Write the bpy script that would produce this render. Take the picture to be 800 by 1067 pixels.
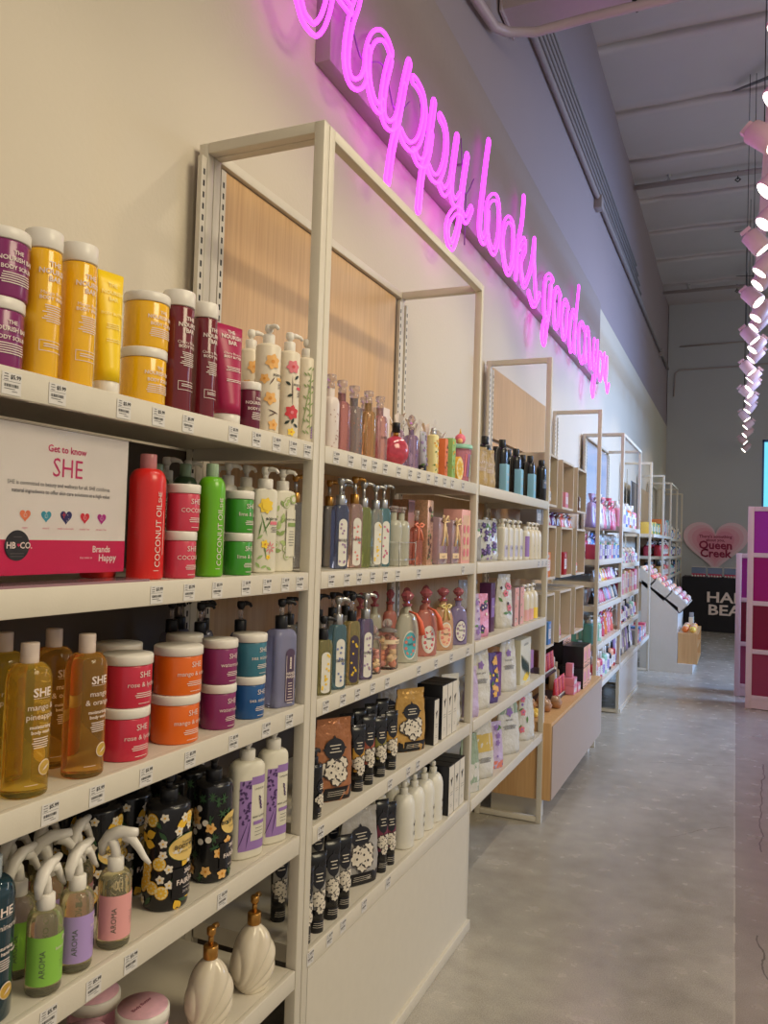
import bpy, bmesh, math, random
from mathutils import Vector, Matrix
PI = math.pi
R = random.Random(7)
sc = bpy.context.scene
col = sc.collection
for o in list(bpy.data.objects): bpy.data.objects.remove(o)

# ---------------------------------------------------------------- camera
cam_d = bpy.data.cameras.new('camera'); cam = bpy.data.objects.new('camera', cam_d); col.objects.link(cam)
YAW, PIT, ROL = math.radians(23.604), math.radians(1.802), math.radians(1.792)
_f0 = Vector((-math.sin(YAW), math.cos(YAW), 0)); _r0 = Vector((math.cos(YAW), math.sin(YAW), 0)); _u0 = Vector((0, 0, 1))
_f = _f0*math.cos(PIT)+_u0*math.sin(PIT); _u = _u0*math.cos(PIT)-_f0*math.sin(PIT)
_r = _r0*math.cos(ROL)+_u*math.sin(ROL); _u2 = _u*math.cos(ROL)-_r0*math.sin(ROL)
cam.matrix_world = Matrix(((_r.x, _u2.x, -_f.x, .87), (_r.y, _u2.y, -_f.y, 0), (_r.z, _u2.z, -_f.z, 1.4094), (0, 0, 0, 1)))
cam_d.sensor_fit = 'VERTICAL'; cam_d.sensor_height = 36; cam_d.lens = 36*838.7/1067
cam_d.clip_start = .02
sc.camera = cam
# ---------------------------------------------------------------- world, exposure, large lights
w = bpy.data.worlds.new('world'); sc.world = w; w.use_nodes = True
w.node_tree.nodes['Background'].inputs[0].default_value = (1, .93, .88, 1)
w.node_tree.nodes['Background'].inputs[1].default_value = .40
vs = sc.view_settings; vs.view_transform = 'Standard'; vs.look = 'None'; vs.gamma = 1; vs.use_curve_mapping = False; vs.exposure = 0.12
def area(name, loc, target, sx, sy, power, color):
    l = bpy.data.lights.new(name, 'AREA'); l.shape = 'RECTANGLE'; l.size = sx; l.size_y = sy; l.energy = power; l.color = color
    o = bpy.data.objects.new(name, l); col.objects.link(o); o.location = loc
    o.rotation_euler = (Vector(target)-Vector(loc)).to_track_quat('-Z', 'Y').to_euler(); return o
area('assumed_blue_fill', (6.5, 9.0, 2.9), (-.3, 8.2, 1.2), 3.0, .9, 165, (.24, .48, 1)).data.spread = math.radians(80)  # assumed blue area light for the cool wall tint, no window stands behind it
area('store_fill_light', (3.3, 1.2, 3.35), (1.6, 1.5, 0), 1.6, 1.6, 74, (1, .86, .58))  # added warm area fill for the near bays, no fixture in view
area('aisle_fill_light', (3.8, 8.0, 3.35), (2.2, 8.0, 0), 1.6, 5, 84, (1, .90, .78))  # added soft fill along the aisle, stands for no visible lamp
HEAD_W = 16.0

# ---------------------------------------------------------------- materials
MATS = {}
def M(name, c, rough=.45, trans=0, metal=0, emit=None, es=1, var=.04, vs_=30, bump=0, bs=60, ior=1.45, coat=0, alpha=1, sss=0):
    if name in MATS: return MATS[name]
    m = bpy.data.materials.new(name); m.use_nodes = True; nt = m.node_tree; b = nt.nodes['Principled BSDF']
    b.inputs['Roughness'].default_value = rough; b.inputs['Metallic'].default_value = metal
    b.inputs['Transmission Weight'].default_value = trans; b.inputs['IOR'].default_value = ior
    b.inputs['Coat Weight'].default_value = coat; b.inputs['Alpha'].default_value = alpha
    tc = nt.nodes.new('ShaderNodeTexCoord'); n = nt.nodes.new('ShaderNodeTexNoise'); n.inputs['Scale'].default_value = vs_; n.inputs['Detail'].default_value = 3
    nt.links.new(tc.outputs['Object'], n.inputs['Vector'])
    mx = nt.nodes.new('ShaderNodeMix'); mx.data_type = 'RGBA'; mx.blend_type = 'MIX'
    nt.links.new(n.outputs['Fac'], mx.inputs['Factor'])
    mx.inputs['A'].default_value = tuple(max(0, x*(1-var)) for x in c)+(1,); mx.inputs['B'].default_value = tuple(min(1, x*(1+var)) for x in c)+(1,)
    nt.links.new(mx.outputs['Result'], b.inputs['Base Color'])
    if emit: b.inputs['Emission Color'].default_value = (*emit, 1); b.inputs['Emission Strength'].default_value = es
    if bump:
        bn = nt.nodes.new('ShaderNodeBump'); bn.inputs['Strength'].default_value = bump; bn.inputs['Distance'].default_value = .01
        n2 = nt.nodes.new('ShaderNodeTexNoise'); n2.inputs['Scale'].default_value = bs; n2.inputs['Detail'].default_value = 6
        nt.links.new(tc.outputs['Object'], n2.inputs['Vector']); nt.links.new(n2.outputs['Fac'], bn.inputs['Height']); nt.links.new(bn.outputs['Normal'], b.inputs['Normal'])
    MATS[name] = m; return m
def C(c, rough=.4, **k):          # quick material keyed by colour
    return M('col_%d_%d_%d_%d_%s' % (c[0]*255, c[1]*255, c[2]*255, rough*100, '_'.join('%s%s' % (a, b) for a, b in sorted(k.items()))), c, rough, **k)
def L(r, g, b):                   # sRGB 0-255 -> linear
    f = lambda v: (v/255/12.92) if v <= 10 else ((v/255+.055)/1.055)**2.4
    return (f(r), f(g), f(b))
def wood(name, c1, c2, scale=1):
    m = bpy.data.materials.new(name); m.use_nodes = True; nt = m.node_tree; b = nt.nodes['Principled BSDF']; b.inputs['Roughness'].default_value = .40
    tc = nt.nodes.new('ShaderNodeTexCoord'); mp = nt.nodes.new('ShaderNodeMapping'); mp.inputs['Scale'].default_value = (60*scale, 60*scale, 2*scale)
    n = nt.nodes.new('ShaderNodeTexNoise'); n.inputs['Scale'].default_value = 1.6; n.inputs['Detail'].default_value = 6; n.inputs['Distortion'].default_value = .6
    r = nt.nodes.new('ShaderNodeValToRGB'); r.color_ramp.elements[0].color = (*c1, 1); r.color_ramp.elements[1].color = (*c2, 1)
    r.color_ramp.elements[0].position = .3; r.color_ramp.elements[1].position = .7
    nt.links.new(tc.outputs['Object'], mp.inputs[0]); nt.links.new(mp.outputs[0], n.inputs['Vector']); nt.links.new(n.outputs['Fac'], r.inputs[0]); nt.links.new(r.outputs[0], b.inputs['Base Color'])
    MATS[name] = m; return m
WHITE = M('white_powder_coat', L(214, 206, 188), .42, bump=.03, bs=300)
FRAMEM = M('cream_frame_metal', L(212, 204, 186), .4, bump=.03, bs=300)
OAK = wood('oak_veneer', L(186, 146, 98), L(206, 168, 118))
OAK2 = wood('oak_laminate', L(196, 150, 96), L(212, 170, 116))
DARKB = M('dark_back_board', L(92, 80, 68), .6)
BLACK = M('black', (.012, .012, .014), .35); PAPER = M('paper', L(214, 210, 204), .6); INK = M('ink', (.03, .03, .03), .6)
SLOT = M('slot_dark', (.02, .02, .02), .7)
CAPW = M('white_plastic', L(228, 222, 210), .32, var=.02); CAPC = M('frosted_cap', L(214, 196, 182), .3, var=.03)
GOLD = M('brushed_gold', L(190, 140, 72), .3, metal=.9); SILV = M('silver_metal', L(190, 190, 188), .28, metal=.8); CHR = M('clear_crystal', L(238, 226, 222), .08, trans=.75)
TXTW = M('white_print', L(228, 212, 202), .5); CLEAR = M('clear_acrylic', (.95, .95, .96), .03, trans=1, ior=1.2)

# ---------------------------------------------------------------- mesh building
class MB:
    def __init__(s): s.v = []; s.f = []; s.m = []; s.sm = []; s.mats = []
    def mi(s, mat):
        if mat not in s.mats: s.mats.append(mat)
        return s.mats.index(mat)
    def add(s, vs, fs, mat, smooth=False):
        b = len(s.v); s.v += [tuple(p) for p in vs]; k = s.mi(mat)
        for f in fs: s.f.append(tuple(i+b for i in f)); s.m.append(k); s.sm.append(smooth)
        return s
    def box(s, x0, x1, y0, y1, z0, z1, mat, bev=0):
        if bev:
            bm = bmesh.new(); bmesh.ops.create_cube(bm, size=1)
            for v in bm.verts: v.co = ((x0+x1)/2+v.co.x*(x1-x0), (y0+y1)/2+v.co.y*(y1-y0), (z0+z1)/2+v.co.z*(z1-z0))
            bmesh.ops.bevel(bm, geom=bm.edges[:], offset=bev, segments=2, affect='EDGES', profile=.5); bm.verts.index_update()
            s.add([v.co[:] for v in bm.verts], [[v.index for v in f.verts] for f in bm.faces], mat, True); bm.free(); return s
        v = [(x, y, z) for z in (z0, z1) for y in (y0, y1) for x in (x0, x1)]
        return s.add(v, [(0, 2, 3, 1), (4, 5, 7, 6), (0, 1, 5, 4), (2, 6, 7, 3), (0, 4, 6, 2), (1, 3, 7, 5)], mat)
    def shape(s, prof, mat, n=2, seg=28, cx=0, cy=0, z0=0, jit=0, rot=0, smooth=True):
        vs = []; e = 2/n
        for (z, a, b) in prof:
            for i in range(seg):
                t = 2*PI*(i+.5*0)/seg; c, q = math.cos(t), math.sin(t)
                x = a*math.copysign(abs(c)**e, c); y = b*math.copysign(abs(q)**e, q)
                if jit: x += R.uniform(-jit, jit); y += R.uniform(-jit, jit)*.6
                if rot: x, y = x*math.cos(rot)-y*math.sin(rot), x*math.sin(rot)+y*math.cos(rot)
                vs.append((cx+x, cy+y, z0+z))
        fs = []
        for k in range(len(prof)-1):
            for i in range(seg):
                j = (i+1) % seg; fs.append((k*seg+i, k*seg+j, (k+1)*seg+j, (k+1)*seg+i))
        fs.append(tuple(range(seg-1, -1, -1))); fs.append(tuple((len(prof)-1)*seg+i for i in range(seg)))
        return s.add(vs, fs, mat, smooth)
    def lathe(s, pr, mat, seg=24, cx=0, cy=0, z0=0, smooth=True): return s.shape([(z, r, r) for r, z in pr], mat, 2, seg, cx, cy, z0, smooth=smooth)
    def tube(s, pts, r, mat, seg=8, flat=1, closed=False, side=(0, 1, 0)):
        pts = [Vector(p) for p in pts]; n = len(pts); rs = r if isinstance(r, (list, tuple)) else [r]*n
        vs = []; up = None
        for i, p in enumerate(pts):
            if closed: d = (pts[(i+1) % n]-pts[i-1])
            else: d = pts[min(i+1, n-1)]-pts[max(i-1, 0)]
            d.normalize()
            if up is None:
                sd = Vector(side); up = (sd - d*sd.dot(d))
                if up.length < .1: up = Vector((0, 0, 1))-d*d.z
                if up.length < .1: up = Vector((1, 0, 0))-d*d.x
            else: up = up-d*up.dot(d)
            up.normalize(); w_ = d.cross(up)
            for k in range(seg):
                t = 2*PI*k/seg; vs.append(p+up*(math.cos(t)*rs[i]*flat)+w_*(math.sin(t)*rs[i]))
        fs = []
        for i in range(n if closed else n-1):
            for k in range(seg):
                a = i*seg+k; b = i*seg+(k+1) % seg; c = ((i+1) % n)*seg; fs.append((a, b, c+(k+1) % seg, c+k))
        if not closed: fs += [tuple(range(seg-1, -1, -1)), tuple((n-1)*seg+k for k in range(seg))]
        return s.add(vs, fs, mat, True)
    def ball(s, cx, cy, cz, r, mat, seg=14, sz=1, sx=1, sy=1):
        pr = [(-r*sz*math.cos(PI*k/8), max(r*math.sin(PI*k/8), r*.02)*sx, max(r*math.sin(PI*k/8), r*.02)*sy) for k in range(9)]
        return s.shape(pr, mat, 2, seg, cx, cy, cz)
    def ico(s, cx, cy, cz, r, mat, n=6, jit=.25, sz=.8):   # faceted lump
        bm = bmesh.new(); bmesh.ops.create_icosphere(bm, subdivisions=1, radius=r)
        for v in bm.verts: v.co *= 1+R.uniform(-jit, jit); v.co.z *= sz
        bm.verts.index_update(); s.add([(v.co.x+cx, v.co.y+cy, v.co.z+cz) for v in bm.verts], [[v.index for v in f.verts] for f in bm.faces], mat, True); bm.free(); return s
    def build(s, name, parent=None, data=None):
        me = bpy.data.meshes.new(name); me.from_pydata(s.v, [], s.f)
        for m in s.mats: me.materials.append(m)
        me.polygons.foreach_set('material_index', s.m); me.polygons.foreach_set('use_smooth', s.sm); me.update()
        o = bpy.data.objects.new(name, me); col.objects.link(o)
        if parent: o.parent = parent
        return o
def empty(name, loc=(0, 0, 0), rz=0):
    o = bpy.data.objects.new(name, None); o.empty_display_size = .02; col.objects.link(o); o.location = loc; o.rotation_euler = (0, 0, rz); return o
def tag(o, label, cat, group=None, kind=None):
    o['label'] = label; o['category'] = cat
    if group: o['group'] = group
    if kind: o['kind'] = kind
    return o
def struct(o): o['kind'] = 'structure'; return o
def copy_tree(o, parent=None):
    c = o.copy(); col.objects.link(c)
    if parent: c.parent = parent
    for ch in o.children: copy_tree(ch, c)
    return c

# text as flat polygons
_TX = {}
def textmesh(st, bold=False):
    k = (st, bold)
    if k in _TX: return _TX[k]
    cu = bpy.data.curves.new('t', 'FONT'); cu.body = st; cu.resolution_u = 2; cu.align_x = 'CENTER'; cu.size = 1
    if bold: cu.offset = .022
    o = bpy.data.objects.new('t', cu); col.objects.link(o)
    dg = bpy.context.evaluated_depsgraph_get(); me = o.evaluated_get(dg).to_mesh()
    v = [(p.co.x, p.co.y) for p in me.vertices]; f = [tuple(p.vertices) for p in me.polygons]
    o.evaluated_get(dg).to_mesh_clear(); bpy.data.objects.remove(o); bpy.data.curves.remove(cu)
    _TX[k] = (v, f); return _TX[k]

class Surf:
    """front (+X) surface of a body; u along +Y, v up"""
    def __init__(s, mb, prof=None, n=2, flat=None, eps=.0007, xf=None):
        s.mb = mb; s.p = prof; s.n = n; s.flat = flat; s.eps = eps; s.xf = xf
    def ab(s, v):
        p = s.p
        if v <= p[0][0]: return p[0][1], p[0][2]
        for i in range(len(p)-1):
            if v <= p[i+1][0]:
                t = (v-p[i][0])/max(1e-9, p[i+1][0]-p[i][0]); return p[i][1]+(p[i+1][1]-p[i][1])*t, p[i][2]+(p[i+1][2]-p[i][2])*t
        return p[-1][1], p[-1][2]
    def __call__(s, u, v, e=1):
        e *= s.eps
        if s.flat is not None: q = (s.flat+e, u, v)
        else:
            a, b = s.ab(v)
            if s.n == 2:
                t = u/max(b, 1e-4); q = ((a+e)*math.cos(t), (b+e)*math.sin(t), v)
            else:
                y = max(-.995*b, min(.995*b, u)); q = (a*(1-abs(y/b)**s.n)**(1/s.n)+e, y, v)
        return s.xf(q) if s.xf else q
    def patch(s, u0, u1, v0, v1, mat, n=10, m=2, e=1):
        vs = [s(u0+(u1-u0)*i/n, v0+(v1-v0)*j/m, e) for j in range(m+1) for i in range(n+1)]
        s.mb.add(vs, [(j*(n+1)+i, j*(n+1)+i+1, (j+1)*(n+1)+i+1, (j+1)*(n+1)+i) for j in range(m) for i in range(n)], mat, True)
    def poly(s, cu, cv, pts, mat, e=2):
        vs = [s(cu, cv, e)]+[s(cu+a, cv+b, e) for a, b in pts]; n = len(pts)
        s.mb.add(vs, [(0, 1+i, 1+(i+1) % n) for i in range(n)], mat, True)
    def disc(s, u, v, r, mat, e=2, n=14, sy=1, rot=0):
        s.poly(u, v, [(r*math.cos(t)*math.cos(rot)-r*sy*math.sin(t)*math.sin(rot), r*math.cos(t)*math.sin(rot)+r*sy*math.sin(t)*math.cos(rot)) for t in [2*PI*i/n for i in range(n)]], mat, e)
    def oval(s, u, v, ru, rv, mat, e=2, n=24):
        s.poly(u, v, [(ru*math.cos(2*PI*i/n), rv*math.sin(2*PI*i/n)) for i in range(n)], mat, e)
    def leaf(s, u, v, l, w, a, mat, e=2):
        pts = []
        for i in range(10):
            t = i/10; k = t*2 if t < .5 else 2-t*2; sg = 1 if t < .5 else -1
            x = l*(k-.5); y = sg*w*math.sin(PI*k)*.5
            pts.append((x*math.cos(a)-y*math.sin(a), x*math.sin(a)+y*math.cos(a)))
        s.poly(u, v, pts, mat, e)
    def flower(s, u, v, r, mat, cm, k=5, rot=None, e=0):
        rot = R.uniform(0, 2) if rot is None else rot
        for i in range(k):
            a = rot+2*PI*i/k; s.leaf(u+math.cos(a)*r*.55, v+math.sin(a)*r*.55, r*1.0, r*.78, a, mat, 2+i*.15+e)
        s.disc(u, v, r*.24, cm, 3.2+e, 8)
    def lemon(s, u, v, r):
        s.disc(u, v, r, LEMR, 2); s.disc(u, v, r*.86, LEMW, 2.6)
        for i in range(8):
            a = 2*PI*i/8; s.leaf(u+math.cos(a)*r*.45, v+math.sin(a)*r*.45, r*.68, r*.36, a, LEMY, 3.2)
    def text(s, st, u, v, size, mat, bold=False, vert=False, e=2, sx=1):
        tv, tf = textmesh(st, bold)
        if vert: pts = [s(u-y*size, v+x*size*sx, e) for x, y in tv]
        else: pts = [s(u+x*size*sx, v+y*size, e) for x, y in tv]
        s.mb.add(pts, tf, mat)
    def lines(s, u, v, w, n, dv, h, mat, seed=0, e=2):
        rr = random.Random(seed)
        for k in range(n):
            ww = w*rr.uniform(.6, 1)/2; s.patch(u-ww, u+ww, v-k*dv-h, v-k*dv, mat, 4, 1, e)
LEMR = M('lemon_rind', L(232, 178, 40), .4); LEMW = M('lemon_pith', L(240, 224, 170), .4); LEMY = M('lemon_flesh', L(238, 190, 60), .4)
LEAFG = M('print_leaf_green', L(92, 128, 60), .45); LEAFD = M('print_leaf_dark', L(52, 84, 52), .45)

# ---------------------------------------------------------------- product part builders
def rounded(r, h, k=.006, b=None, neck=None, steps=4):
    """profile rows (z,a,b) of a body with softened foot and shoulder; neck=(r, shoulder_h)"""
    b = b or r; q = b/r; rows = [(0, r-k*.8, (r-k*.8)*q), (k*.4, r-k*.2, b-k*.2), (k, r, b)]
    if neck:
        nr, sh = neck; base = h-sh; rows.append((base, r, b))
        for i in range(1, steps+1):
            t = i/steps*PI/2; rows.append((base+sh*math.sin(t), nr+(r-nr)*math.cos(t)**.8 if i < steps else nr, nr+(b-nr)*math.cos(t)**.8 if i < steps else nr))
    else: rows += [(h-k, r, b), (h-k*.4, r-k*.2, b-k*.2), (h, r-k*.8, (r-k*.8)*q)]
    return rows
def pump_part(root, z, r, ch, ph, cm, sm, hm=None, rot=PI/2, name='pump', reach=.03):
    """collar of height ch, stem and nozzle head reaching total ph above z"""
    hm = hm or cm; m = MB(); m.lathe([(r*.96, 0), (r, .001), (r, ch-.002), (r*.9, ch)], cm, 20, z0=z)
    m.lathe([(r*.38, 0), (r*.38, ph-ch-.012)], sm, 10, z0=z+ch)
    zt = z+ph; hr = min(r*.75, .009)
    m.lathe([(hr*.6, -.018), (hr, -.012), (hr, -.003), (hr*.8, 0)], hm, 14, z0=zt)
    dx, dy = math.cos(rot), math.sin(rot)
    m.tube([(0, 0, zt-.007), (dx*reach*.5, dy*reach*.5, zt-.005), (dx*reach*.85, dy*reach*.85, zt-.007), (dx*reach, dy*reach, zt-.013)], [hr*.75, hr*.6, hr*.45, hr*.4], hm, 8)
    return m.build(name, root)
def cap_part(root, z, r, h, mat, name='cap', ridges=True):
    m = MB(); m.lathe([(r*.97, 0), (r, .001), (r, h-.0015), (r*.96, h)], mat, 28, z0=z)
    if ridges:
        for k in range(3): m.lathe([(r*1.0, 0), (r*1.012, .0004), (r*1.0, .0008)], mat, 28, z0=z+h*.18+k*.0016)
    return m.build(name, root)
def microtext(S, u, v, w, n, mat, seed=1): S.lines(u, v, w, n, .0032, .0013, mat, seed)
def lettering_jar(S, r, h, brand, l1, l2=None, u=0, mat=None):
    mat = mat or TXTW
    S.text(brand, u, h*.72, h*.2, mat); S.text(l1, u, h*.5, h*.16, mat)
    if l2: S.text(l2, u, h*.38, h*.11, mat, True)
    microtext(S, u, h*.36, r*1.1, 3, mat, 3)
    S.patch(u-r*.3, u+r*.3, h*.1, h*.1+.001, mat, 4, 1, 2)
def tub(label, x, y, z, r, h, body, lid, brand='SHE', l1='body', grp=None, lidh=.016, u=.05, cat='jar', nb=False, drip=True):
    root = empty('cream_jar', (x, y, z), -.12); tag(root, label, cat, grp)
    m = MB(); p = rounded(r*.985, h-lidh, .003); m.shape(p, body, 2, 36)
    S = Surf(m, p)
    if nb:                                     # the nourish-bar style block of small lettering
        S.text('THE', u*r, h*.62, .0075, TXTW, True); S.text('NOURISH BAR', u*r, h*.52, .0085, TXTW, True)
        S.text(l1, u*r, h*.4, .0075, TXTW, True); microtext(S, u*r, h*.35, r*1.3, 5, TXTW, 5)
    else: lettering_jar(S, r, h-lidh, brand, l1, None, u*r)
    m.build('body', root)
    lm = MB(); lm.shape([(0, r*1.0, r*1.0), (.0008, r*1.02, r*1.02), (lidh-.002, r*1.02, r*1.02), (lidh, r*.985, r*.985)], lid, 2, 36, z0=h-lidh)
    lm.build('lid', root); return root
def cyl_bottle(label, x, y, z, r, h, body, cap, l1, l2='BODY WASH', grp=None, capf=.13):
    root = empty('body_wash_bottle', (x, y, z), -.3); tag(root, label, 'bottle', grp)
    hb = h*(1-capf); m = MB(); p = rounded(r*.96, hb, .004); m.shape(p, body, 2, 36); S = Surf(m, p); u = r*.25
    S.text('THE', u, hb*.86, .010, TXTW, True); S.text('NOURISH', u, hb*.80, .0105, TXTW, True); S.text('BAR', u, hb*.745, .0105, TXTW, True)
    S.text(l1, u, hb*.64, .007, TXTW); S.text(l2, u, hb*.6, .007, TXTW, True)
    microtext(S, u, hb*.56, r*1.3, 8, TXTW, 9)
    for a, b, c, d in ((-.7, .7, .2, .205), (-.7, .7, .28, .285)): S.patch(u+a*r, u+b*r, hb*c, hb*d, TXTW, 6, 1, 2)
    for a in (-.7, .7): S.patch(u+a*r-.0004, u+a*r+.0004, hb*.2, hb*.285, TXTW, 1, 2, 2)
    microtext(S, u, hb*.26, r, 2, TXTW, 2)
    m.build('body', root); cap_part(root, hb, r, h-hb, cap, ridges=False); return root
def squeeze_tube(label, x, y, z, w, h, body, cap, lines=(), grp=None, rz=-.2, dark=None, name='squeeze_tube', caph=.02, txt=None, flor=None, capr=None):
    root = empty(name, (x, y, z), rz); tag(root, label, 'tube', grp)
    r = capr or w*.40; m = MB(); rows = []
    for k in range(9):
        t = k/8; zz = caph+(h-caph)*t; rows.append((zz, r*(1-t)**.6*(1-t*.15)+.0016, r+(w/2*1.06-r)*t))
    m.shape(rows, body, 2, 28); S = Surf(m, rows, 2.0001); S.n = 2.3; tm = txt or TXTW
    hh = h-caph
    for k, (st, f, sz, bold) in enumerate(lines): S.text(st, 0, caph+hh*f, sz, tm, bold)
    if lines: microtext(S, 0, caph+hh*.52, w*.75, 3, tm, 4); microtext(S, 0, caph+hh*.38, w*.6, 2, tm, 6)
    if flor: flor(S, w, h, caph)
    m.build('body', root); c = MB(); c.lathe([(r*.97, 0), (r, .001), (r, caph-.001), (r*.97, caph)], cap, 24); c.build('cap', root); return root
def flip_bottle(label, x, y, z, w, h, body, cap, art, grp=None, fy=None, clr=None, name='flip_cap_bottle', n=2.6, capf=.115, capr=.22, rz=-.2):
    root = empty(name, (x, y, z), rz); tag(root, label, 'bottle', grp)
    b = w/2; a = (fy or .72)*b; hb = h*(1-capf)
    rows = [(z_, a_, b_) for z_, a_, b_ in rounded(a, hb, .005, b, neck=(w*capr*.9, h*.12), steps=6)]
    m = MB(); m.shape(rows, body, n, 40); S = Surf(m, rows, n); art(S, w, hb); m.build('body', root)
    cap_part(root, hb-.002, w*capr, h-hb+.002, cap); return root
def pump_bottle(label, x, y, z, w, h, body, cm, art, grp=None, fy=.62, n=3, rot=PI/2, sm=None, hm=None, bodyf=.8, cr=.0145, ch=.02, name='pump_bottle', shf=.06, rz=0, cat='pump bottle', clr=False, k=.005):
    root = empty(name, (x, y, z), rz); tag(root, label, cat, grp)
    b = w/2; a = fy*b; hb = h*bodyf; rows = rounded(a, hb, k, b, neck=(cr*.92, h*shf), steps=5)
    m = MB(); m.shape(rows, body, n, 40); S = Surf(m, rows, n)
    if art: art(S, w, hb-h*shf)
    m.build('body', root); pump_part(root, hb-.001, cr, ch, h-hb, cm, sm or cm, hm, rot); return root
def pouch(label, x, y, z, w, h, mats, art=None, grp=None, rz=-.5, d=.045, name='pouch', cat='pouch', clear=False, taper=.1):
    w *= 1.1; root = empty(name, (x, y, z), rz); tag(root, label, cat, grp)
    m = MB(); rows = []
    for k in range(13):
        t = k/12; a = max(.0016, d/2*(1-t**1.6)*(.82+.18*math.sin(PI*min(1, t*3)))); b = w/2*(.93+.07*math.sin(PI*t))*(1-taper*t*t); rows.append((h*t, a, b))
    st = R.getstate(); R.seed(int(x*1e3+y*1e4)); m.shape(rows, mats[0], 2.4, 34, jit=.0024); R.setstate(st)
    S = Surf(m, rows, 2.4, eps=.0012)
    if len(mats) > 1: S.patch(-w*.46, w*.46, .002, h*.17, mats[1], 16, 3, 1.2)
    if art: art(S, w, h)
    m.build('bag', root)
    s2 = MB(); s2.box(-.0022, .0022, -w*.48*(1-taper), w*.48*(1-taper), h-.012, h+.003, mats[0]); s2.build('seal_strip', root); return root
def carton(label, x, y, z, dx, dy, h, side, front, art=None, grp=None, rz=0, name='carton', cat='box', top=None):
    root = empty(name, (x, y, z), rz); tag(root, label, cat, grp)
    m = MB(); m.box(-dx/2, dx/2, -dy/2, dy/2, 0, h, side, bev=.0008); S = Surf(m, flat=dx/2, eps=.0006)
    if front is not side: S.patch(-dy/2*.985, dy/2*.985, h*.008, h*.992, front, 1, 1, 1)
    if art: art(S, dy, h)
    m.build('box', root)
    f = MB(); f.box(-dx/2+.001, dx/2-.001, -dy/2+.001, dy/2-.001, h, h+.0012, top or side); f.build('top_flap', root); return root

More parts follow.
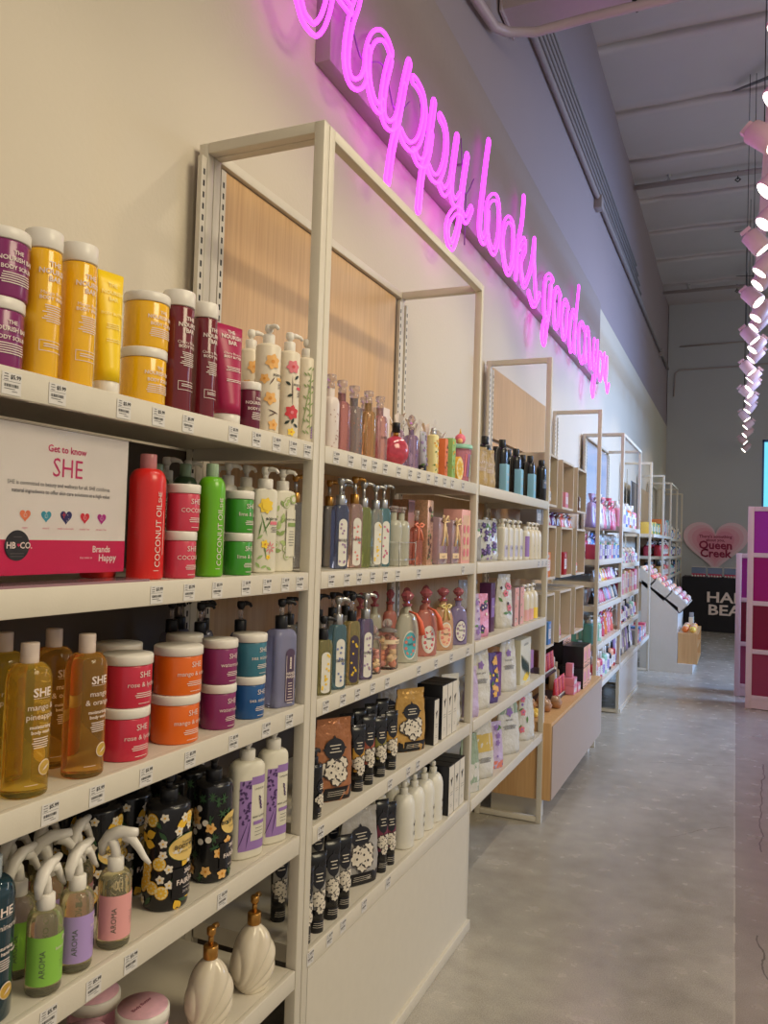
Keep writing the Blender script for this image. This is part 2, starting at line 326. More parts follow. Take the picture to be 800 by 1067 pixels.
# measured places: shelf, x, y, width, height, stacked
D = {
'purp_jar': ('a1', -0.044, 0.782, 0.072, 0.093, 2),
'yel_bot1': ('a1', -0.034, 0.837, 0.052, 0.208, 1),
'yel_bot2': ('a1', -0.035, 0.905, 0.054, 0.212, 1),
'yel_tube': ('a1', -0.031, 0.967, 0.045, 0.192, 1),
'yel_jar': ('a1', -0.045, 1.067, 0.075, 0.093, 2),
'dr_bot1': ('a1', -0.036, 1.142, 0.056, 0.212, 1),
'dr_bot2': ('a1', -0.042, 1.226, 0.049, 0.215, 1),
'pk_tube': ('a1', -0.04, 1.302, 0.064, 0.195, 1),
'dr_jar': ('a1', -0.031, 1.366, 0.047, 0.094, 1),
'pump_org_r': ('a1', -0.119, 1.5, 0.043, 0.243, 1),
'pump_org': ('a1', -0.035, 1.439, 0.055, 0.232, 1),
'pump_red': ('a1', -0.028, 1.513, 0.04, 0.233, 1),
'pump_grn': ('a1', -0.029, 1.592, 0.042, 0.237, 1),
'coco_red': ('a2', -0.048, 1.093, 0.063, 0.212, 1),
'coco_red_r': ('a2', -0.088, 1.071, 0.06, 0.187, 1),
'coco_grn_r': ('a2', -0.154, 1.245, 0.052, 0.211, 1),
'coco_grn_r2': ('a2', -0.144, 1.319, 0.052, 0.218, 1),
'pk_tub': ('a2', -0.035, 1.169, 0.058, 0.083, 2),
'coco_grn': ('a2', -0.032, 1.254, 0.052, 0.211, 1),
'grn_tub': ('a2', -0.034, 1.35, 0.057, 0.083, 2),
'pump_yel': ('a2', -0.047, 1.47, 0.059, 0.226, 1),
'pump_leaf': ('a2', -0.054, 1.613, 0.068, 0.228, 1),
'rp1': ('a2', -0.189, 1.425, 0.041, 0.227, 1),
'rp2': ('a2', -0.19, 1.518, 0.043, 0.229, 1),
'rp3': ('a2', -0.159, 1.551, 0.041, 0.234, 1),
'rp4': ('a2', -0.129, 1.672, 0.041, 0.236, 1),
'rp5': ('a2', -0.149, 1.803, 0.042, 0.24, 1),
'amb1': ('a3', -0.042, 0.852, 0.065, 0.212, 1),
'amb2': ('a3', -0.04, 0.96, 0.065, 0.214, 1),
'amb3': ('a3', -0.108, 0.972, 0.06, 0.211, 1),
'amb4': ('a3', -0.129, 0.937, 0.062, 0.216, 1),
'amb0': ('a3', -0.038, 0.787, 0.061, 0.224, 1),
'amb5': ('a3', -0.127, 0.878, 0.059, 0.223, 1),
'rose_jar': ('a3', -0.05, 1.064, 0.08, 0.085, 2),
'rose_r': ('a3', -0.17, 1.214, 0.084, 0.082, 2),
'org_jar': ('a3', -0.053, 1.202, 0.094, 0.085, 2),
'pur_jar': ('a3', -0.044, 1.319, 0.061, 0.085, 2),
'pur_r': ('a3', -0.144, 1.425, 0.072, 0.077, 2),
'teal_jar': ('a3', -0.045, 1.438, 0.071, 0.085, 2),
'lav_pump': ('a3', -0.039, 1.558, 0.065, 0.25, 1),
'bk1': ('a3', -0.162, 1.435, 0.049, 0.225, 1),
'bk2': ('a3', -0.163, 1.51, 0.051, 0.222, 1),
'bk3': ('a3', -0.154, 1.577, 0.052, 0.221, 1),
'bk4': ('a3', -0.145, 1.636, 0.054, 0.225, 1),
'bk5': ('a3', -0.166, 1.732, 0.056, 0.225, 1),
'teal_bot': ('a4', -0.048, 0.827, 0.07, 0.212, 1),
'sp_grn': ('a4', -0.032, 0.892, 0.052, 0.171, 1),
'sp_lil': ('a4', -0.033, 0.952, 0.053, 0.178, 1),
'sp_pnk': ('a4', -0.035, 1.038, 0.059, 0.177, 1),
'sp_r1': ('a4', -0.118, 1.061, 0.059, 0.16, 1),
'sp_r2': ('a4', -0.156, 1.033, 0.056, 0.172, 1),
'sp_r3': ('a4', -0.101, 0.953, 0.046, 0.174, 1),
'sp_r4': ('a4', -0.123, 0.904, 0.05, 0.192, 1),
'sp_r5': ('a4', -0.075, 0.875, 0.043, 0.179, 1),
'lem_r': ('a4', -0.092, 1.147, 0.069, 0.187, 1),
'lem_r2': ('a4', -0.172, 1.151, 0.068, 0.204, 1),
'lemon': ('a4', -0.051, 1.195, 0.089, 0.24, 1),
'floral': ('a4', -0.047, 1.324, 0.082, 0.241, 1),
'lavl1': ('a4', -0.047, 1.447, 0.078, 0.247, 1),
'lavl2': ('a4', -0.04, 1.532, 0.067, 0.25, 1),
'pk_jarb': ('a5', -0.054, 1.138, 0.092, 0.179, 1),
'pk_jarb2': ('a5', -0.125, 1.115, 0.074, 0.191, 1),
'shell1': ('a5', -0.045, 1.331, 0.077, 0.181, 1),
'shell2': ('a5', -0.046, 1.49, 0.08, 0.18, 1),
'bj1': ('a5', -0.284, 1.719, 0.051, 0.06, 1),
'bj2': ('a5', -0.29, 1.819, 0.063, 0.032, 1),
'bj3': ('a5', -0.262, 1.929, 0.069, 0.021, 1),
'wht': ('b1', -0.022, 1.716, 0.028, 0.18, 1),
'pnk': ('b1', -0.021, 1.775, 0.026, 0.177, 1),
'gry': ('b1', -0.028, 1.858, 0.04, 0.179, 1),
'amb': ('b1', -0.026, 1.943, 0.036, 0.181, 1),
'amb_r': ('b1', -0.105, 2.126, 0.034, 0.277, 1),
'pnk2': ('b1', -0.021, 2.008, 0.026, 0.177, 1),
'gift': ('b1', -0.094, 2.24, 0.053, 0.188, 1),
'rnd': ('b1', -0.043, 2.176, 0.071, 0.15, 1),
'vio': ('b1', -0.034, 2.257, 0.053, 0.141, 1),
'flo': ('b1', -0.021, 2.334, 0.027, 0.128, 1),
'lemf': ('b1', -0.027, 2.439, 0.037, 0.152, 1),
'orgb': ('b1', -0.019, 2.508, 0.022, 0.123, 1),
'grnl': ('b1', -0.024, 2.606, 0.033, 0.135, 1),
'slice': ('b1', -0.03, 2.737, 0.045, 0.089, 1),
'tumb': ('b1', -0.103, 2.998, 0.09, 0.185, 1),
'fl1': ('b1', -0.162, 2.592, 0.067, 0.236, 1),
'fl2': ('b1', -0.146, 2.819, 0.075, 0.254, 1),
'blu': ('b2', -0.082, 1.828, 0.032, 0.232, 1),
'pkb': ('b2', -0.085, 1.911, 0.038, 0.242, 1),
'grn': ('b2', -0.069, 1.966, 0.039, 0.233, 1),
'yfl': ('b2', -0.077, 2.063, 0.027, 0.23, 1),
'tfl': ('b2', -0.062, 2.095, 0.027, 0.237, 1),
'brr1': ('b2', -0.114, 1.99, 0.032, 0.232, 1),
'brr2': ('b2', -0.111, 2.04, 0.027, 0.231, 1),
'brr3': ('b2', -0.113, 1.908, 0.031, 0.231, 1),
'prl1': ('b2', -0.045, 2.151, 0.047, 0.172, 1),
'prl2': ('b2', -0.03, 2.226, 0.048, 0.176, 1),
'cor': ('b2', -0.064, 2.391, 0.027, 0.177, 1),
'leo': ('b2', -0.044, 2.451, 0.047, 0.211, 1),
'bag': ('b2', -0.039, 2.602, 0.065, 0.151, 1),
'lat': ('b2', -0.198, 2.959, 0.101, 0.231, 1),
'pbx': ('b2', -0.046, 2.857, 0.078, 0.198, 1),
'yfs': ('b3', -0.022, 1.713, 0.032, 0.186, 1),
'tea': ('b3', -0.025, 1.794, 0.038, 0.227, 1),
'gyl': ('b3', -0.022, 1.866, 0.032, 0.231, 1),
'vil': ('b3', -0.025, 1.955, 0.038, 0.229, 1),
'br1': ('b3', -0.123, 1.915, 0.03, 0.225, 1),
'br2': ('b3', -0.124, 2.008, 0.032, 0.221, 1),
'br3': ('b3', -0.124, 2.108, 0.033, 0.216, 1),
'ball1': ('b3', -0.038, 2.036, 0.044, 0.166, 1),
'ball2': ('b3', -0.036, 2.165, 0.061, 0.159, 1),
'mlk': ('b3', -0.033, 2.295, 0.055, 0.223, 1),
'cfl': ('b3', -0.035, 2.459, 0.058, 0.216, 1),
'pch': ('b3', -0.035, 2.625, 0.059, 0.212, 1),
'vov': ('b3', -0.035, 2.799, 0.058, 0.201, 1),
'rs1': ('b3', -0.128, 2.231, 0.04, 0.209, 1),
'rs2': ('b3', -0.128, 2.359, 0.039, 0.209, 1),
'blk0': ('b4', -0.024, 1.714, 0.036, 0.173, 1),
'cop': ('b4', -0.051, 1.857, 0.091, 0.206, 1),
't1': ('b4', -0.019, 1.925, 0.027, 0.177, 1),
't2': ('b4', -0.024, 2.01, 0.036, 0.201, 1),
't3': ('b4', -0.023, 2.097, 0.034, 0.17, 1),
't4': ('b4', -0.022, 2.176, 0.033, 0.172, 1),
'gld': ('b4', -0.057, 2.398, 0.101, 0.192, 1),
'slv': ('b4', -0.167, 2.501, 0.079, 0.167, 1),
'wb0': ('b4', -0.027, 2.479, 0.043, 0.145, 1),
'wb1': ('b4', -0.044, 2.702, 0.076, 0.169, 1),
'wp': ('b4', -0.034, 2.833, 0.052, 0.178, 1),
'u0': ('b5', -0.012, 1.666, 0.013, 0.174, 1),
'u1': ('b5', -0.025, 1.736, 0.035, 0.196, 1),
'u2': ('b5', -0.023, 1.809, 0.034, 0.202, 1),
'u3': ('b5', -0.021, 1.876, 0.031, 0.186, 1),
'gwp': ('b5', -0.049, 2.063, 0.085, 0.2, 1),
'u4': ('b5', -0.016, 2.113, 0.021, 0.207, 1),
'u5': ('b5', -0.024, 2.19, 0.035, 0.184, 1),
'w1': ('b5', -0.042, 2.332, 0.072, 0.191, 1),
'w2': ('b5', -0.034, 2.427, 0.056, 0.188, 1),
'w3': ('b5', -0.032, 2.527, 0.052, 0.188, 1),
'w4': ('b5', -0.025, 2.577, 0.037, 0.189, 1),
'wbb': ('b5', -0.058, 2.812, 0.105, 0.165, 1),
'c_g1': ('c1', -0.033, 3.084, 0.05, 0.148, 1),
'c_g2': ('c1', -0.034, 3.228, 0.052, 0.165, 1),
'c_x1': ('c1', -0.026, 3.324, 0.037, 0.118, 1),
'c_k1': ('c1', -0.072, 3.555, 0.048, 0.237, 1),
'c_x2': ('c1', -0.025, 3.578, 0.035, 0.112, 1),
'c_k2': ('c1', -0.081, 3.777, 0.046, 0.241, 1),
'c_k3': ('c1', -0.071, 3.852, 0.047, 0.24, 1),
'c_k4': ('c1', -0.049, 3.829, 0.042, 0.204, 1),
'c_x3': ('c1', -0.027, 3.849, 0.037, 0.113, 1),
'c_k5': ('c1', -0.073, 4.085, 0.049, 0.231, 1),
'c_k6': ('c1', -0.042, 4.061, 0.049, 0.224, 1),
'c_k7': ('c1', -0.03, 4.084, 0.044, 0.201, 1),
'c_bag1': ('c2', -0.088, 3.231, 0.044, 0.153, 1),
'c_bag2': ('c2', -0.095, 3.424, 0.059, 0.17, 1),
'c_w1': ('c2', -0.083, 3.538, 0.034, 0.183, 1),
'c_w2': ('c2', -0.082, 3.687, 0.036, 0.188, 1),
'c_w3': ('c2', -0.06, 3.753, 0.032, 0.186, 1),
'c_w4': ('c2', -0.042, 3.804, 0.027, 0.183, 1),
'c_pp': ('c2', -0.03, 3.845, 0.032, 0.157, 1),
'c_q1': ('c2', -0.07, 4.111, 0.039, 0.182, 1),
'c_q2': ('c2', -0.054, 4.161, 0.035, 0.179, 1),
'c_q3': ('c2', -0.037, 4.22, 0.035, 0.176, 1),
'c_lil': ('c3', -0.026, 3.012, 0.04, 0.161, 1),
'c_pk': ('c3', -0.039, 3.174, 0.065, 0.159, 1),
'c_sl': ('c3', -0.128, 3.482, 0.08, 0.197, 1),
'c_px': ('c3', -0.085, 3.518, 0.038, 0.181, 1),
'c_sp': ('c3', -0.043, 3.624, 0.074, 0.236, 1),
'c_cl1': ('c3', -0.045, 3.79, 0.045, 0.181, 1),
'c_cl2': ('c3', -0.043, 3.898, 0.037, 0.176, 1),
'c_wq1': ('c3', -0.065, 4.122, 0.039, 0.171, 1),
'c_wq2': ('c3', -0.056, 4.261, 0.04, 0.166, 1),
'd_l': ('c4', -0.026, 3.012, 0.04, 0.18, 1),
'd_w': ('c4', -0.043, 3.212, 0.073, 0.23, 1),
'd_c': ('c4', -0.036, 3.35, 0.052, 0.195, 1),
'd_p': ('c4', -0.077, 3.625, 0.043, 0.181, 1),
'd_w2': ('c4', -0.048, 3.684, 0.07, 0.234, 1),
'd_x': ('c4', -0.053, 3.992, 0.094, 0.204, 1),
'e_g': ('c5', -0.041, 3.126, 0.063, 0.225, 1),
'e_y': ('c5', -0.044, 3.362, 0.075, 0.214, 1),
'e_l': ('c5', -0.052, 3.533, 0.062, 0.189, 1),
'e_w': ('c5', -0.053, 3.814, 0.094, 0.254, 1),
'e_p': ('c5', -0.039, 4.047, 0.066, 0.219, 1)}
SZD = {'a1': 1.617, 'a2': 1.326, 'a3': 1.033, 'a4': 0.745, 'a5': 0.455, 'b1': 1.617, 'b2': 1.326, 'b3': 1.033, 'b4': 0.745, 'b5': 0.468, 'c1': 1.617, 'c2': 1.326, 'c3': 1.033, 'c4': 0.745, 'c5': 0.455}
NEON={
'H':[[(1.832,3.052),(1.845,2.941),(1.891,2.890),(1.917,2.861),(1.951,2.856),(1.985,2.862),(2.018,2.897),(2.047,2.950),(2.072,3.029),(2.103,3.203)],[(2.057,3.060),(2.134,3.057),(2.200,3.059)],[(2.301,3.342),(2.274,3.213),(2.252,3.120),(2.210,3.025),(2.187,2.920),(2.195,2.863),(2.224,2.842),(2.265,2.853),(2.306,2.887),(2.332,2.939),(2.335,2.986),(2.368,3.060),(2.427,3.112),(2.483,3.125),(2.523,3.107)]],
'a':[[(2.341,3.009),(2.343,2.936),(2.366,2.890),(2.398,2.865),(2.438,2.863),(2.468,2.895)],[(2.521,3.076),(2.493,3.009),(2.473,2.941),(2.469,2.882),(2.489,2.848),(2.539,2.852),(2.588,2.894),(2.619,2.958),(2.648,3.051)]],
'p':[[(2.691,3.161),(2.648,3.051),(2.612,2.933),(2.583,2.843),(2.555,2.760),(2.529,2.654)],[(2.738,3.125),(2.787,3.129),(2.840,3.112),(2.861,3.051),(2.832,2.962),(2.786,2.903),(2.730,2.866),(2.673,2.861),(2.635,2.874)],[(2.769,2.862),(2.811,2.847),(2.871,2.870),(2.919,2.934),(2.940,3.013)]],
'p_':[[(2.961,3.152),(2.936,3.050),(2.899,2.917),(2.854,2.822),(2.825,2.668)],[(3.037,3.132),(3.086,3.123),(3.120,3.071),(3.099,2.968),(3.036,2.881),(2.970,2.856),(2.924,2.871)],[(3.061,2.860),(3.109,2.851),(3.167,2.900),(3.199,2.955)]],
'y':[[(3.253,3.151),(3.223,3.049),(3.195,2.928),(3.207,2.871),(3.259,2.866),(3.314,2.918)],[(3.398,3.132),(3.365,3.034),(3.334,2.922),(3.306,2.783),(3.225,2.662),(3.160,2.688),(3.173,2.754),(3.262,2.834),(3.340,2.852),(3.403,2.845),(3.475,2.922)]],
'l':[[(3.724,3.351),(3.686,3.229),(3.645,3.071),(3.612,2.920),(3.626,2.856),(3.682,2.848),(3.724,2.915),(3.729,3.035),(3.799,3.106),(3.892,3.139),(3.932,3.105)]],
'o':[[(3.741,3.006),(3.737,2.920),(3.779,2.868),(3.856,2.854),(3.914,2.916),(3.942,2.995),(3.938,3.073)]],
'o_':[[(4.015,2.921),(4.009,2.979),(4.048,3.064),(4.120,3.120),(4.192,3.128),(4.223,3.103)],[(4.030,2.916),(4.075,2.855),(4.149,2.842),(4.215,2.910),(4.233,3.006),(4.226,3.078)]],
'k':[[(4.434,3.363),(4.405,3.214),(4.342,3.087),(4.311,2.969),(4.301,2.864)],[(4.357,3.049),(4.460,3.129),(4.487,3.083),(4.403,2.986),(4.426,2.919),(4.487,2.877),(4.573,2.943),(4.657,3.055),(4.714,3.219)]],
's':[[(4.714,3.219),(4.715,3.092),(4.763,2.958),(4.794,2.870),(4.707,2.828),(4.605,2.868)],[(4.780,2.855),(4.875,2.935)]],
'g':[[(5.251,3.141),(5.146,3.137),(5.038,3.075),(5.010,2.956),(5.035,2.853),(5.094,2.837),(5.159,2.905),(5.178,2.992),(5.183,3.075)],[(5.203,3.088),(5.187,2.969),(5.123,2.833),(5.055,2.679),(4.984,2.693),(5.002,2.783),(5.079,2.846)]],
'o1':[[(5.510,3.114),(5.410,3.130),(5.330,3.080),(5.309,2.991),(5.331,2.887),(5.384,2.861),(5.461,2.920),(5.488,3.080)]],
'o2':[[(5.801,3.107),(5.701,3.128),(5.616,3.083),(5.578,2.998),(5.588,2.920),(5.644,2.852),(5.729,2.907),(5.759,3.067)]],
'd':[[(6.057,3.105),(5.990,3.137),(5.907,3.065),(5.867,2.970),(5.867,2.878),(5.915,2.825),(6.008,2.875),(6.055,2.995)],[(6.191,3.378),(6.126,3.189),(6.070,3.006),(6.074,2.854)]],
'o3':[[(6.513,3.116),(6.364,3.140),(6.248,3.080),(6.230,2.964),(6.293,2.866),(6.425,2.849),(6.513,2.984),(6.515,3.101)]],
'n':[[(6.529,3.003),(6.563,2.886)],[(6.527,3.081),(6.608,3.164),(6.710,3.110),(6.745,2.925),(6.814,2.884)]],
'y2':[[(6.966,3.155),(6.930,3.015),(6.966,2.907),(7.052,2.958)],[(7.147,3.181),(7.085,2.948),(6.978,2.678),(6.882,2.718),(6.947,2.829)]],
'o4':[[(7.439,3.092),(7.299,3.114),(7.232,3.047),(7.238,2.929),(7.334,2.879),(7.435,2.968),(7.453,3.078)]],
'u':[[(7.558,3.163),(7.543,3.026),(7.617,2.933),(7.704,3.004),(7.705,3.159)],[(7.705,3.159),(7.659,2.977),(7.765,2.852),(7.859,2.934)]],
}
# ================================================================ structure
WX = -.36; ZC = 6.0; YE = 16.12; TOP = 2.355
def wallmat(name, c, rough=.8, b=.08):
    return M(name, c, rough, var=.03, vs_=1.3, bump=b, bs=90)
WALLM = wallmat('painted_wall', L(206, 196, 176)); WALLU = wallmat('dimmed_upper_wall', L(160, 147, 150)); WALLE = wallmat('painted_end_wall', L(188, 192, 194))  # upper wall colour holds the lamp fall-off and the neon's mauve tinge
m = MB(); m.box(WX-.2, WX, -3, YE+.2, 0, 3.69, WALLM); struct(m.build('wall_left'))
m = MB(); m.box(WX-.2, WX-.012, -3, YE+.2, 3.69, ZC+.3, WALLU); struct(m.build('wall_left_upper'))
m = MB(); wx0, wx1, wz0, wz1 = 1.30, 3.1, 1.2, 3.40
m.box(WX, wx0, YE, YE+.2, 0, ZC+.3, WALLE); m.box(wx1, 8, YE, YE+.2, 0, ZC+.3, WALLE); m.box(wx0, wx1, YE, YE+.2, 0, wz0, WALLE); m.box(wx0, wx1, YE, YE+.2, wz1, ZC+.3, WALLE)
struct(m.build('wall_back'))
# end window
wr = empty('window_1', (0, 0, 0)); struct(wr)
WF = M('window_frame_blue', L(70, 110, 170), .4); f = MB()
f.box(wx0, wx0+.03, YE-.01, YE+.08, wz0, wz1, WF); f.box(wx1-.03, wx1, YE-.01, YE+.08, wz0, wz1, WF); f.box(wx0, wx1, YE-.01, YE+.08, wz1-.04, wz1, WF); f.box(wx0, wx1, YE-.01, YE+.08, wz0, wz0+.04, WF); f.box(wx0, wx1, YE, YE+.06, 2.12, 2.16, WF)
for xx in (1.9, 2.5): f.box(xx-.02, xx+.02, YE, YE+.06, wz0, wz1, WF)
f.build('window_frame', wr)
g = MB(); g.box(wx0, wx1, YE+.05, YE+.055, wz0, wz1, M('daylight_pane', (.2, .5, .6), .1, emit=L(110, 215, 240), es=1.0, var=.3, vs_=9)); g.build('window_pane', wr)
# floor
fm = bpy.data.materials.new('polished_concrete'); fm.use_nodes = True; nt = fm.node_tree; b = nt.nodes['Principled BSDF']
N = nt.nodes.new; Lk = nt.links.new
tc = N('ShaderNodeTexCoord'); sep = N('ShaderNodeSeparateXYZ'); Lk(tc.outputs['Object'], sep.inputs[0])
def noise(scale, det, dist=0):
    n = N('ShaderNodeTexNoise'); n.inputs['Scale'].default_value = scale; n.inputs['Detail'].default_value = det; n.inputs['Distortion'].default_value = dist; Lk(tc.outputs['Object'], n.inputs['Vector']); return n
n1 = noise(1.1, 5, .8); n2 = noise(9, 6); n3 = noise(260, 2)
ramp = N('ShaderNodeValToRGB'); ramp.color_ramp.elements[0].position = .32; ramp.color_ramp.elements[1].position = .7
ramp.color_ramp.elements[0].color = (*L(160, 154, 142), 1); ramp.color_ramp.elements[1].color = (*L(190, 184, 171), 1); Lk(n1.outputs['Fac'], ramp.inputs[0])
def mix(a, b_, fac, mode='MIX', f=None):
    x = N('ShaderNodeMix'); x.data_type = 'RGBA'; x.blend_type = mode
    if f is not None: x.inputs['Factor'].default_value = f
    else: Lk(fac, x.inputs['Factor'])
    for k, q in (('A', a), ('B', b_)):
        if isinstance(q, tuple): x.inputs[k].default_value = q
        else: Lk(q, x.inputs[k])
    return x.outputs['Result']
def math_(op, a, b_=0.0):
    x = N('ShaderNodeMath'); x.operation = op
    for i, q in enumerate((a, b_)):
        if isinstance(q, (int, float)): x.inputs[i].default_value = q
        else: Lk(q, x.inputs[i])
    return x.outputs[0]
c = mix(ramp.outputs[0], n2.outputs['Fac'], None, 'OVERLAY', .3); c = mix(c, n3.outputs['Fac'], None, 'OVERLAY', .55)
# pink reflection beyond the joint painted into the slab colour; speckled wear; joint line
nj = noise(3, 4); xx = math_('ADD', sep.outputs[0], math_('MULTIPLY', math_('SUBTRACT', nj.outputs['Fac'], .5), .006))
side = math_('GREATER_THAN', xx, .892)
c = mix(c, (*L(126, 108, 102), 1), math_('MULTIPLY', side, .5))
jl = math_('LESS_THAN', math_('ABSOLUTE', math_('SUBTRACT', xx, .89)), .0035); jl = math_('MULTIPLY', jl, math_('GREATER_THAN', n2.outputs['Fac'], .42))
c = mix(c, (*L(196, 188, 172), 1), math_('MULTIPLY', jl, .7))
def crack(x0, y0, x1, y1, wdt, colr, k):
    global c
    dx, dy = x1-x0, y1-y0; ln = math.hypot(dx, dy); nx, ny = -dy/ln, dx/ln; nn = noise(4+k, 5)
    wob = math_('MULTIPLY', math_('SUBTRACT', nn.outputs['Fac'], .5), .09)
    X = math_('SUBTRACT', sep.outputs[0], x0); Y = math_('SUBTRACT', sep.outputs[1], y0)
    d = math_('ADD', math_('ADD', math_('MULTIPLY', X, nx), math_('MULTIPLY', Y, ny)), wob); t = math_('ADD', math_('MULTIPLY', X, dx/ln), math_('MULTIPLY', Y, dy/ln))
    q = math_('MULTIPLY', math_('LESS_THAN', math_('ABSOLUTE', d), wdt), math_('MULTIPLY', math_('GREATER_THAN', t, 0.0), math_('LESS_THAN', t, ln)))
    c = mix(c, (*colr, 1), math_('MULTIPLY', q, .3 if colr[0] > .3 else .7))
crack(1.0, 4.2, 1.06, 5.9, .003, L(70, 62, 56), 0); crack(1.0, 2.7, .975, 3.3, .003, L(80, 72, 64), 1); crack(.35, 5.55, .89, 5.75, .003, L(92, 86, 78), 2); crack(.6, 4.2, .86, 4.5, .002, L(100, 92, 84), 3)
crack(-.1, 3.3, .9, 3.0, .004, L(186, 178, 162), 4); crack(.3, 7.2, .9, 6.8, .003, L(110, 100, 92), 5); crack(.1, 2.2, .85, 3.6, .002, L(184, 176, 160), 6)
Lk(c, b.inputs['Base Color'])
rr = N('ShaderNodeMapRange'); rr.inputs['To Min'].default_value = .16; rr.inputs['To Max'].default_value = .34; Lk(n2.outputs['Fac'], rr.inputs['Value']); Lk(rr.outputs[0], b.inputs['Roughness'])
bn = N('ShaderNodeBump'); bn.inputs['Strength'].default_value = .015; bn.inputs['Distance'].default_value = .01; Lk(n2.outputs['Fac'], bn.inputs['Height']); Lk(bn.outputs[0], b.inputs['Normal'])
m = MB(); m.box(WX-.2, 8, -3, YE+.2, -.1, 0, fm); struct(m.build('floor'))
# ceiling: insulation blankets sagging between purlins
BL = M('insulation_blanket', L(208, 202, 202), .55, var=.05, vs_=2, bump=.35, bs=3.5)
m = MB(); nx = 26; vs = []; ys = []
lines_y = [-3+.0, 0.2, 1.4, 2.6, 3.8, 5.0, 6.2, 7.42, 8.65, 9.83, 11.0, 12.2, 13.45, 14.78, YE+.1]
rows = []
for a, b2 in zip(lines_y[:-1], lines_y[1:]):
    for k in range(8): t = k/8; rows.append((a+(b2-a)*t, ZC-.022*math.sin(PI*t)**.7+.015*t))
    rows.append((b2-.004, ZC+.02))
    rows.append((b2, ZC))
for y, z in rows:
    for i in range(nx+1):
        x = WX-.02+(8-WX)*i/nx; vs.append((x, y, z+.012*math.sin(x*7+y*3)*math.sin(x*2.3-y)))
m.add(vs, [(j*(nx+1)+i, (j+1)*(nx+1)+i, (j+1)*(nx+1)+i+1, j*(nx+1)+i+1) for j in range(len(rows)-1) for i in range(nx)], BL, True)
struct(m.build('ceiling'))
PIPE = M('painted_pipe', L(176, 166, 162), .5)
for k, (y, r_, zz) in enumerate(((10.32, .032, 5.88), (14.78, .028, 5.86))):
    rt = empty('sprinkler_pipe', (0, y, zz)); tag(rt, ['grey sprinkler pipe across the ceiling with an upright sprinkler head, nearer of the two', 'grey sprinkler pipe across the ceiling, farther of the two, close to the back wall'][k], 'pipe')
    m = MB(); m.tube([(WX, 0, 0), (2, 0, 0), (6, 0, 0)], r_, PIPE, 12); m.build('pipe', rt)
    h = MB(); h.lathe([(.02, -.01), (.03, .03), (.012, .05), (.012, .09), (.035, .1), (.035, .108)], SILV, 12, cx=.05); h.build('sprinkler_head', rt)
    h = MB(); h.tube([(.83, 0, .04), (.83, 0, -.07)], .006, SLOT, 6); h.tube([(.83, 0, -.05), (.86, 0, -.075), (.83, 0, -.1), (.8, 0, -.075)], .008, SLOT, 6, closed=True); h.build('pipe_hanger', rt)
for k, (z0, lab) in enumerate(((5.2, 'thin conduit running across the back wall high under the ceiling'), (4.75, 'thin conduit across the back wall turning down into a small box, below the high one'))):
    m = MB(); pts = [(6, YE-.02, z0+.25), (.9, YE-.02, z0+.02), (-.15, YE-.02, z0)] + ([(-.22, YE-.02, z0-.05), (-.24, YE-.02, z0-.5)] if k else [])
    m.tube(pts, .014, PIPE, 8); o = m.build('conduit'); tag(o, lab, 'conduit')
# wall conduits
CON = M('painted_conduit', L(158, 148, 146), .5)
rt = empty('wall_conduit', (0, 0, 0)); tag(rt, 'long grey conduit with two junction boxes along the wall above the pink sign', 'conduit')
m = MB(); m.tube([(WX+.02, 4.35, 4.42), (WX+.02, 4.7, 4.58), (WX+.02, 7.5, 4.6), (WX+.02, 15.9, 4.74)], .022, CON, 10); m.build('pipe', rt)
for y, z in ((7.5, 4.57), (14.3, 4.7)): m = MB(); m.box(WX-.02, WX+.06, y-.06, y+.06, z-.07, z+.05, CON, bev=.004); m.build('junction_box', rt)
for k in range(5):
    z = 4.72+k*.068; m = MB(); m.tube([(WX+.005, 4.3, z-.05), (WX+.005, 4.9, z), (WX+.005, 11.5-k*.2, z+.03)], .013, CON, 8); tag(m.build('conduit'), 'thin grey conduit in the bundle of five running along the high wall', 'conduit', 'bundle of five thin conduits on the high wall')
# steel channel and big pipe at the top
rt = empty('steel_channel', (0, 4.3, 4.35)); tag(rt, 'pale steel channel beam reaching out from the wall above the sign, lit pink', 'beam')
ST = M('painted_steel', L(186, 170, 172), .4)
m = MB(); m.box(WX, 2.4, -.06, -.045, .0, .16, ST); m.box(WX, 2.4, .1, .115, .0, .16, ST); m.box(WX, 2.4, -.09, .12, -.012, 0, ST); m.box(WX, 2.4, -.02, .05, .05, .055, ST); m.build('channel', rt)
m = MB(); m.box(WX, WX+.012, -.12, .16, -.04, .2, ST); m.build('wall_plate', rt)
for k in range(4): m = MB(); m.tube([(WX+.03+k*.05, -.3, .22), (WX+.03+k*.05, .05, .1), (WX+.03+k*.05, .15, .03)], .014, CON, 8); m.build('cable', rt)
m = MB(); m.tube([(WX+.03, 3.1, 3.97), (WX+.03, 3.7, 4.05), (WX+.03, 3.98, 4.10), (WX+.07, 4.1, 4.13), (WX+.2, 4.2, 4.16), (.1, 4.24, 4.2), (2.4, 4.3, 4.28)], .026, ST, 12); tag(m.build('bent_pipe'), 'bent pipe curving off the wall and running out under the steel channel', 'pipe')
m = MB(); m.box(-.02, .02, -.02, .02, -.02, .06, SLOT, bev=.004); m.tube([(-.0, -.05, -.04), (0, .05, -.04)], .01, SLOT, 6); o = m.build('pipe_clamp'); o.location = (.35, 4.27, 4.27); tag(o, 'small dark clamp on the bent pipe below the steel channel', 'clamp')
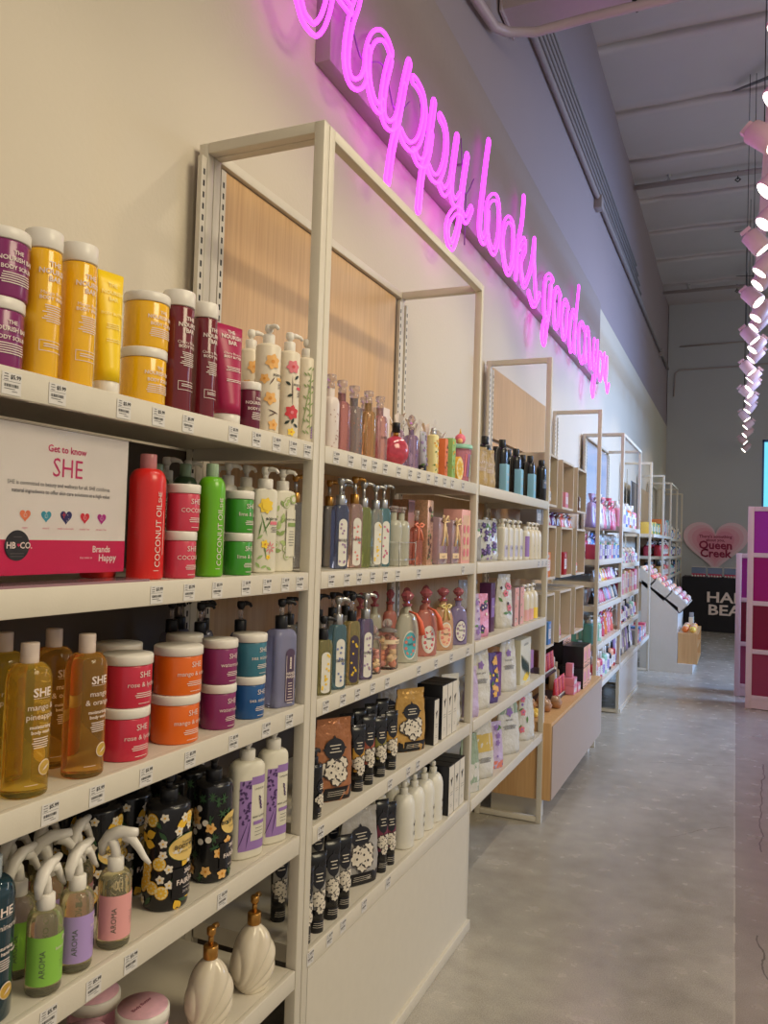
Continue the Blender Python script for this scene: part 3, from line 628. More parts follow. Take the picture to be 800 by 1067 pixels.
# roof braces with drop wires
for k, (x, y, z) in enumerate(((.93, 8.3, 5.9), (.95, 12.2, 5.9), (.97, 14.2, 5.88))):
    rt = empty('roof_brace', (x, y, z)); tag(rt, ['dark sloping metal brace under the ceiling beside the first spotlights', 'dark metal brace under the ceiling, second along the track', 'small dark metal brace under the ceiling nearest the back wall'][k], 'brace')
    m = MB(); m.add([(-.16, .25, .06), (-.10, .25, .06), (.35, -.35, -.16), (.22, -.35, -.16), (-.16, .25, .05), (-.10, .25, .05), (.35, -.35, -.17), (.22, -.35, -.17)], [(0, 3, 2, 1), (4, 5, 6, 7), (0, 1, 5, 4), (2, 3, 7, 6), (1, 2, 6, 5), (3, 0, 4, 7)], M('dark_brace', L(96, 92, 96), .5)); m.build('brace_plate', rt)
    m = MB(); m.tube([(-.0, -.1, 0), (-.0, -.1, -2.55)], .003, SLOT, 5); m.build('drop_wire', rt)

# ---------------------------------------------------------------- light track with spotlights
TP = M('track_white', L(226, 196, 206), .4)
rt = empty('light_track', (0, 0, 0)); tag(rt, 'long white track suspended over the aisle carrying the spotlights', 'light track')
TX, TZ = .985, 3.27
m = MB(); m.box(TX-.022, TX+.022, -2.6, 15.9, TZ, TZ+.035, TP); m.box(TX-.008, TX+.008, -2.6, 15.9, TZ+.035, TZ+.06, TP); m.build('rail', rt)
for y in (2.2, 5.0, 8.2, 11.2, 14.2): m = MB(); m.tube([(TX, y, TZ+.05), (TX, y, 5.9)], .003, SLOT, 5); m.build('suspension_wire', rt)
GLOW = M('lamp_glow', (1, .95, .85), .4, emit=(1, .9, .74), es=6)
proto = None
ys_h = [-2.2, -1.3, -.7, -.1, .5, 1.1, 1.7, 2.3, 2.9, 3.35, 3.72, 4.2, 4.62, 5.0, 5.42, 5.7, 6.1, 6.5, 6.8, 7.2, 7.55, 7.95, 8.5, 8.9, 9.4, 9.8, 10.3, 10.9, 11.6, 12.4, 13.3, 14.2, 15.3]
SL = bpy.data.lights.new('spot_beam', 'SPOT'); SL.energy = HEAD_W; SL.color = (1, .87, .68); SL.spot_size = math.radians(75); SL.spot_blend = .6; SL.shadow_soft_size = .035
for k, y in enumerate(ys_h):
    if proto is None:
        root = empty('track_spotlight', (0, 0, 0))
        m = MB(); m.lathe([(.052, -.065), (.055, -.06), (.05, .055), (.044, .06), (.001, .062)], TP, 24); m.build('housing', root)
        m = MB(); m.lathe([(.046, -.0672), (.046, -.066)], GLOW, 24); m.build('lens', root)
        m = MB(); m.tube([(.0, .0, .05), (0, 0, .085)], .012, TP, 8); m.box(-.03, .03, -.012, .012, .075, .095, TP); m.build('swivel', root)
        proto = root
        lo = bpy.data.objects.new('spot_beam', SL); col.objects.link(lo); lo.parent = root; lo.location = (0, 0, -.075)
        root2 = root
    else: root2 = copy_tree(proto)
    sgn = -1 if k % 3 == 1 else 1
    if k == 7: sgn = 1
    root2.location = (TX+sgn*.035, y, 3.165)
    tilt = R.uniform(.62, .85)*sgn; root2.rotation_euler = (R.uniform(-.25, .1), tilt, 0)
    nth = k-8
    tag(root2, 'white spotlight on the aisle ceiling track, tilted %s' % ('towards the wall shelves' if sgn > 0 else 'away from the wall'), 'spotlight', 'spotlights tilted to the wall shelves' if sgn > 0 else 'spotlights tilted to the shop floor')

# ---------------------------------------------------------------- neon sign
NEONM = M('neon_pink', (.9, .2, .9), .4, emit=(.80, .035, .95), es=2.4, var=0)
rt = empty('neon_sign', (0, 0, 0)); tag(rt, 'glowing pink neon sign in script lettering Happy looks good on you', 'neon sign')
BO = M('sign_board_grey', L(158, 144, 140), .6)
m = MB(); m.box(WX, -.306, 2.163, 7.55, 2.885, 3.64, BO, bev=.002); m.build('backing_board', rt)
def catmull(p, step=.012):
    out = []
    for i in range(len(p)-1):
        p0 = p[max(0, i-1)]; p1 = p[i]; p2 = p[i+1]; p3 = p[min(len(p)-1, i+2)]
        n = max(2, int(math.hypot(p2[0]-p1[0], p2[1]-p1[1])/step))
        for k in range(n):
            t = k/n; out.append(tuple(.5*((2*p1[j])+(-p0[j]+p2[j])*t+(2*p0[j]-5*p1[j]+4*p2[j]-p3[j])*t*t+(-p0[j]+3*p1[j]-3*p2[j]+p3[j])*t**3) for j in (0, 1)))
    out.append(p[-1]); return out
def loopline(p, d):
    n = len(p); nr = []
    for i in range(n):
        a = p[max(0, i-2)]; b = p[min(n-1, i+2)]; l = math.hypot(b[0]-a[0], b[1]-a[1]) or 1; nr.append((-(b[1]-a[1])/l, (b[0]-a[0])/l))
    A = [(q[0]+d*v[0], q[1]+d*v[1]) for q, v in zip(p, nr)]; B = [(q[0]-d*v[0], q[1]-d*v[1]) for q, v in zip(p, nr)]
    def cap(q, v, s):
        a0 = math.atan2(v[1], v[0]); return [(q[0]+d*math.cos(a0+s*PI*k/5), q[1]+d*math.sin(a0+s*PI*k/5)) for k in range(1, 5)]
    return A+cap(p[-1], nr[-1], -1)+B[::-1]+cap(p[0], (-nr[0][0], -nr[0][1]), -1)
for ltr, strokes in NEON.items():
    m = MB(); first = strokes[0][0][0]; far = (first-2)/5
    for s_ in strokes:
        p = catmull(s_); d = .0155
        m.tube([(-.262, a, b) for a, b in loopline(p, d)], .0072, NEONM, 7, closed=True, side=(1, 0, 0))
    m.build('neon_letter', rt)
m = MB()
WIRE = M('thin_wire', L(150, 90, 170), .4)
m.tube([(-.28, y, z) for y, z in catmull([(2.2, 3.15), (2.32, 2.98), (2.5, 3.05), (2.62, 2.95), (2.75, 3.05)], .03)], .003, WIRE, 6)
m.build('cable', rt); m = MB(); m.tube([(-.28, y, z) for y, z in catmull([(2.86, 3.1), (2.93, 3.02), (3.0, 3.1)], .03)], .003, WIRE, 6); m.build('cable', rt); m = MB()
m.tube([(-.28, y, z) for y, z in catmull([(3.36, 3.2), (3.43, 2.98), (3.56, 3.1)], .03)], .003, WIRE, 6); m.tube([(-.28, 3.45, 2.99), (-.28, 3.45, 2.75)], .003, WIRE, 6)
m.build('cable', rt)
m = MB()
for y in (2.45, 3.4, 4.5, 5.6, 6.7): m = MB(); m.tube([(-.306, y, 3.1), (-.262, y, 3.1)], .006, SILV, 8); m.build('standoff', rt)

# ================================================================ shelving
SZ = [1.617, 1.326, 1.033, .745, .455]
def shelf_part(root, y0, y1, z, tags=(), d=.335, gap=.002, xo=0):
    m = MB(); m.box(-d+xo, xo-.012, y0+gap, y1-gap, z-.012, z, WHITE); m.box(xo-.012, xo, y0+gap, y1-gap, z-.040, z, WHITE, bev=.0012)
    m.box(-d+xo, xo-.012, y0+gap, y0+gap+.012, z-.04, z-.012, WHITE); m.box(-d+xo, xo-.012, y1-gap-.012, y1-gap, z-.04, z-.012, WHITE)
    s = m.build('shelf', root)
    for y in tags: t = PT.copy(); t.location = (xo+.0006, y, z-.0205); col.objects.link(t); t.parent = s
    return s
def make_tag():
    m = MB(); S = Surf(m, flat=.0004, eps=.0002)
    m.box(0, .0004, -.0155, .0155, -.0165, .0125, PAPER)
    S.text('$5.99', .006, .0045, .0075, INK, True); S.lines(-.009, .0105, .009, 3, .0035, .0008, INK, 3)
    S.patch(-.014, .014, .0006, .001, INK, 1, 1)
    rr = random.Random(4); u = -.012
    while u < .011: w_ = rr.choice((.0006, .0012, .0018)); S.patch(u, u+w_, -.0065, -.0025, INK, 1, 1); u += w_+.0007
    S.lines(-.003, -.0085, .02, 1, .003, .0007, INK, 5); S.lines(.005, -.0115, .012, 1, .003, .0007, INK, 7)
    return m.build('price_tag')
PT = make_tag()
def end_frame(root, y1, w_=.026, x0=-.345, x1=0, top=TOP, base=True, slots=True):
    """closed rectangular frame standing across the bay; y1 = far face"""
    y0 = y1-w_; m = MB(); m.box(x1-w_, x1, y0, y1, 0, top, FRAMEM, bev=.0015); m.box(x0, x0+w_, y0, y1, 0, top, FRAMEM, bev=.0015)
    m.box(x0+w_, x1-w_, y0, y1, top-w_, top, FRAMEM, bev=.0015); m.box(x0+w_, x1-w_, y0, y1, .004, .004+w_, FRAMEM, bev=.0015); m.build('end_frame', root)
def upright(root, y, z0=.05, z1=TOP-.04, x=-.302):
    x = -.318; m = MB(); m.box(x-.012, x, y-.010, y+.010, z0, z1, WHITE)
    k = z1-.03
    while k > max(z0, .9): m.box(x-.0005, x+.0006, y-.0028, y+.0028, k-.014, k, SLOT); k -= .028
    m.build('slotted_upright', root)
def rail(root, x0, x1, y0, y1, z0, z1, name='rail'): m = MB(); m.box(x0, x1, y0, y1, z0, z1, FRAMEM, bev=.0015); m.build(name, root)
def panel(root, x, y0, y1, z0, z1, mat, name='back_panel', t=.01): m = MB(); m.box(x-t, x, y0, y1, z0, z1, mat); m.build(name, root)
TAGS = {'a1': [0.762, 0.84, 0.973, 1.055, 1.133, 1.27, 1.35, 1.426, 1.493, 1.556], 'a2': [1.068, 1.154, 1.237, 1.332, 1.409, 1.481, 1.542], 'a3': [0.86, 0.95, 1.06, 1.175, 1.308, 1.425, 1.517], 'a4': [0.873, 0.96, 1.041, 1.29], 'b1': [1.697, 1.775, 1.853, 1.918, 1.988, 2.083, 2.17, 2.24, 2.322, 2.392, 2.474, 2.552, 2.666], 'b2': [1.693, 1.775, 1.846, 1.928, 2.011, 2.099, 2.264, 2.692], 'b3': [1.685, 1.775, 1.857, 1.951, 2.047, 2.288, 2.441, 2.593, 2.774], 'b4': [1.681, 2.089, 2.226, 2.304], 'b5': [1.651, 1.745, 1.817, 1.94, 2.098], 'c2': [3.877, 3.961, 4.049]}
# ---------------------------------------------------------------- bay 1 (nearest)
b1 = empty('shelving_bay', (0, 0, 0)); tag(b1, 'nearest cream metal shelving bay, with five price-tagged shelves and an open top', 'shelving')
for k, z in enumerate(SZ): shelf_part(b1, .34, 1.585, z-(.0 if k < 4 else .003), TAGS.get('a%d' % (k+1), ()))
end_frame(b1, 1.612); upright(b1, 1.572); upright(b1, .36)
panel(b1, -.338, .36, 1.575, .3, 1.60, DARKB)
m = MB(); m.box(-.335, 0, .34, 1.585, .0, .1, WHITE); m.build('kick_base', b1)
# ---------------------------------------------------------------- bay 2
b2 = empty('shelving_bay', (0, 1.6, 0)); tag(b2, 'second cream shelving bay, a full box frame with oak back and solid front panel', 'shelving')
def loc(root):
    for ch in root.children: ch.location.y -= root.location.y
for k, z in enumerate(SZ[:4]): shelf_part(b2, 1.641, 2.832, z, TAGS.get('b%d' % (k+1), ()))
s5 = shelf_part(b2, 1.641, 2.832, .468)
m = MB(); m.box(-.012, 0, 1.642, 2.832, .03, .4275, FRAMEM); ls = m.build('front_panel', b2)
for y in TAGS['b5']: t = PT.copy(); t.location = (.0006, y, .452); col.objects.link(t); t.parent = ls
m = MB(); m.box(-.012, .012, 1.615, 2.858, .0, .036, FRAMEM, bev=.002); m.build('base_rail', b2)
end_frame(b2, 1.641); end_frame(b2, 2.858)
rail(b2, -.026, 0, 1.641, 2.832, TOP-.026, TOP, 'front_rail'); rail(b2, -.345, -.319, 1.641, 2.832, TOP-.026, TOP, 'rear_rail')
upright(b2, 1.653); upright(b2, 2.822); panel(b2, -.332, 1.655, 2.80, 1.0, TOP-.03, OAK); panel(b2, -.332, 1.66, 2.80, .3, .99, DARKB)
loc(b2)
# ---------------------------------------------------------------- bay 3
b3 = empty('shelving_bay', (0, 2.87, 0)); tag(b3, 'third cream shelving bay, open at the foot, with skincare bottles and pouches', 'shelving')
for k, z in enumerate(SZ): shelf_part(b3, 2.868, 4.067, z, TAGS.get('c%d' % (k+1), ()))
end_frame(b3, 4.094); upright(b3, 2.885); upright(b3, 4.055); panel(b3, -.33, 2.89, 4.05, .9, 1.60, OAK2); loc(b3)
# ---------------------------------------------------------------- bay 4: display cubes over an oak plinth
b4 = empty('shelving_bay', (0, 4.1, 0)); tag(b4, 'fourth shelving frame, holding three rows of display cubes above the oak plinth', 'shelving')
end_frame(b4, 5.78); upright(b4, 4.115); upright(b4, 5.73); panel(b4, -.33, 4.13, 5.44, 1.96, TOP-.02, OAK); panel(b4, -.33, 4.13, 5.72, .5, 1.94, OAK2); loc(b4)
CUBE = M('cube_laminate', L(204, 190, 166), .5)
rown = ['top', 'middle', 'bottom']; coln = ['first', 'middle', 'far']
for r_, (z0, z1) in enumerate(((1.60, 1.875), (1.215, 1.50), (.855, 1.14))):
    for c_, (y0, y1) in enumerate(((4.13, 4.38), (4.52, 4.86), (4.99, 5.30))):
        root = empty('display_cube', (-.17, (y0+y1)/2, z0)); tag(root, 'open wooden display cube, %s one in the %s row above the oak plinth' % (coln[c_], rown[r_]), 'display cube', 'display cubes above the oak plinth')
        w_, h_ = (y1-y0)/2, z1-z0; m = MB(); t = .012; x0, x1 = -.155, .15
        m.box(x0, x1, -w_, -w_+t, 0, h_, CUBE); m.box(x0, x1, w_-t, w_, 0, h_, CUBE); m.box(x0, x1, -w_+t, w_-t, 0, t, CUBE); m.box(x0, x1, -w_+t, w_-t, h_-t, h_, CUBE); m.build('cube_shell', root)
        m = MB(); m.box(x0, x0+.006, -w_+t, w_-t, t, h_-t, OAK2); m.build('cube_back', root)
root = empty('oak_plinth', (0, 4.08, 0)); tag(root, 'long low oak plinth with a beige front between the third and fifth bays', 'plinth')
m = MB(); m.box(-.295, .04, 0, 1.65, .115, .50, OAK2, bev=.002); m.build('plinth_box', root)
m = MB(); m.box(.041, .046, .01, 1.64, .117, .485, M('beige_laminate', L(176, 154, 134), .45)); m.build('front_panel', root)
for y in (.1, 1.55): m = MB(); m.box(-.28, -.02, y-.03, y+.03, 0, .115, FRAMEM); m.build('leg', root)
# ---------------------------------------------------------------- bays 5 to 6
def far_bay(y0, y1, label, zs, box=False, lowpanel=None, back=None, near=False, d=.335):
    b = empty('shelving_bay', (0, y0, 0)); tag(b, label, 'shelving')
    for z in zs: shelf_part(b, y0+.006, y1-.027, z, d=d)
    end_frame(b, y1)
    if near: end_frame(b, y0+.026)
    if box: rail(b, -.026, 0, y0+.026, y1-.026, TOP-.026, TOP, 'front_rail'); rail(b, -.345, -.319, y0+.026, y1-.026, TOP-.026, TOP, 'rear_rail')
    upright(b, y0+.04); upright(b, y1-.04)
    if lowpanel: m = MB(); m.box(-.012, 0, y0+.03, y1-.028, .01, lowpanel-.041, M('gloss_white_panel', L(206, 200, 190), .15)); m.build('front_panel', b); m = MB(); m.box(-.01, .01, y0, y1, 0, .03, FRAMEM); m.build('base_rail', b)
    if back: panel(b, -.33, y0+.03, y1-.05, back[0], back[1], back[2])
    loc(b); return b
BLUEG = M('gloss_back_panel', L(186, 192, 204), .12)
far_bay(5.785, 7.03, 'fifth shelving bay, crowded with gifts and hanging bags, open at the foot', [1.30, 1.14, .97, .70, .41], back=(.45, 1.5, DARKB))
far_bay(7.035, 8.38, 'sixth shelving bay, a box frame with a glossy white lower panel', [1.565, 1.25, .98, .73, .41], box=True, lowpanel=.41, back=(1.6, 2.31, BLUEG), near=True)
far_bay(8.385, 9.56, 'seventh shelving bay, mostly empty, beside the stepped bins', [.41], back=None)
far_bay(9.9, 11.3, 'eighth shelving frame behind the stepped bins', [1.55], back=None)
far_bay(11.3, 12.63, 'ninth shelving bay, with red and pink bottles, beyond the bins', [1.55, 1.27, .98], back=(.5, 2.2, OAK), near=True)
far_bay(12.64, 14.02, 'tenth shelving bay, a box frame near the back wall', [1.53, 1.26, .98, .70], box=True)
far_bay(14.03, 15.3, 'last shelving bay against the back wall', [1.53, 1.26, .98, .70])

# ================================================================ products: nearest bay
YEL = M('mango_yellow_liquid', L(238, 182, 22), .18, coat=.4); YELB = M('bright_yellow_plastic', L(246, 208, 20), .35); PURP = M('plum_purple', L(128, 36, 96), .25, coat=.3)
DRED = M('berry_red_liquid', L(110, 30, 38), .16, coat=.4); PINKR = M('raspberry_plastic', L(168, 34, 78), .35); BERRY = M('berry_scrub', L(104, 28, 52), .3)
FZ = lambda k: (D[k][1], D[k][2], D[k][4]) if False else (D[k][1], D[k][2])
def dd(k): s, x, y, w_, h, n = D[k]; return x, y, SZD[s], w_, h, n
def stack(k, label, label2, body, lid, r=None, hh=None, **kw):
    x, y, z, w_, h, n = dd(k); r = r or w_/2; y -= .012 if k == 'purp_jar' else 0
    tub(label2, x, y, z, r, h, body, lid, **kw)
    if n == 2: tub(label, x+R.uniform(-.002, .002), y+R.uniform(0, .004), z+h+.0003, r, h, body, lid, **kw)
g = 'purple cream jars at the near end of the top shelf'
stack('purp_jar', 'purple cream jar with white lid, upper of two at the top shelf near end', 'purple cream jar with white lid, lower of two at the top shelf near end', PURP, CAPW, nb=True, l1='BODY SCRUB', grp=g)
x, y, z, w_, h, n = dd('yel_bot1'); cyl_bottle('tall yellow bottle with white cap beside the purple jars, taller-looking of the pair', x, y, z, w_/2, h, YEL, CAPW, 'Mango Butter', grp='tall yellow bottles on the top shelf')
x, y, z, w_, h, n = dd('yel_bot2'); cyl_bottle('tall yellow bottle with white cap next to the bright yellow tube', x, y, z, w_/2, h, YEL, CAPW, 'Mango Butter', grp='tall yellow bottles on the top shelf')
PYEL = M('pale_yellow_print', L(250, 232, 140), .5)
x, y, z, w_, h, n = dd('yel_tube'); squeeze_tube('bright yellow squeeze tube standing on its white cap on the top shelf', x, y, z, w_, h, YELB, CAPW, [('THE', .86, .009, True), ('NOURISH', .79, .009, True), ('BAR', .73, .009, True), ('BODY BUTTER', .6, .006, True)], txt=PYEL, capr=.019)
stack('yel_jar', 'golden yellow cream jar with white lid, upper of the stacked two on the top shelf', 'golden yellow cream jar with white lid, lower of the stacked two on the top shelf', YEL, CAPW, nb=True, l1='BODY SCRUB', grp='stacked golden yellow jars on the top shelf')
x, y, z, w_, h, n = dd('dr_bot1'); cyl_bottle('tall dark red bottle with white cap beside the stacked yellow jars', x, y, z, w_/2, h, DRED, CAPW, 'Cherry Blossom', grp='tall dark red bottles on the top shelf')
x, y, z, w_, h, n = dd('dr_bot2'); cyl_bottle('tall dark red bottle with white cap partly behind the raspberry tube', x, y, z, w_/2, h, DRED, CAPW, 'Cherry Blossom', grp='tall dark red bottles on the top shelf')
x, y, z, w_, h, n = dd('pk_tube'); squeeze_tube('raspberry pink squeeze tube lettered nourish bar on its white cap', x, y, z, w_, h, PINKR, CAPW, [('THE', .90, .010, True), ('NOURISH', .84, .0115, True), ('BAR', .775, .0115, True), ('Cherry Blossom', .66, .0065, False), ('BODY BUTTER', .62, .0065, True)], rz=-.25, capr=.027)
x, y, z, w_, h, n = dd('dr_jar'); tub('small berry red jar with white lid between the raspberry tube and the pump bottles', x, y, z, w_/2, h, BERRY, CAPW, nb=True, l1='BODY SCRUB')
CRM = M('ivory_plastic', L(224, 212, 188), .35); ORGF = M('print_orange_flower', L(232, 176, 100), .5); ORGD = M('print_amber', L(214, 140, 40), .5)
REDF = M('print_red_flower', L(206, 58, 66), .5); PNKF = M('print_pink_flower', L(222, 120, 130), .5); BRN = M('print_brown_stem', L(84, 54, 46), .5); YLF = M('print_yellow_flower', L(244, 206, 60), .5); LIL = M('print_lilac', L(140, 110, 170), .5)
def art_label(S, u, v, w_, line, bar, barc, seed=3):
    S.text(line, u, v, w_*.13, INK, True); S.patch(u-w_*.2, u+w_*.2, v-w_*.16, v-w_*.04, barc, 6, 1, 2); microtext(S, u, v-w_*.24, w_*.34, 4, M('grey_print', L(120, 112, 104), .6), seed)
def art_orange(S, w_, h):
    u = -w_*.12
    S.flower(u, h*.82, w_*.3, ORGF, ORGD, 6, .3); S.flower(u-w_*.05, h*.40, w_*.26, ORGF, ORGD, 5, .9); S.flower(u+w_*.1, h*.1, w_*.22, ORGF, ORGD, 5, .2); S.flower(-w_*.42, h*.62, w_*.2, ORGF, ORGD, 5, 1)
    S.leaf(u, h*.6, w_*.4, .0028, 1.0, BRN); S.leaf(u+w_*.1, h*.25, w_*.5, .0026, -.3, BRN); S.leaf(u+w_*.06, h*.22, w_*.4, .0026, .5, BRN)
    art_label(S, w_*.3, h*.66, w_, 'BODY WASH', 1, M('print_tan_bar', L(222, 170, 90), .5))
def art_redfl(S, w_, h):
    u = -w_*.12
    S.flower(u, h*.84, w_*.3, PNKF, REDF, 6); S.flower(u, h*.30, w_*.32, REDF, PNKF, 6); S.disc(u+w_*.08, h*.32, w_*.13, REDF, 3)
    for a, b_, an in ((.2, .72, .8), (-.2, .64, -.6), (-.1, .5, .4), (.05, .2, 1.2), (.22, .15, -.5), (-.2, .18, .6)): S.leaf(u+w_*a, h*b_, w_*.28, w_*.13, an, M('print_dark_leaf', L(40, 50, 40), .5))
    S.leaf(u, h*.55, h*.4, .002, 1.6, BRN); S.flower(u, h*.07, w_*.18, YLF, ORGD)
    art_label(S, w_*.3, h*.62, w_, 'BODY WASH', 1, M('print_rose_bar', L(206, 70, 90), .5), 5)
def art_sprig(S, w_, h):
    u = -w_*.1; G = M('print_sage', L(140, 160, 100), .5)
    for s_, u0 in ((1, u), (-1, u-w_*.15)):
        S.leaf(u0, h*.5, h*.85, .0022, 1.5+.08*s_, G)
        for k in range(12): S.leaf(u0+w_*.1*(1 if k % 2 else -1), h*(.12+.07*k), w_*.24, w_*.065, 1.57-(.7 if k % 2 else -.7), G)
    for k in range(5): S.leaf(u+w_*.12, h*(.06+.03*k), w_*.12, w_*.1, .6, LIL)
    art_label(S, w_*.32, h*.66, w_, 'BODY WASH', 1, LIL, 8)
gp = 'ivory flower-printed pump bottles at the far end of the top shelf'
for k, lab, art, rt_ in (('pump_org_r', 'ivory pump bottle with orange flowers standing behind the one with the same print', art_orange, 1.2), ('pump_org', 'ivory pump bottle printed with orange vanilla flowers at the front of the top shelf', art_orange, .0), ('pump_red', 'ivory pump bottle printed with red and pink roses', art_redfl, 1.3), ('pump_grn', 'ivory pump bottle printed with green herb sprigs beside the frame post', art_sprig, .9)):
    x, y, z, w_, h, n = dd(k); pump_bottle(lab, x, y, z, max(w_, .05), h, CRM, CAPW, art, gp, fy=.9, n=2, rz=-.35, rot=rt_, bodyf=.815, cr=.0125, ch=.022, shf=.03)
# ---- second shelf: sign holder
root = empty('sign_holder', (-.05, .72, SZD['a2'])); tag(root, 'acrylic holder on the second shelf with a white and pink card reading SHE', 'sign holder')
SW, SH = .3, .23; y1 = .328; y0 = y1-.36
ACR = M('acrylic', (.97, .97, .98), .0, trans=1, ior=1.04, var=0)
m = MB(); m.box(.0, .002, y0, y1, .002, SH, ACR); m.build('acrylic_sleeve', root)
m = MB(); m.box(-.01, .048, y0, y1+.004, 0, .004, M('acrylic_base', L(222, 170, 180), .06, trans=.6)); m.build('acrylic_foot', root)
m = MB(); m.box(-.0022, -.0008, y0+.002, y1-.003, .014, SH-.002, M('card_white', L(226, 216, 208), .55)); S = Surf(m, flat=-.0008, eps=.0003)
RED = M('card_crimson', L(204, 24, 78), .5); S.patch(y0+.002, y1-.003, .014, .064, RED, 1, 1)
uc = .194; GRY = M('card_grey_text', L(96, 88, 86), .5); PKT = M('card_pink_text', L(206, 52, 104), .5)
S.text('Get to know', uc, .194, .0145, PKT, True); S.text('SHE', uc+.002, .158, .040, PKT, sx=.9)
S.text('SHE is committed to beauty and wellness for all, SHE combines', uc-.008, .142, .0088, INK, sx=.88); S.text('natural ingredients to offer skin care solutions at a high value', uc-.004, .131, .0088, INK, sx=.88)
def heart_pts(r, n=30):
    p = []
    for i in range(n): t = 2*PI*i/n; p.append((r*16*math.sin(t)**3/16, r*(13*math.cos(t)-5*math.cos(2*t)-2*math.cos(3*t)-math.cos(4*t))/16))
    return p
for k, (u, c_, t_) in enumerate(((.120, L(226, 120, 76), 'vegan'), (.158, L(60, 150, 168), 'natural'), (.196, L(44, 40, 96), 'made in Australia'), (.234, L(214, 44, 56), 'cruelty free'), (.270, L(176, 44, 130), 'paraben free'))):
    S.poly(u, .099, heart_pts(.0095 if k != 2 else .0115), C(c_, .5)); S.text(t_, u, .080, .0045, PKT)
    if k == 2:
        S.patch(u-.008, u-.001, .101, .1025, REDF, 2, 1, 3); S.patch(u-.0052, u-.0038, .097, .106, REDF, 2, 1, 3)
        for a, b_ in ((.003, .102), (.005, .096), (.002, .093)): S.disc(u+a, b_, .0008, TXTW, 3, 6)
    else: S.disc(u, .099, .003, PAPER, 3, 8); S.disc(u, .099, .0024, C(c_, .5), 3.5, 8)
S.text('Brands', .272, .046, .014, TXTW, True); S.text('Happy', .286, .032, .015, TXTW, True); S.text('that make us', .240, .036, .005, TXTW)
S.disc(.108, .056, .0215, M('badge_charcoal', L(44, 42, 44), .5), 4, 32); S.text('HB', .097, .052, .0125, TXTW, True, e=6); S.text('CO.', .123, .052, .0125, TXTW, True, e=6); S.poly(.110, .0565, heart_pts(.0028), RED, 6)
S.lines(.108, .0685, .022, 1, .003, .0008, GRY, 1, 6); S.lines(.108, .045, .024, 2, .004, .0008, GRY, 2, 6)
m.build('printed_card', root)
# coconut oil
COCR = M('coral_red_plastic', L(216, 40, 36), .28, coat=.2); COCG = M('lime_green_plastic', L(104, 178, 26), .28, coat=.2)
CAPP = M('rose_cap', L(206, 130, 130), .25, trans=.2); CAPG = M('pale_green_cap', L(160, 186, 150), .25, trans=.2); DKG = M('dark_green_plastic', L(48, 70, 46), .3)
def art_coco(S, w_, h):
    u = w_*.10; S.text('COCONUT OIL', u, h*.40, .0155, TXTW, vert=True); S.text('SHE', u, h*.74, .011, TXTW, vert=True)
    S.lines(u+.006, h*.62, .0015, 1, .2, h*.4, TXTW, 1)
    S.patch(u-.012, u-.001, h*.08, h*.085, TXTW, 3, 1)
x, y, z, w_, h, n = dd('coco_red'); flip_bottle('coral red coconut oil bottle with rosy cap at the front of the second shelf', x, y, z, w_, h, COCR, CAPP, art_coco, 'coral red coconut oil bottles', fy=.95, n=2)
x, y, z, w_, h, n = dd('coco_red_r'); flip_bottle('coral red bottle half hidden behind the acrylic sign', x-.03, y-.012, z, w_, .205, COCR, CAPP, art_coco, 'coral red coconut oil bottles', fy=.95, n=2)
x, y, z, w_, h, n = dd('coco_grn'); flip_bottle('lime green coconut oil bottle between the pink and the green jars', x, y, z, w_, h, COCG, CAPG, art_coco, fy=.95, n=2)
for k, lab in (('coco_grn_r', 'dark green bottle with pale cap at the second shelf back, nearer the red bottle'), ('coco_grn_r2', 'dark green bottle with pale cap at the second shelf back, behind the pink jars')):
    x, y, z, w_, h, n = dd(k); flip_bottle(lab, x, y, z, w_, h, DKG, CAPG, art_coco, 'dark green bottles at the back of the second shelf', fy=.95, n=2)
PKS = M('coconut_pink_scrub', L(206, 62, 84), .3, coat=.2); GRS = M('lime_green_scrub', L(64, 150, 44), .3, coat=.2)
stack('pk_tub', 'pink red coconut scrub jar, upper of the stack of two', 'pink red coconut scrub jar, lower of the stack of two', PKS, CAPW, l1='COCONUT', grp='stacked pink red scrub jars')
stack('grn_tub', 'green lime scrub jar, upper of the stack of two', 'green lime scrub jar, lower of the stack of two', GRS, CAPW, l1='lime & coco', grp='stacked green lime scrub jars')
WPL = M('soft_white_plastic', L(222, 216, 196), .35)
def art_yel(S, w_, h):
    S.flower(-.1*w_, h*.84, w_*.3, YLF, ORGD, 7); S.disc(-.1*w_, h*.84, w_*.18, YLF, 4)
    for a, b_, an, l in ((-.15, .6, 1.9, .3), (-.3, .55, 1.4, .2), (0, .6, 1.0, .24), (-.1, .3, 1.8, .26)): S.leaf(w_*a, h*b_, h*l, .0028, an, LEAFG)
    for k in range(8): a = k*PI/4; S.leaf(w_*.12+math.cos(a)*w_*.14, h*.32+math.sin(a)*w_*.14, w_*.2, w_*.05, a, PNKF)
    S.flower(-w_*.1, h*.36, w_*.17, YLF, ORGD); S.flower(w_*.05, h*.2, w_*.1, YLF, ORGD)
    for a, b_, an in ((-.28, .2, .6), (-.12, .08, .3), (.1, .06, 2.6), (-.35, .1, 2.2), (-.3, .45, .7)): S.leaf(w_*a, h*b_, w_*.26, w_*.1, an, M('print_light_leaf', L(150, 178, 110), .5))
    art_label(S, w_*.3, h*.66, w_, 'BODY WASH', 1, PNKF, 8)
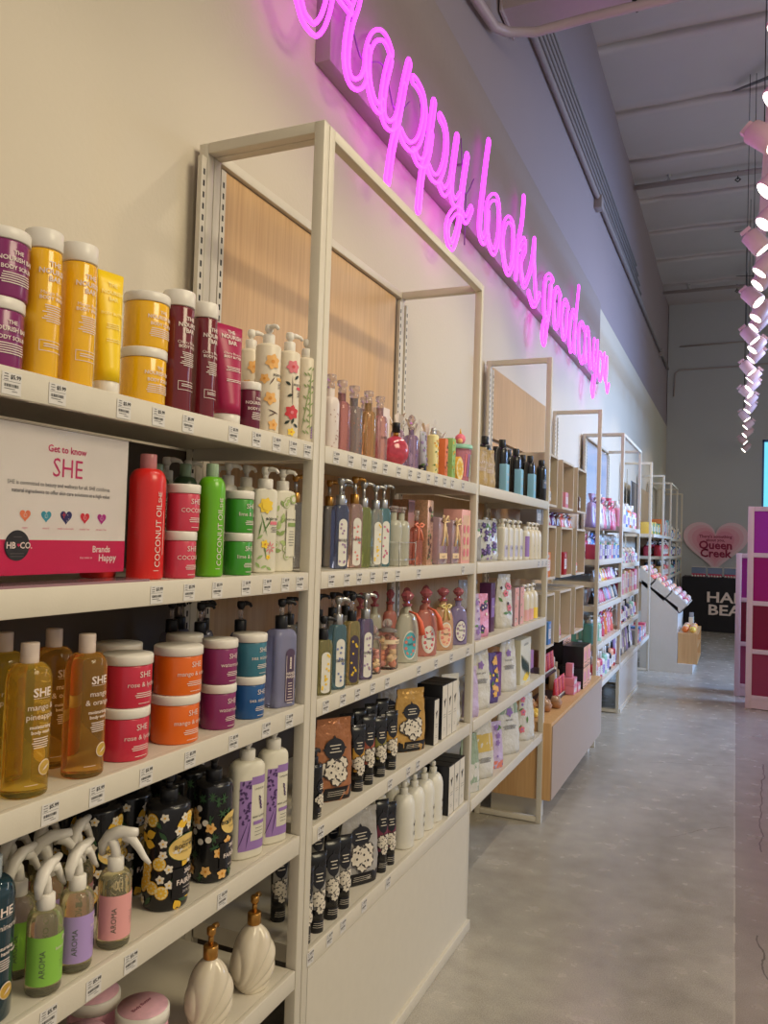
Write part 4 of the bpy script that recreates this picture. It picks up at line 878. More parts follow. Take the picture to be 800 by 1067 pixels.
def art_leafp(S, w_, h):
    G = M('print_celery', L(172, 190, 124), .5); G2 = M('print_moss', L(138, 160, 92), .5)
    rr = random.Random(2)
    for k in range(26):
        u, v = w_*rr.uniform(-.8, .12), h*rr.uniform(.06, .95)
        if k % 4 == 0: S.disc(u, v, w_*.14, G); S.disc(u, v, w_*.115, WPL, 3); S.disc(u, v, w_*.07, G, 4)
        else: S.leaf(u, v, w_*.3, w_*.15, rr.uniform(0, 3), G if k % 2 else G2)
    S.patch(w_*.02, w_*.46, h*.2, h*.8, WPL, 6, 1, 5); S.disc(w_*.3, h*.93, w_*.16, G, 5); S.disc(w_*.3, h*.93, w_*.1, WPL, 6)
    S.text('BODY WASH', w_*.24, h*.66, w_*.085, INK, True, e=7); S.patch(w_*.08, w_*.42, h*.58, h*.63, G2, 4, 1, 7); S.lines(w_*.24, h*.52, w_*.3, 6, .006, .001, INK, 3, 7)
gq = 'white pump bottles with green and yellow prints on the second shelf'
x, y, z, w_, h, n = dd('pump_yel'); y = 1.465; pump_bottle('white pump bottle printed with a yellow poppy on the second shelf', x, y, z, w_*.97, h, WPL, CAPW, art_yel, gq, fy=.5, n=2.6, rz=-.45, rot=.5, bodyf=.79, cr=.016, ch=.022, shf=.04)
x, y, z, w_, h, n = dd('pump_leaf'); pump_bottle('white pump bottle printed with green leaves and slices beside the post on the second shelf', x, 1.548, z, .062, h, WPL, CAPW, art_leafp, gq, fy=.5, n=2.6, rz=-.45, rot=.7, bodyf=.79, cr=.014, ch=.022, shf=.03)
for i, k in enumerate(('rp1', 'rp2', 'rp3', 'rp4', 'rp5')):
    x, y, z, w_, h, n = dd(k); y = (1.33, 1.40, 1.455, 1.505, 1.51)[i]; x = (-.2, -.2, -.135, -.2, -.125)[i]; pump_bottle('white pump bottle standing in shade at the back of the second shelf', x, y, z, .05, .235, WPL, CAPW, (art_leafp if i > 2 else None), 'shaded white pump bottles at the back of the second shelf', fy=.6, rot=.6+i*.2, bodyf=.79, cr=.013, ch=.022)
# ---- third shelf
AMB = M('amber_liquid', L(255, 214, 90), .06, trans=.86, ior=1.33, var=.1, vs_=120); AMB2 = M('orange_amber_liquid', L(255, 192, 92), .06, trans=.86, ior=1.33, var=.1, vs_=120)
def art_she(l1, l2, l3='body wash'):
    def f(S, w_, h):
        u = w_*.06; S.text('SHE', u, h*.76, .0165, TXTW, True); S.patch(u-.013, u+.013, h*.745, h*.748, TXTW, 4, 1)
        S.text(l1, u, h*.66, .0115, TXTW); S.text(l2, u, h*.59, .0115, TXTW); S.text('moisturising', u, h*.52, .0068, TXTW, True); S.text(l3, u, h*.48, .0068, TXTW, True)
        microtext(S, u, h*.45, .034, 5, TXTW, 4); S.disc(u+.008, h*.22, .011, TXTW, 2, 20); S.disc(u+.008, h*.22, .0098, AMB, 3, 20); S.leaf(u+.008, h*.22, .014, .003, .6, TXTW, 4)
        S.patch(u-.02, u-.002, h*.1, h*.104, TXTW, 4, 1)
    return f
ga = 'amber body wash bottles on the third shelf'
for k, lab, mt, a1, a2 in (('amb0', 'amber body wash bottle cut by the edge of view on the third shelf', AMB, 'mango &', 'pineapple'), ('amb1', 'golden amber mango and pineapple body wash bottle at the front', AMB, 'mango &', 'pineapple'), ('amb2', 'orange amber mango and orange body wash bottle next to the pink rose jars', AMB2, 'mango', '& orange'),
                           ('amb3', 'amber body wash bottle standing behind the gap between the two front ones', AMB2, 'mango', '& orange'), ('amb4', 'amber body wash bottle behind the golden front one', AMB, 'mango &', 'pineapple'), ('amb5', 'amber body wash bottle in the back row at the near end of the third shelf', AMB, 'mango &', 'pineapple')):
    x, y, z, w_, h, n = dd(k)
    if k == 'amb0': y = .772; x = -.055
    if k in ('amb3', 'amb4', 'amb5'): x -= .012
    if k == 'amb4': y = .895
    if k == 'amb5': y = .80; x = -.14
    flip_bottle(lab, x, y, z, .063, h if k in ('amb1', 'amb2') else .215, mt, CAPC, art_she(a1, a2), ga, fy=.95, n=2, capf=.13, capr=.2)
ROS = M('rose_red_scrub', L(198, 42, 66), .3, coat=.2); ORG = M('mango_orange_scrub', L(228, 106, 20), .3, coat=.2); PUR = M('watermelon_purple_scrub', L(134, 44, 98), .3, coat=.2); TEA = M('sea_teal_scrub', L(56, 116, 134), .3, coat=.2, var=.15, vs_=90); BLU = M('sea_blue_scrub', L(30, 84, 140), .3, coat=.2)
x, y, z, w_, h, n = dd('rose_jar'); y = 1.07; x = -.055
for k, lab in enumerate(('rose red lychee body jar, lower of its stack', 'rose red lychee body jar, upper of its stack, lid catching light')): tub(lab, x, y-.003*(1-k), z+k*(h+.0003), .0405, h, ROS, CAPW, l1='rose & lychee', grp='stacked rose red jars on the third shelf')
x, y, z, w_, h, n = dd('org_jar'); y = 1.2; x = -.052
for k, lab in enumerate(('orange mango body jar, lower of its stack', 'orange mango body jar, upper of its stack')): tub(lab, x, y-.004*(1-k), z+k*(h+.0003), .043, h, ORG, CAPW, l1='mango & orange', grp='stacked orange jars on the third shelf')
x, y, z, w_, h, n = dd('pur_jar')
for k, lab in enumerate(('purple watermelon body jar, lower of its stack', 'purple watermelon body jar, upper of its stack')): tub(lab, x, 1.317, z+k*(h+.0003), .034, h, PUR, CAPW, l1='watermelon', grp='stacked purple jars on the third shelf')
x, y, z, w_, h, n = dd('teal_jar')
tub('blue sea minerals jar at the foot of its stack', x, 1.422, z, .035, h, BLU, CAPW, l1='sea minerals'); tub('teal sea minerals jar stacked on the blue one', x, 1.424, z+h+.0003, .035, h, TEA, CAPW, l1='sea minerals')
for k in (0, 1): tub('rose red jar in the shaded back row, %s one' % ('lower', 'upper')[k], -.155, 1.16, z+k*.0853, .041, .085, ROS, CAPW, l1='rose & lychee', grp='shaded rose red jars in the back row')
for k in (0, 1): tub('purple jar in the shaded back row, %s one' % ('lower', 'upper')[k], -.142, 1.335, z+k*.0853, .036, .085, PUR, CAPW, l1='watermelon', grp='shaded purple jars in the back row')
LAVG = M('lavender_glass', L(176, 178, 214), .06, trans=.6, ior=1.33, coat=.3); DLAB = M('plum_label', L(84, 66, 90), .5)
def art_lav(S, w_, h):
    u = w_*.12; S.patch(u-w_*.2, u+w_*.2, h*.08, h*.78, DLAB, 6, 1, 1.5); S.oval(u, h*.78, w_*.2, h*.08, DLAB, 2)
    S.patch(u-w_*.17, u+w_*.17, h*.1, h*.105, TXTW, 6, 1, 3); S.patch(u-w_*.18, u-w_*.165, h*.1, h*.76, TXTW, 1, 1, 3); S.patch(u+w_*.165, u+w_*.18, h*.1, h*.76, TXTW, 1, 1, 3)
    S.text('HAND', u, h*.48, .0085, TXTW, True, e=4); S.text('WASH', u, h*.43, .0085, TXTW, True, e=4)
    for k in range(5): S.leaf(u, h*(.58+.035*k), w_*.12, w_*.05, .7, TXTW, 4); S.leaf(u, h*(.58+.035*k), w_*.12, w_*.05, 2.4, TXTW, 4)
    S.lines(u, h*.36, w_*.26, 8, .006, .0016, TXTW, 4, 4)
x, y, z, w_, h, n = dd('lav_pump'); pump_bottle('square lavender glass pump bottle with plum label at the end of the third shelf', -.042, 1.543, z, .062, .235, LAVG, BLACK, art_lav, fy=.8, n=5, rz=-.35, rot=1.0, bodyf=.72, cr=.014, ch=.03, sm=CHR, shf=.09)
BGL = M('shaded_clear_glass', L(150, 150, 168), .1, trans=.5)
for i, k in enumerate(('bk1', 'bk2', 'bk3', 'bk4', 'bk5')):
    x, y, z, w_, h, n = dd(k); pump_bottle('clear pump bottle with black pump in the back row of the third shelf', (-.16, -.235, -.2, -.12, -.26)[i], (1.41, 1.41, 1.475, 1.5, 1.47)[i]+(.07 if k == 'bk5' else 0)*0, z, .045, .228, BGL, BLACK, None, 'black-pumped bottles in the back row of the third shelf', fy=.8, n=4, rot=1.0+i*.1, bodyf=.7, cr=.013, ch=.028, sm=CHR, shf=.09)
# ---- fourth shelf
def trigger_part(root, z, rot=PI/2, cm=CAPW):
    m = MB(); m.lathe([(.0125, 0), (.013, .001), (.0125, .02), (.009, .022)], cm, 20, z0=z); m.build('collar', root)
    c_, s_ = math.cos(rot), math.sin(rot); P = lambda a, b_: (a*c_, a*s_, z+b_)
    m = MB(); m.tube([P(0, .02), P(-.001, .03), P(-.004, .04), P(-.010, .047)], [.0085, .0075, .008, .0085], cm, 10)
    m.tube([P(-.024, .022), P(-.023, .038), P(-.012, .053), P(.004, .0605), P(.020, .0600), P(.034, .0615)], [.0045, .0085, .0105, .0100, .0085, .0062], cm, 12, flat=.8)
    m.build('spray_head', root)
    m = MB(); m.tube([P(.012, .054), P(.026, .049), P(.037, .036), P(.046, .022), P(.056, .012)], [.0080, .0078, .0062, .0052, .003], cm, 10, flat=.9); m.build('trigger', root)
SPG = M('pale_gold_liquid', L(240, 232, 190), .06, trans=.85, ior=1.33)
def spray(lab, x, y, z, w_, h, lcol, rot, txt, grp='white trigger spray bottles on the fourth shelf'):
    root = empty('trigger_spray_bottle', (x, y, z)); tag(root, lab, 'spray bottle', grp)
    r = w_/2; hb = h*.655; rows = rounded(r, hb, .006, neck=(.0115, h*.10), steps=6); m = MB(); m.shape(rows, SPG, 2, 36); m.build('body', root)
    m = MB(); S = Surf(m, rows, 2, eps=.0006); LM = C(lcol, .45); S.patch(-r*1.9, r*1.9, hb*.14, hb*.72, LM, 28, 1, 1); DK = M('label_thin_ink', L(90, 100, 80), .5)
    S.text('SHE', r*.6, hb*.63, .009, TXTW, True); S.text(txt, r*.6, hb*.54, .007, TXTW); S.lines(r*.6, hb*.47, r*1.2, 5, .0045, .0008, DK, 4); S.text('AROMA', -r*.7, hb*.4, .011, DK, vert=True)
    if txt == 'lavender': S.disc(r*.9, hb*.27, .006, DK, 2, 20); S.disc(r*.9, hb*.27, .0052, LM, 3, 20)
    m.build('label', root); trigger_part(root, hb-.001, rot); return root
zs4 = SZD['a4']
x, y, z, w_, h, n = dd('sp_grn'); spray('trigger spray bottle with a lime green label, nearest the dark teal bottle', x, y, z, .05, .178, L(140, 196, 76), 1.9, 'lemon myrtle')
x, y, z, w_, h, n = dd('sp_lil'); spray('trigger spray bottle with a lilac label', x-.004, y+.006, z, .05, .18, L(176, 150, 206), 1.8, 'lavender')
x, y, z, w_, h, n = dd('sp_pnk'); spray('trigger spray bottle with a pink label, nozzle pointing into the aisle', x, y, z, .052, .18, L(232, 164, 160), .35, 'rose')
for i, (x, y, lc, rt_) in enumerate(((-.112, 1.035, L(232, 164, 160), 1.9), (-.175, 1.025, L(232, 164, 160), 1.9), (-.115, .975, L(176, 150, 206), 1.0), (-.10, .905, L(140, 196, 76), 1.8), (-.17, .955, L(176, 150, 206), 1.8), (-.175, .88, L(140, 196, 76), 1.9))):
    spray('white trigger spray bottle in the shaded back rows of the fourth shelf', x, y, zs4, .05, .178, lc, rt_, 'aroma', 'white trigger spray bottles in the back rows')
TEAL = M('dark_teal_liquid', L(22, 52, 62), .1, coat=.6)
x, y, z, w_, h, n = dd('teal_bot'); flip_bottle('dark teal sea minerals bottle at the near end of the fourth shelf', -.05, .808, z, .068, .215, TEAL, M('pale_blue_cap', L(190, 200, 206), .2, trans=.3), art_she('sea minerals', '', 'foaming hand wash'), fy=.95, n=2, capf=.13, capr=.22)
BLKP = M('black_gloss_plastic', L(22, 22, 24), .25, coat=.2); PALEY = M('print_pale_gold', L(222, 190, 110), .5); WHF = M('print_white_flower', L(232, 222, 204), .5)
def art_lemon(S, w_, h):
    rr = random.Random(5); spots = []
    for k in range(46):
        for _ in range(40):
            u, v = w_*rr.uniform(-.85, .62), h*rr.uniform(.05, .95)
            if all((u-a)**2+(v-b_)**2 > (w_*.125)**2 for a, b_ in spots): spots.append((u, v)); break
        if k % 5 == 1: S.lemon(u, v, w_*.15)
        elif k % 5 == 3: S.leaf(u, v, w_*.28, w_*.2, rr.uniform(0, 3), LEMY, 2)
        elif k % 5 == 2: S.leaf(u, v, w_*.26, w_*.1, rr.uniform(0, 3), LEAFD, 2)
        else: S.flower(u, v, w_*.10, WHF, LEMY)
    S.patch(-.1*w_, w_*.66, h*.12, h*.42, BLKP, 10, 1, 4)
    S.oval(w_*.22, h*.62, w_*.44, h*.135, LEAFD, 4); S.oval(w_*.22, h*.62, w_*.42, h*.128, PALEY, 5)
    S.text('Replenishing', w_*.28, h*.67, .0062, INK, e=6); S.text('BODY WASH', w_*.28, h*.62, .0098, INK, True, e=6); S.text('Lemon Verbena', w_*.28, h*.575, .0068, INK, e=6)
    S.text('3RD', w_*.28, h*.36, .0105, TXTW, True, e=6); S.text('&', w_*.28, h*.315, .007, TXTW, e=6); S.text('FAIRFAX', w_*.28, h*.26, .0125, TXTW, True, e=6); S.text('20 FL OZ', w_*.28, h*.17, .0058, TXTW, e=6); S.lines(w_*.28, h*.225, w_*.4, 1, .004, .0008, TXTW, 4, 6)
def art_trop(S, w_, h):
    rr = random.Random(9); spots = []
    for k in range(34):
        for _ in range(40):
            u, v = w_*rr.uniform(-.85, .6), h*rr.uniform(.06, .93)
            if all((u-a)**2+(v-b_)**2 > (w_*.14)**2 for a, b_ in spots): spots.append((u, v)); break
        if k % 4 == 1: S.disc(u, v, w_*.08, WHF)
        elif k % 4 == 2: S.flower(u, v, w_*.14, M('print_peach_flower', L(238, 186, 110), .5), ORGD)
        else:
            for a in range(5): S.leaf(u, v, w_*.28, w_*.04, a*.35+rr.uniform(0, 2), LEAFD, 2)
    S.patch(-.05*w_, w_*.66, h*.14, h*.42, BLKP, 10, 1, 4)
    S.oval(w_*.32, h*.62, w_*.36, h*.118, PALEY, 5); S.text('BODY WASH', w_*.33, h*.62, .0092, INK, True, e=6); S.text('Coconut', w_*.33, h*.575, .006, INK, e=6); S.text('Replenishing', w_*.33, h*.66, .005, INK, e=6)
    S.text('3RD', w_*.32, h*.36, .0095, TXTW, True, e=6); S.text('&', w_*.32, h*.31, .007, TXTW, e=6); S.text('FAIRFAX', w_*.32, h*.26, .011, TXTW, True, e=6); S.text('20 FL OZ', w_*.32, h*.17, .0052, TXTW, e=6)
def blackpump(lab, x, y, w_, h, art, rot, grp=None): return pump_bottle(lab, x, y, zs4, w_, h, BLKP, BLACK, art, grp, fy=.95, n=2, rz=-.42, rot=rot, bodyf=.80, cr=.016, ch=.02, shf=.05, k=.008)
blackpump('black body wash bottle printed with lemon slices, foremost on the fourth shelf', -.052, 1.188, .08, .232, art_lemon, 2.6)
blackpump('black body wash bottle with tropical flowers between the lemon one and the lavender lotions', -.048, 1.318, .075, .236, art_trop, 2.6)
for i, (x, y) in enumerate(((-.145, 1.118), (-.225, 1.115), (-.148, 1.20), (-.245, 1.205))): blackpump('black lemon-printed body wash bottle in the shaded rows behind the sprays', x, y, .078, .23, art_lemon, 2.6, 'black lemon-printed bottles in the back rows')
for i, (x, y) in enumerate(((-.14, 1.30), (-.15, 1.385))): blackpump('black floral body wash bottle in the dark behind the front one', x, y, .072, .225, art_trop, 2.6, 'black floral bottles in the dark')
LAVD = M('print_lavender', L(150, 116, 176), .5); LAVK = M('print_deep_violet', L(76, 50, 98), .5)
def art_lavl(S, w_, h):
    S.patch(-w_*.36, -w_*.02, h*.1, h*.9, LAVD, 6, 1, 1); S.patch(-w_*.02, w_*.47, h*.84, h*.93, LAVD, 8, 1, 1); S.patch(-w_*.02, w_*.47, h*.1, h*.2, LAVD, 8, 1, 1)
    rr = random.Random(3)
    for k in range(34): S.leaf(w_*rr.uniform(-.34, -.06), h*rr.uniform(.4, .88), w_*.1, w_*.06, rr.uniform(0, 3), LAVK, 2)
    S.leaf(-w_*.1, h*.28, h*.34, .002, 1.4, LAVK); S.leaf(-w_*.25, h*.28, h*.34, .002, 1.2, LAVK)
    for k in range(7): S.leaf(w_*.3-.0008*k, h*(.56+.022*k), w_*.09, w_*.05, .6 if k % 2 else 2.4, LAVK, 2)
    S.text('BODY LOTION', w_*.24, h*.46, .0048, INK, True); S.patch(w_*.06, w_*.42, h*.38, h*.42, LAVD, 4, 1, 2); S.lines(w_*.24, h*.34, w_*.34, 3, .007, .0008, INK, 3); S.text('LAVENDER', w_*.22, h*.78, .005, INK)
x, y, z, w_, h, n = dd('lavl1'); pump_bottle('white lotion bottle with a lavender label, nearer of the two', -.048, 1.435, z, .078, .24, WPL, CAPW, art_lavl, 'white lavender lotion bottles', fy=.6, n=2.6, rz=-.42, rot=2.6, bodyf=.82, cr=.016, ch=.022, shf=.08)
pump_bottle('white lotion bottle with a lavender label, beside the post', -.042, 1.528, z, .07, .243, WPL, CAPW, art_lavl, 'white lavender lotion bottles', fy=.6, n=2.6, rz=-.42, rot=2.6, bodyf=.82, cr=.016, ch=.022, shf=.08)
# ---- fifth shelf
z5 = SZD['a5']-.003; PKJ = M('pink_marble_tub', L(226, 170, 184), .35, var=.3, vs_=40); PKL = M('pink_marble_lid', L(230, 178, 190), .4, var=.25, vs_=50)
for i, (x, y) in enumerate(((-.105, 1.205), (-.215, 1.20), (-.14, 1.09))):
    root = empty('cream_jar', (x, y, z5)); tag(root, ['pink marbled body cream tub on the lowest shelf', 'pink marbled body cream tub behind the first on the lowest shelf', 'pink marbled body cream tub nearest the front corner on the lowest shelf'][i], 'jar', 'pink marbled tubs on the lowest shelf')
    m = MB(); m.shape(rounded(.046, .07, .004), PKJ, 2, 36); m.build('body', root); m = MB(); m.shape([(0, .048, .048), (.018, .048, .048), (.021, .045, .045)], CAPW, 2, 36, z0=.07)
    lid = m.build('lid', root); m = MB(); m.lathe([(.0445, 0), (.0445, .0006)], PKL, 36, z0=.0912)
    tv, tf = textmesh('Body Butter', True); m.add([(-a*.01*0-b_*.01, a*.01, .0922) for a, b_ in tv], tf, M('wine_print', L(140, 70, 90), .5)); m.build('lid_label', lid)
SHELLM = M('glazed_ivory_ceramic', L(222, 210, 186), .18, coat=.5)
def shell(lab, x, y, z, w_, h, rz=0):
    root = empty('shell_soap_dispenser', (x, y, z), rz); tag(root, lab, 'soap dispenser', 'ivory scallop shell soap dispensers on the lowest shelf')
    H = h; m = MB(); nu, nv = 128, 60; vs = []
    for j in range(nv+1):
        t = j/nv; zz = H*t; b_ = w_/2*max(.02, (math.sin(PI*min(1, (t*.86+.14)))**.62)); a_ = .030*(math.sin(PI*min(1, t*.8+.2))**.5)+.002
        for i in range(nu):
            th = 2*PI*i/nu; c_, s_ = math.cos(th), math.sin(th)
            px, py = a_*math.copysign(abs(c_)**.8, c_), b_*math.copysign(abs(s_)**.8, s_)
            ang = math.atan2(py+w_*.42, zz+.004); rib = abs(math.sin(ang*10))
            k = 1+.34*rib*abs(c_)*(.3+.7*t); vs.append((px*k, py*(1+.09*rib*abs(s_)), zz))
    fs = [(j*nu+i, j*nu+(i+1) % nu, (j+1)*nu+(i+1) % nu, (j+1)*nu+i) for j in range(nv) for i in range(nu)]+[tuple(range(nu-1, -1, -1)), tuple(nv*nu+i for i in range(nu))]
    m.add(vs, fs, SHELLM, True); m.build('shell_body', root); pump_part(root, H*.97, .0145, .024, .058, GOLD, GOLD, rot=2.3, name='gold_pump', reach=.034); return root
shell('ivory scallop shell soap dispenser with gold pump, nearer of the two', -.052, 1.335, z5, .09, .135, -.5)
shell('ivory scallop shell soap dispenser with gold pump, beside the post', -.050, 1.487, z5, .092, .137, -.5)
# ================================================================ products: second bay
def G(rgb, t=.75, r=.06):
    rgb = tuple(min(1, v*.85+.16) for v in rgb)
    return M('tinted_glass_%d_%d_%d' % tuple(int(v*255) for v in rgb), rgb, r, trans=t, ior=1.33, coat=.3)
def stopper_bottle(lab, x, y, z, w_, h, gm, art=None, stop=CHR, grp=None, fy=.8, n=3, bodyf=.82, nk=.26, ribbon=None, tassel=None, facet=False, rz=-.35, round_=False, sh=.12):
    root = empty('stoppered_bottle', (x, y, z), rz); tag(root, lab, 'glass bottle', grp)
    b = w_/2; a = fy*b; hb = h*bodyf
    if round_: rows = [(0, a*.5, b*.5)]+[(hb*.76*(.5-.5*math.cos(PI*k/10))+.0, max(nk*b, a*math.sin(PI*k/10)**.55 if k < 10 else nk*b), max(nk*b, b*math.sin(PI*k/10)**.55 if k < 10 else nk*b)) for k in range(1, 11)]+[(hb, nk*b, nk*b)]
    else: rows = rounded(a, hb*.86, .005, b, neck=(nk*b, h*sh), steps=6)+[(hb, nk*b, nk*b)]
    m = MB(); m.shape(rows, gm, n, 32); S = Surf(m, rows, n)
    if art: art(S, w_, hb*.75)
    m.build('body', root)
    c = MB()
    if facet: c.lathe([(nk*b*1.3, 0), (nk*b*1.5, .006), (nk*b*.6, .009), (nk*b*.5, .014), (b*.36, .022), (b*.5, .032), (b*.34, .042), (.002, .047)], stop, 9, z0=hb-.002, smooth=False)
    else: c.lathe([(nk*b*1.15, 0), (nk*b*1.15, (h-hb)*.4), (nk*b*.7, (h-hb)*.5), (nk*b*1.5, (h-hb)*.6), (nk*b*1.5, h-hb), (nk*b*1.2, h-hb+.001)], stop, 14, z0=hb)
    c.build('stopper', root)
    if ribbon:
        q = MB(); zr = hb*.88; rr_ = nk*b*1.25; q.lathe([(rr_, -.004), (rr_*1.1, 0), (rr_, .004)], ribbon, 14, z0=zr)
        for s_ in (-1, 1):
            q.tube([(rr_, 0, zr), (rr_+.008, s_*.010, zr+.008), (rr_+.006, s_*.022, zr+.004), (rr_+.008, s_*.012, zr-.004), (rr_, 0, zr)], .0035, ribbon, 6, flat=.5)
            q.tube([(rr_, 0, zr), (rr_+.008, s_*.006, zr-.02), (rr_+.010, s_*.012, zr-.045)], [.003, .0045, .006], ribbon, 6, flat=.4)
        q.build('ribbon', root)
    if tassel:
        q = MB(); q.tube([(nk*b, 0, hb*.9), (b*.75, .012, hb*.86), (b*1.0, .022, hb*.72), (b*1.1, .026, hb*.50)], [.003, .004, .008, .011], tassel, 8); q.build('tassel', root)
    return root
def art_bits(c1, seed=1, n=20, s=.05):
    def f(S, w_, h):
        rr = random.Random(seed)
        for k in range(n): S.leaf(w_*rr.uniform(-.4, .4), h*rr.uniform(.05, .9), w_*s*2, w_*s, rr.uniform(0, 3), c1)
        S.text('bath', 0, h*.55, w_*.3, INK) if seed % 2 else None
    return f
x, y, z, w_, h, n = dd('wht')
gs = 'glass-stoppered bath bottles on the top shelf of the second bay'
PRL = M('pearl_lotion', L(226, 214, 206), .25); ROSG = G(L(206, 130, 138)); GRYG = G(L(160, 150, 156), .7); AMG = G(L(214, 170, 84)); PKG = G(L(226, 170, 172))
for k, lab, mt in (('wht', 'pearly white bath bottle with crystal stopper beside the post, top shelf of the second bay', PRL), ('pnk', 'rose pink bath bottle with crystal stopper, top shelf of the second bay', ROSG), ('gry', 'smoky clear bath bottle with crystal stopper, top shelf of the second bay', GRYG), ('amb', 'golden amber bath bottle with crystal stopper, top shelf of the second bay', AMG), ('pnk2', 'pale pink bath bottle with crystal stopper next to the round pink one', PKG)):
    x, y, z, w_, h, n = dd(k); stopper_bottle(lab, x-.008, y, z, max(w_*1.12, .042), h, mt, art_bits(M('dried_petals', L(150, 90, 70), .6), 3+len(k), 14), grp=gs, fy=.9, nk=.42)
for i, yy in enumerate((1.74, 1.80, 1.98, 2.05)): stopper_bottle('stoppered bath bottle in the row behind, top shelf of the second bay', -.095, yy, SZD['b1'], .044, .185, (PRL, ROSG, AMG, PKG)[i], None, grp='second row of stoppered bath bottles, top shelf of the second bay', fy=.9, nk=.42)
PKB = M('rose_glass_marbled', L(206, 72, 92), .12, trans=.25, var=.45, vs_=70, coat=.5)
x, y, z, w_, h, n = dd('rnd'); root = empty('round_perfume_bottle', (x-.003, y-.01, z), -.6); tag(root, 'round marbled rose pink glass bottle with dark cap on the second bay top shelf', 'glass bottle')
m = MB(); m.ball(0, 0, .046, .045, PKB, 28, sx=.6); m.lathe([(.012, 0), (.014, .003)], PKB, 16); m.build('body', root)
m = MB(); m.lathe([(.008, 0), (.008, .012)], GOLD, 14, z0=.089); m.lathe([(.012, 0), (.012, .026), (.011, .028)], BLACK, 16, z0=.101); m.build('cap', root)
WHG = M('white_gift_card', L(222, 206, 200), .5); x, y, z, w_, h, n = dd('gift'); carton('pale gift box standing behind the round pink bottle', -.115, 2.21, z, .035, .05, .18, WHG, WHG)
VIOG = G(L(170, 140, 190)); x, y, z, w_, h, n = dd('vio'); stopper_bottle('lilac glass bottle with a cloudy stopper on the second bay top shelf', x, y+.0, z, .05, h*1.05, VIOG, art_bits(LAVK, 4, 18), grp=None, fy=.7, nk=.3, facet=True)
def art_floral(c1, c2, seed, n=26, bg=None):
    def f(S, w_, h):
        rr = random.Random(seed)
        if bg: S.patch(-w_*.46, w_*.46, h*.03, h*.97, bg, 10, 2, .6)
        for k in range(n):
            u, v = w_*rr.uniform(-.42, .42), h*rr.uniform(.05, .93)
            if k % 3 == 0: S.flower(u, v, w_*.15, c1, c2)
            elif k % 3 == 1: S.leaf(u, v, w_*.28, w_*.12, rr.uniform(0, 3), LEAFG)
            else: S.disc(u, v, w_*.06, c2)
    return f
x, y, z, w_, h, n = dd('flo'); squeeze_tube('grey floral hand cream tube on the second bay top shelf', x-.004, y, z, .034, .125, M('dove_grey_plastic', L(170, 168, 180), .4), BLACK, flor=lambda S, w_, h, c: art_floral(LIL, WHF, 3)(S, w_, h))
def whitewrap(lab, x, y, h, seed):
    root = empty('wrapped_gift_bottle', (x, y, SZD['b1'])); tag(root, lab, 'gift', 'tissue-wrapped gift bottles behind the top shelf front row')
    m = MB(); m.shape(rounded(.022, h*.7, .004, .026, neck=(.010, .03)), VIOG if seed % 2 else WHG, 2.4, 20, jit=.0008); m.build('body', root)
    m = MB(); rr = random.Random(seed)
    for k in range(9):
        a = rr.uniform(0, 6.28); r_ = rr.uniform(.018, .034); hh = h*rr.uniform(.78, 1.04)
        m.add([(0, 0, h*.62), (math.cos(a)*r_, math.sin(a)*r_, hh), (math.cos(a+.7)*r_, math.sin(a+.7)*r_, hh*.94), (.002, .002, h*.64)], [(0, 1, 2, 3)], M('white_tulle', L(228, 220, 214), .6))
        m.add([(math.cos(a)*r_*1.02, math.sin(a)*r_*1.02, hh+.001), (0, 0, h*.62), (.002, .002, h*.64), (math.cos(a+.7)*r_*1.02, math.sin(a+.7)*r_*1.02, hh*.94+.001)], [(0, 1, 2, 3)], M('white_tulle', L(228, 220, 214), .6))
    m.build('tulle_top', root)
for i, (yy, hh) in enumerate(((2.33, .19), (2.46, .185), (2.60, .2), (2.70, .18))): whitewrap('bottle topped with white tulle behind the front row, top shelf of the second bay', -.11, yy, hh, i+3)
PALY = M('pale_lemon_card', L(234, 222, 160), .5)
x, y, z, w_, h, n = dd('lemf'); pump_bottle('slim lemon-printed bottle with silver pump on the second bay top shelf', x, y-.01, z, .038, .15, PALY, SILV, art_floral(LEMY, ORGD, 5, 30), fy=.9, n=3, bodyf=.85, cr=.010, ch=.012, shf=.05)
x, y, z, w_, h, n = dd('orgb'); carton('small orange and black fruit-printed box on the second bay top shelf', x-.003, y, z, .03, .028, h, M('tangerine_card', L(222, 120, 70), .5), M('tangerine_card', L(222, 120, 70), .5), art_floral(BLACK, ORGF, 6, 18))
x, y, z, w_, h, n = dd('grnl'); carton('green and lemon printed box next to the mint tumbler', x-.003, y-.01, z, .032, .034, h, M('leaf_green_card', L(150, 190, 110), .5), M('leaf_green_card', L(150, 190, 110), .5), art_floral(LEMY, ORGD, 8, 22))
root = empty('lemon_slice_soap', (-.028, 2.69, SZD['b1'])); tag(root, 'bright yellow lemon slice soap standing in front of the mint tumbler', 'soap')
m = MB(); S = Surf(m, flat=.008, eps=.0006); vs = [(x_, .042*math.cos(t), .042+.042*math.sin(t)) for x_ in (-.008, .008) for t in [2*PI*i/28 for i in range(28)]]
m.add(vs, [tuple(range(27, -1, -1)), tuple(28+i for i in range(28))]+[(i, (i+1) % 28, 28+(i+1) % 28, 28+i) for i in range(28)], LEMR); S.disc(0, .042, .037, LEMW, 1, 28)
for i in range(9): a = 2*PI*i/9; S.leaf(math.cos(a)*.019, .042+math.sin(a)*.019, .03, .016, a, LEMY, 2)
m.build('soap_slice', root)
x, y, z, w_, h, n = dd('tumb'); root = empty('tumbler', (-.052, 2.782, z)); tag(root, 'clear pink tumbler with mint green lid topped by a pink unicorn-like ornament', 'tumbler')
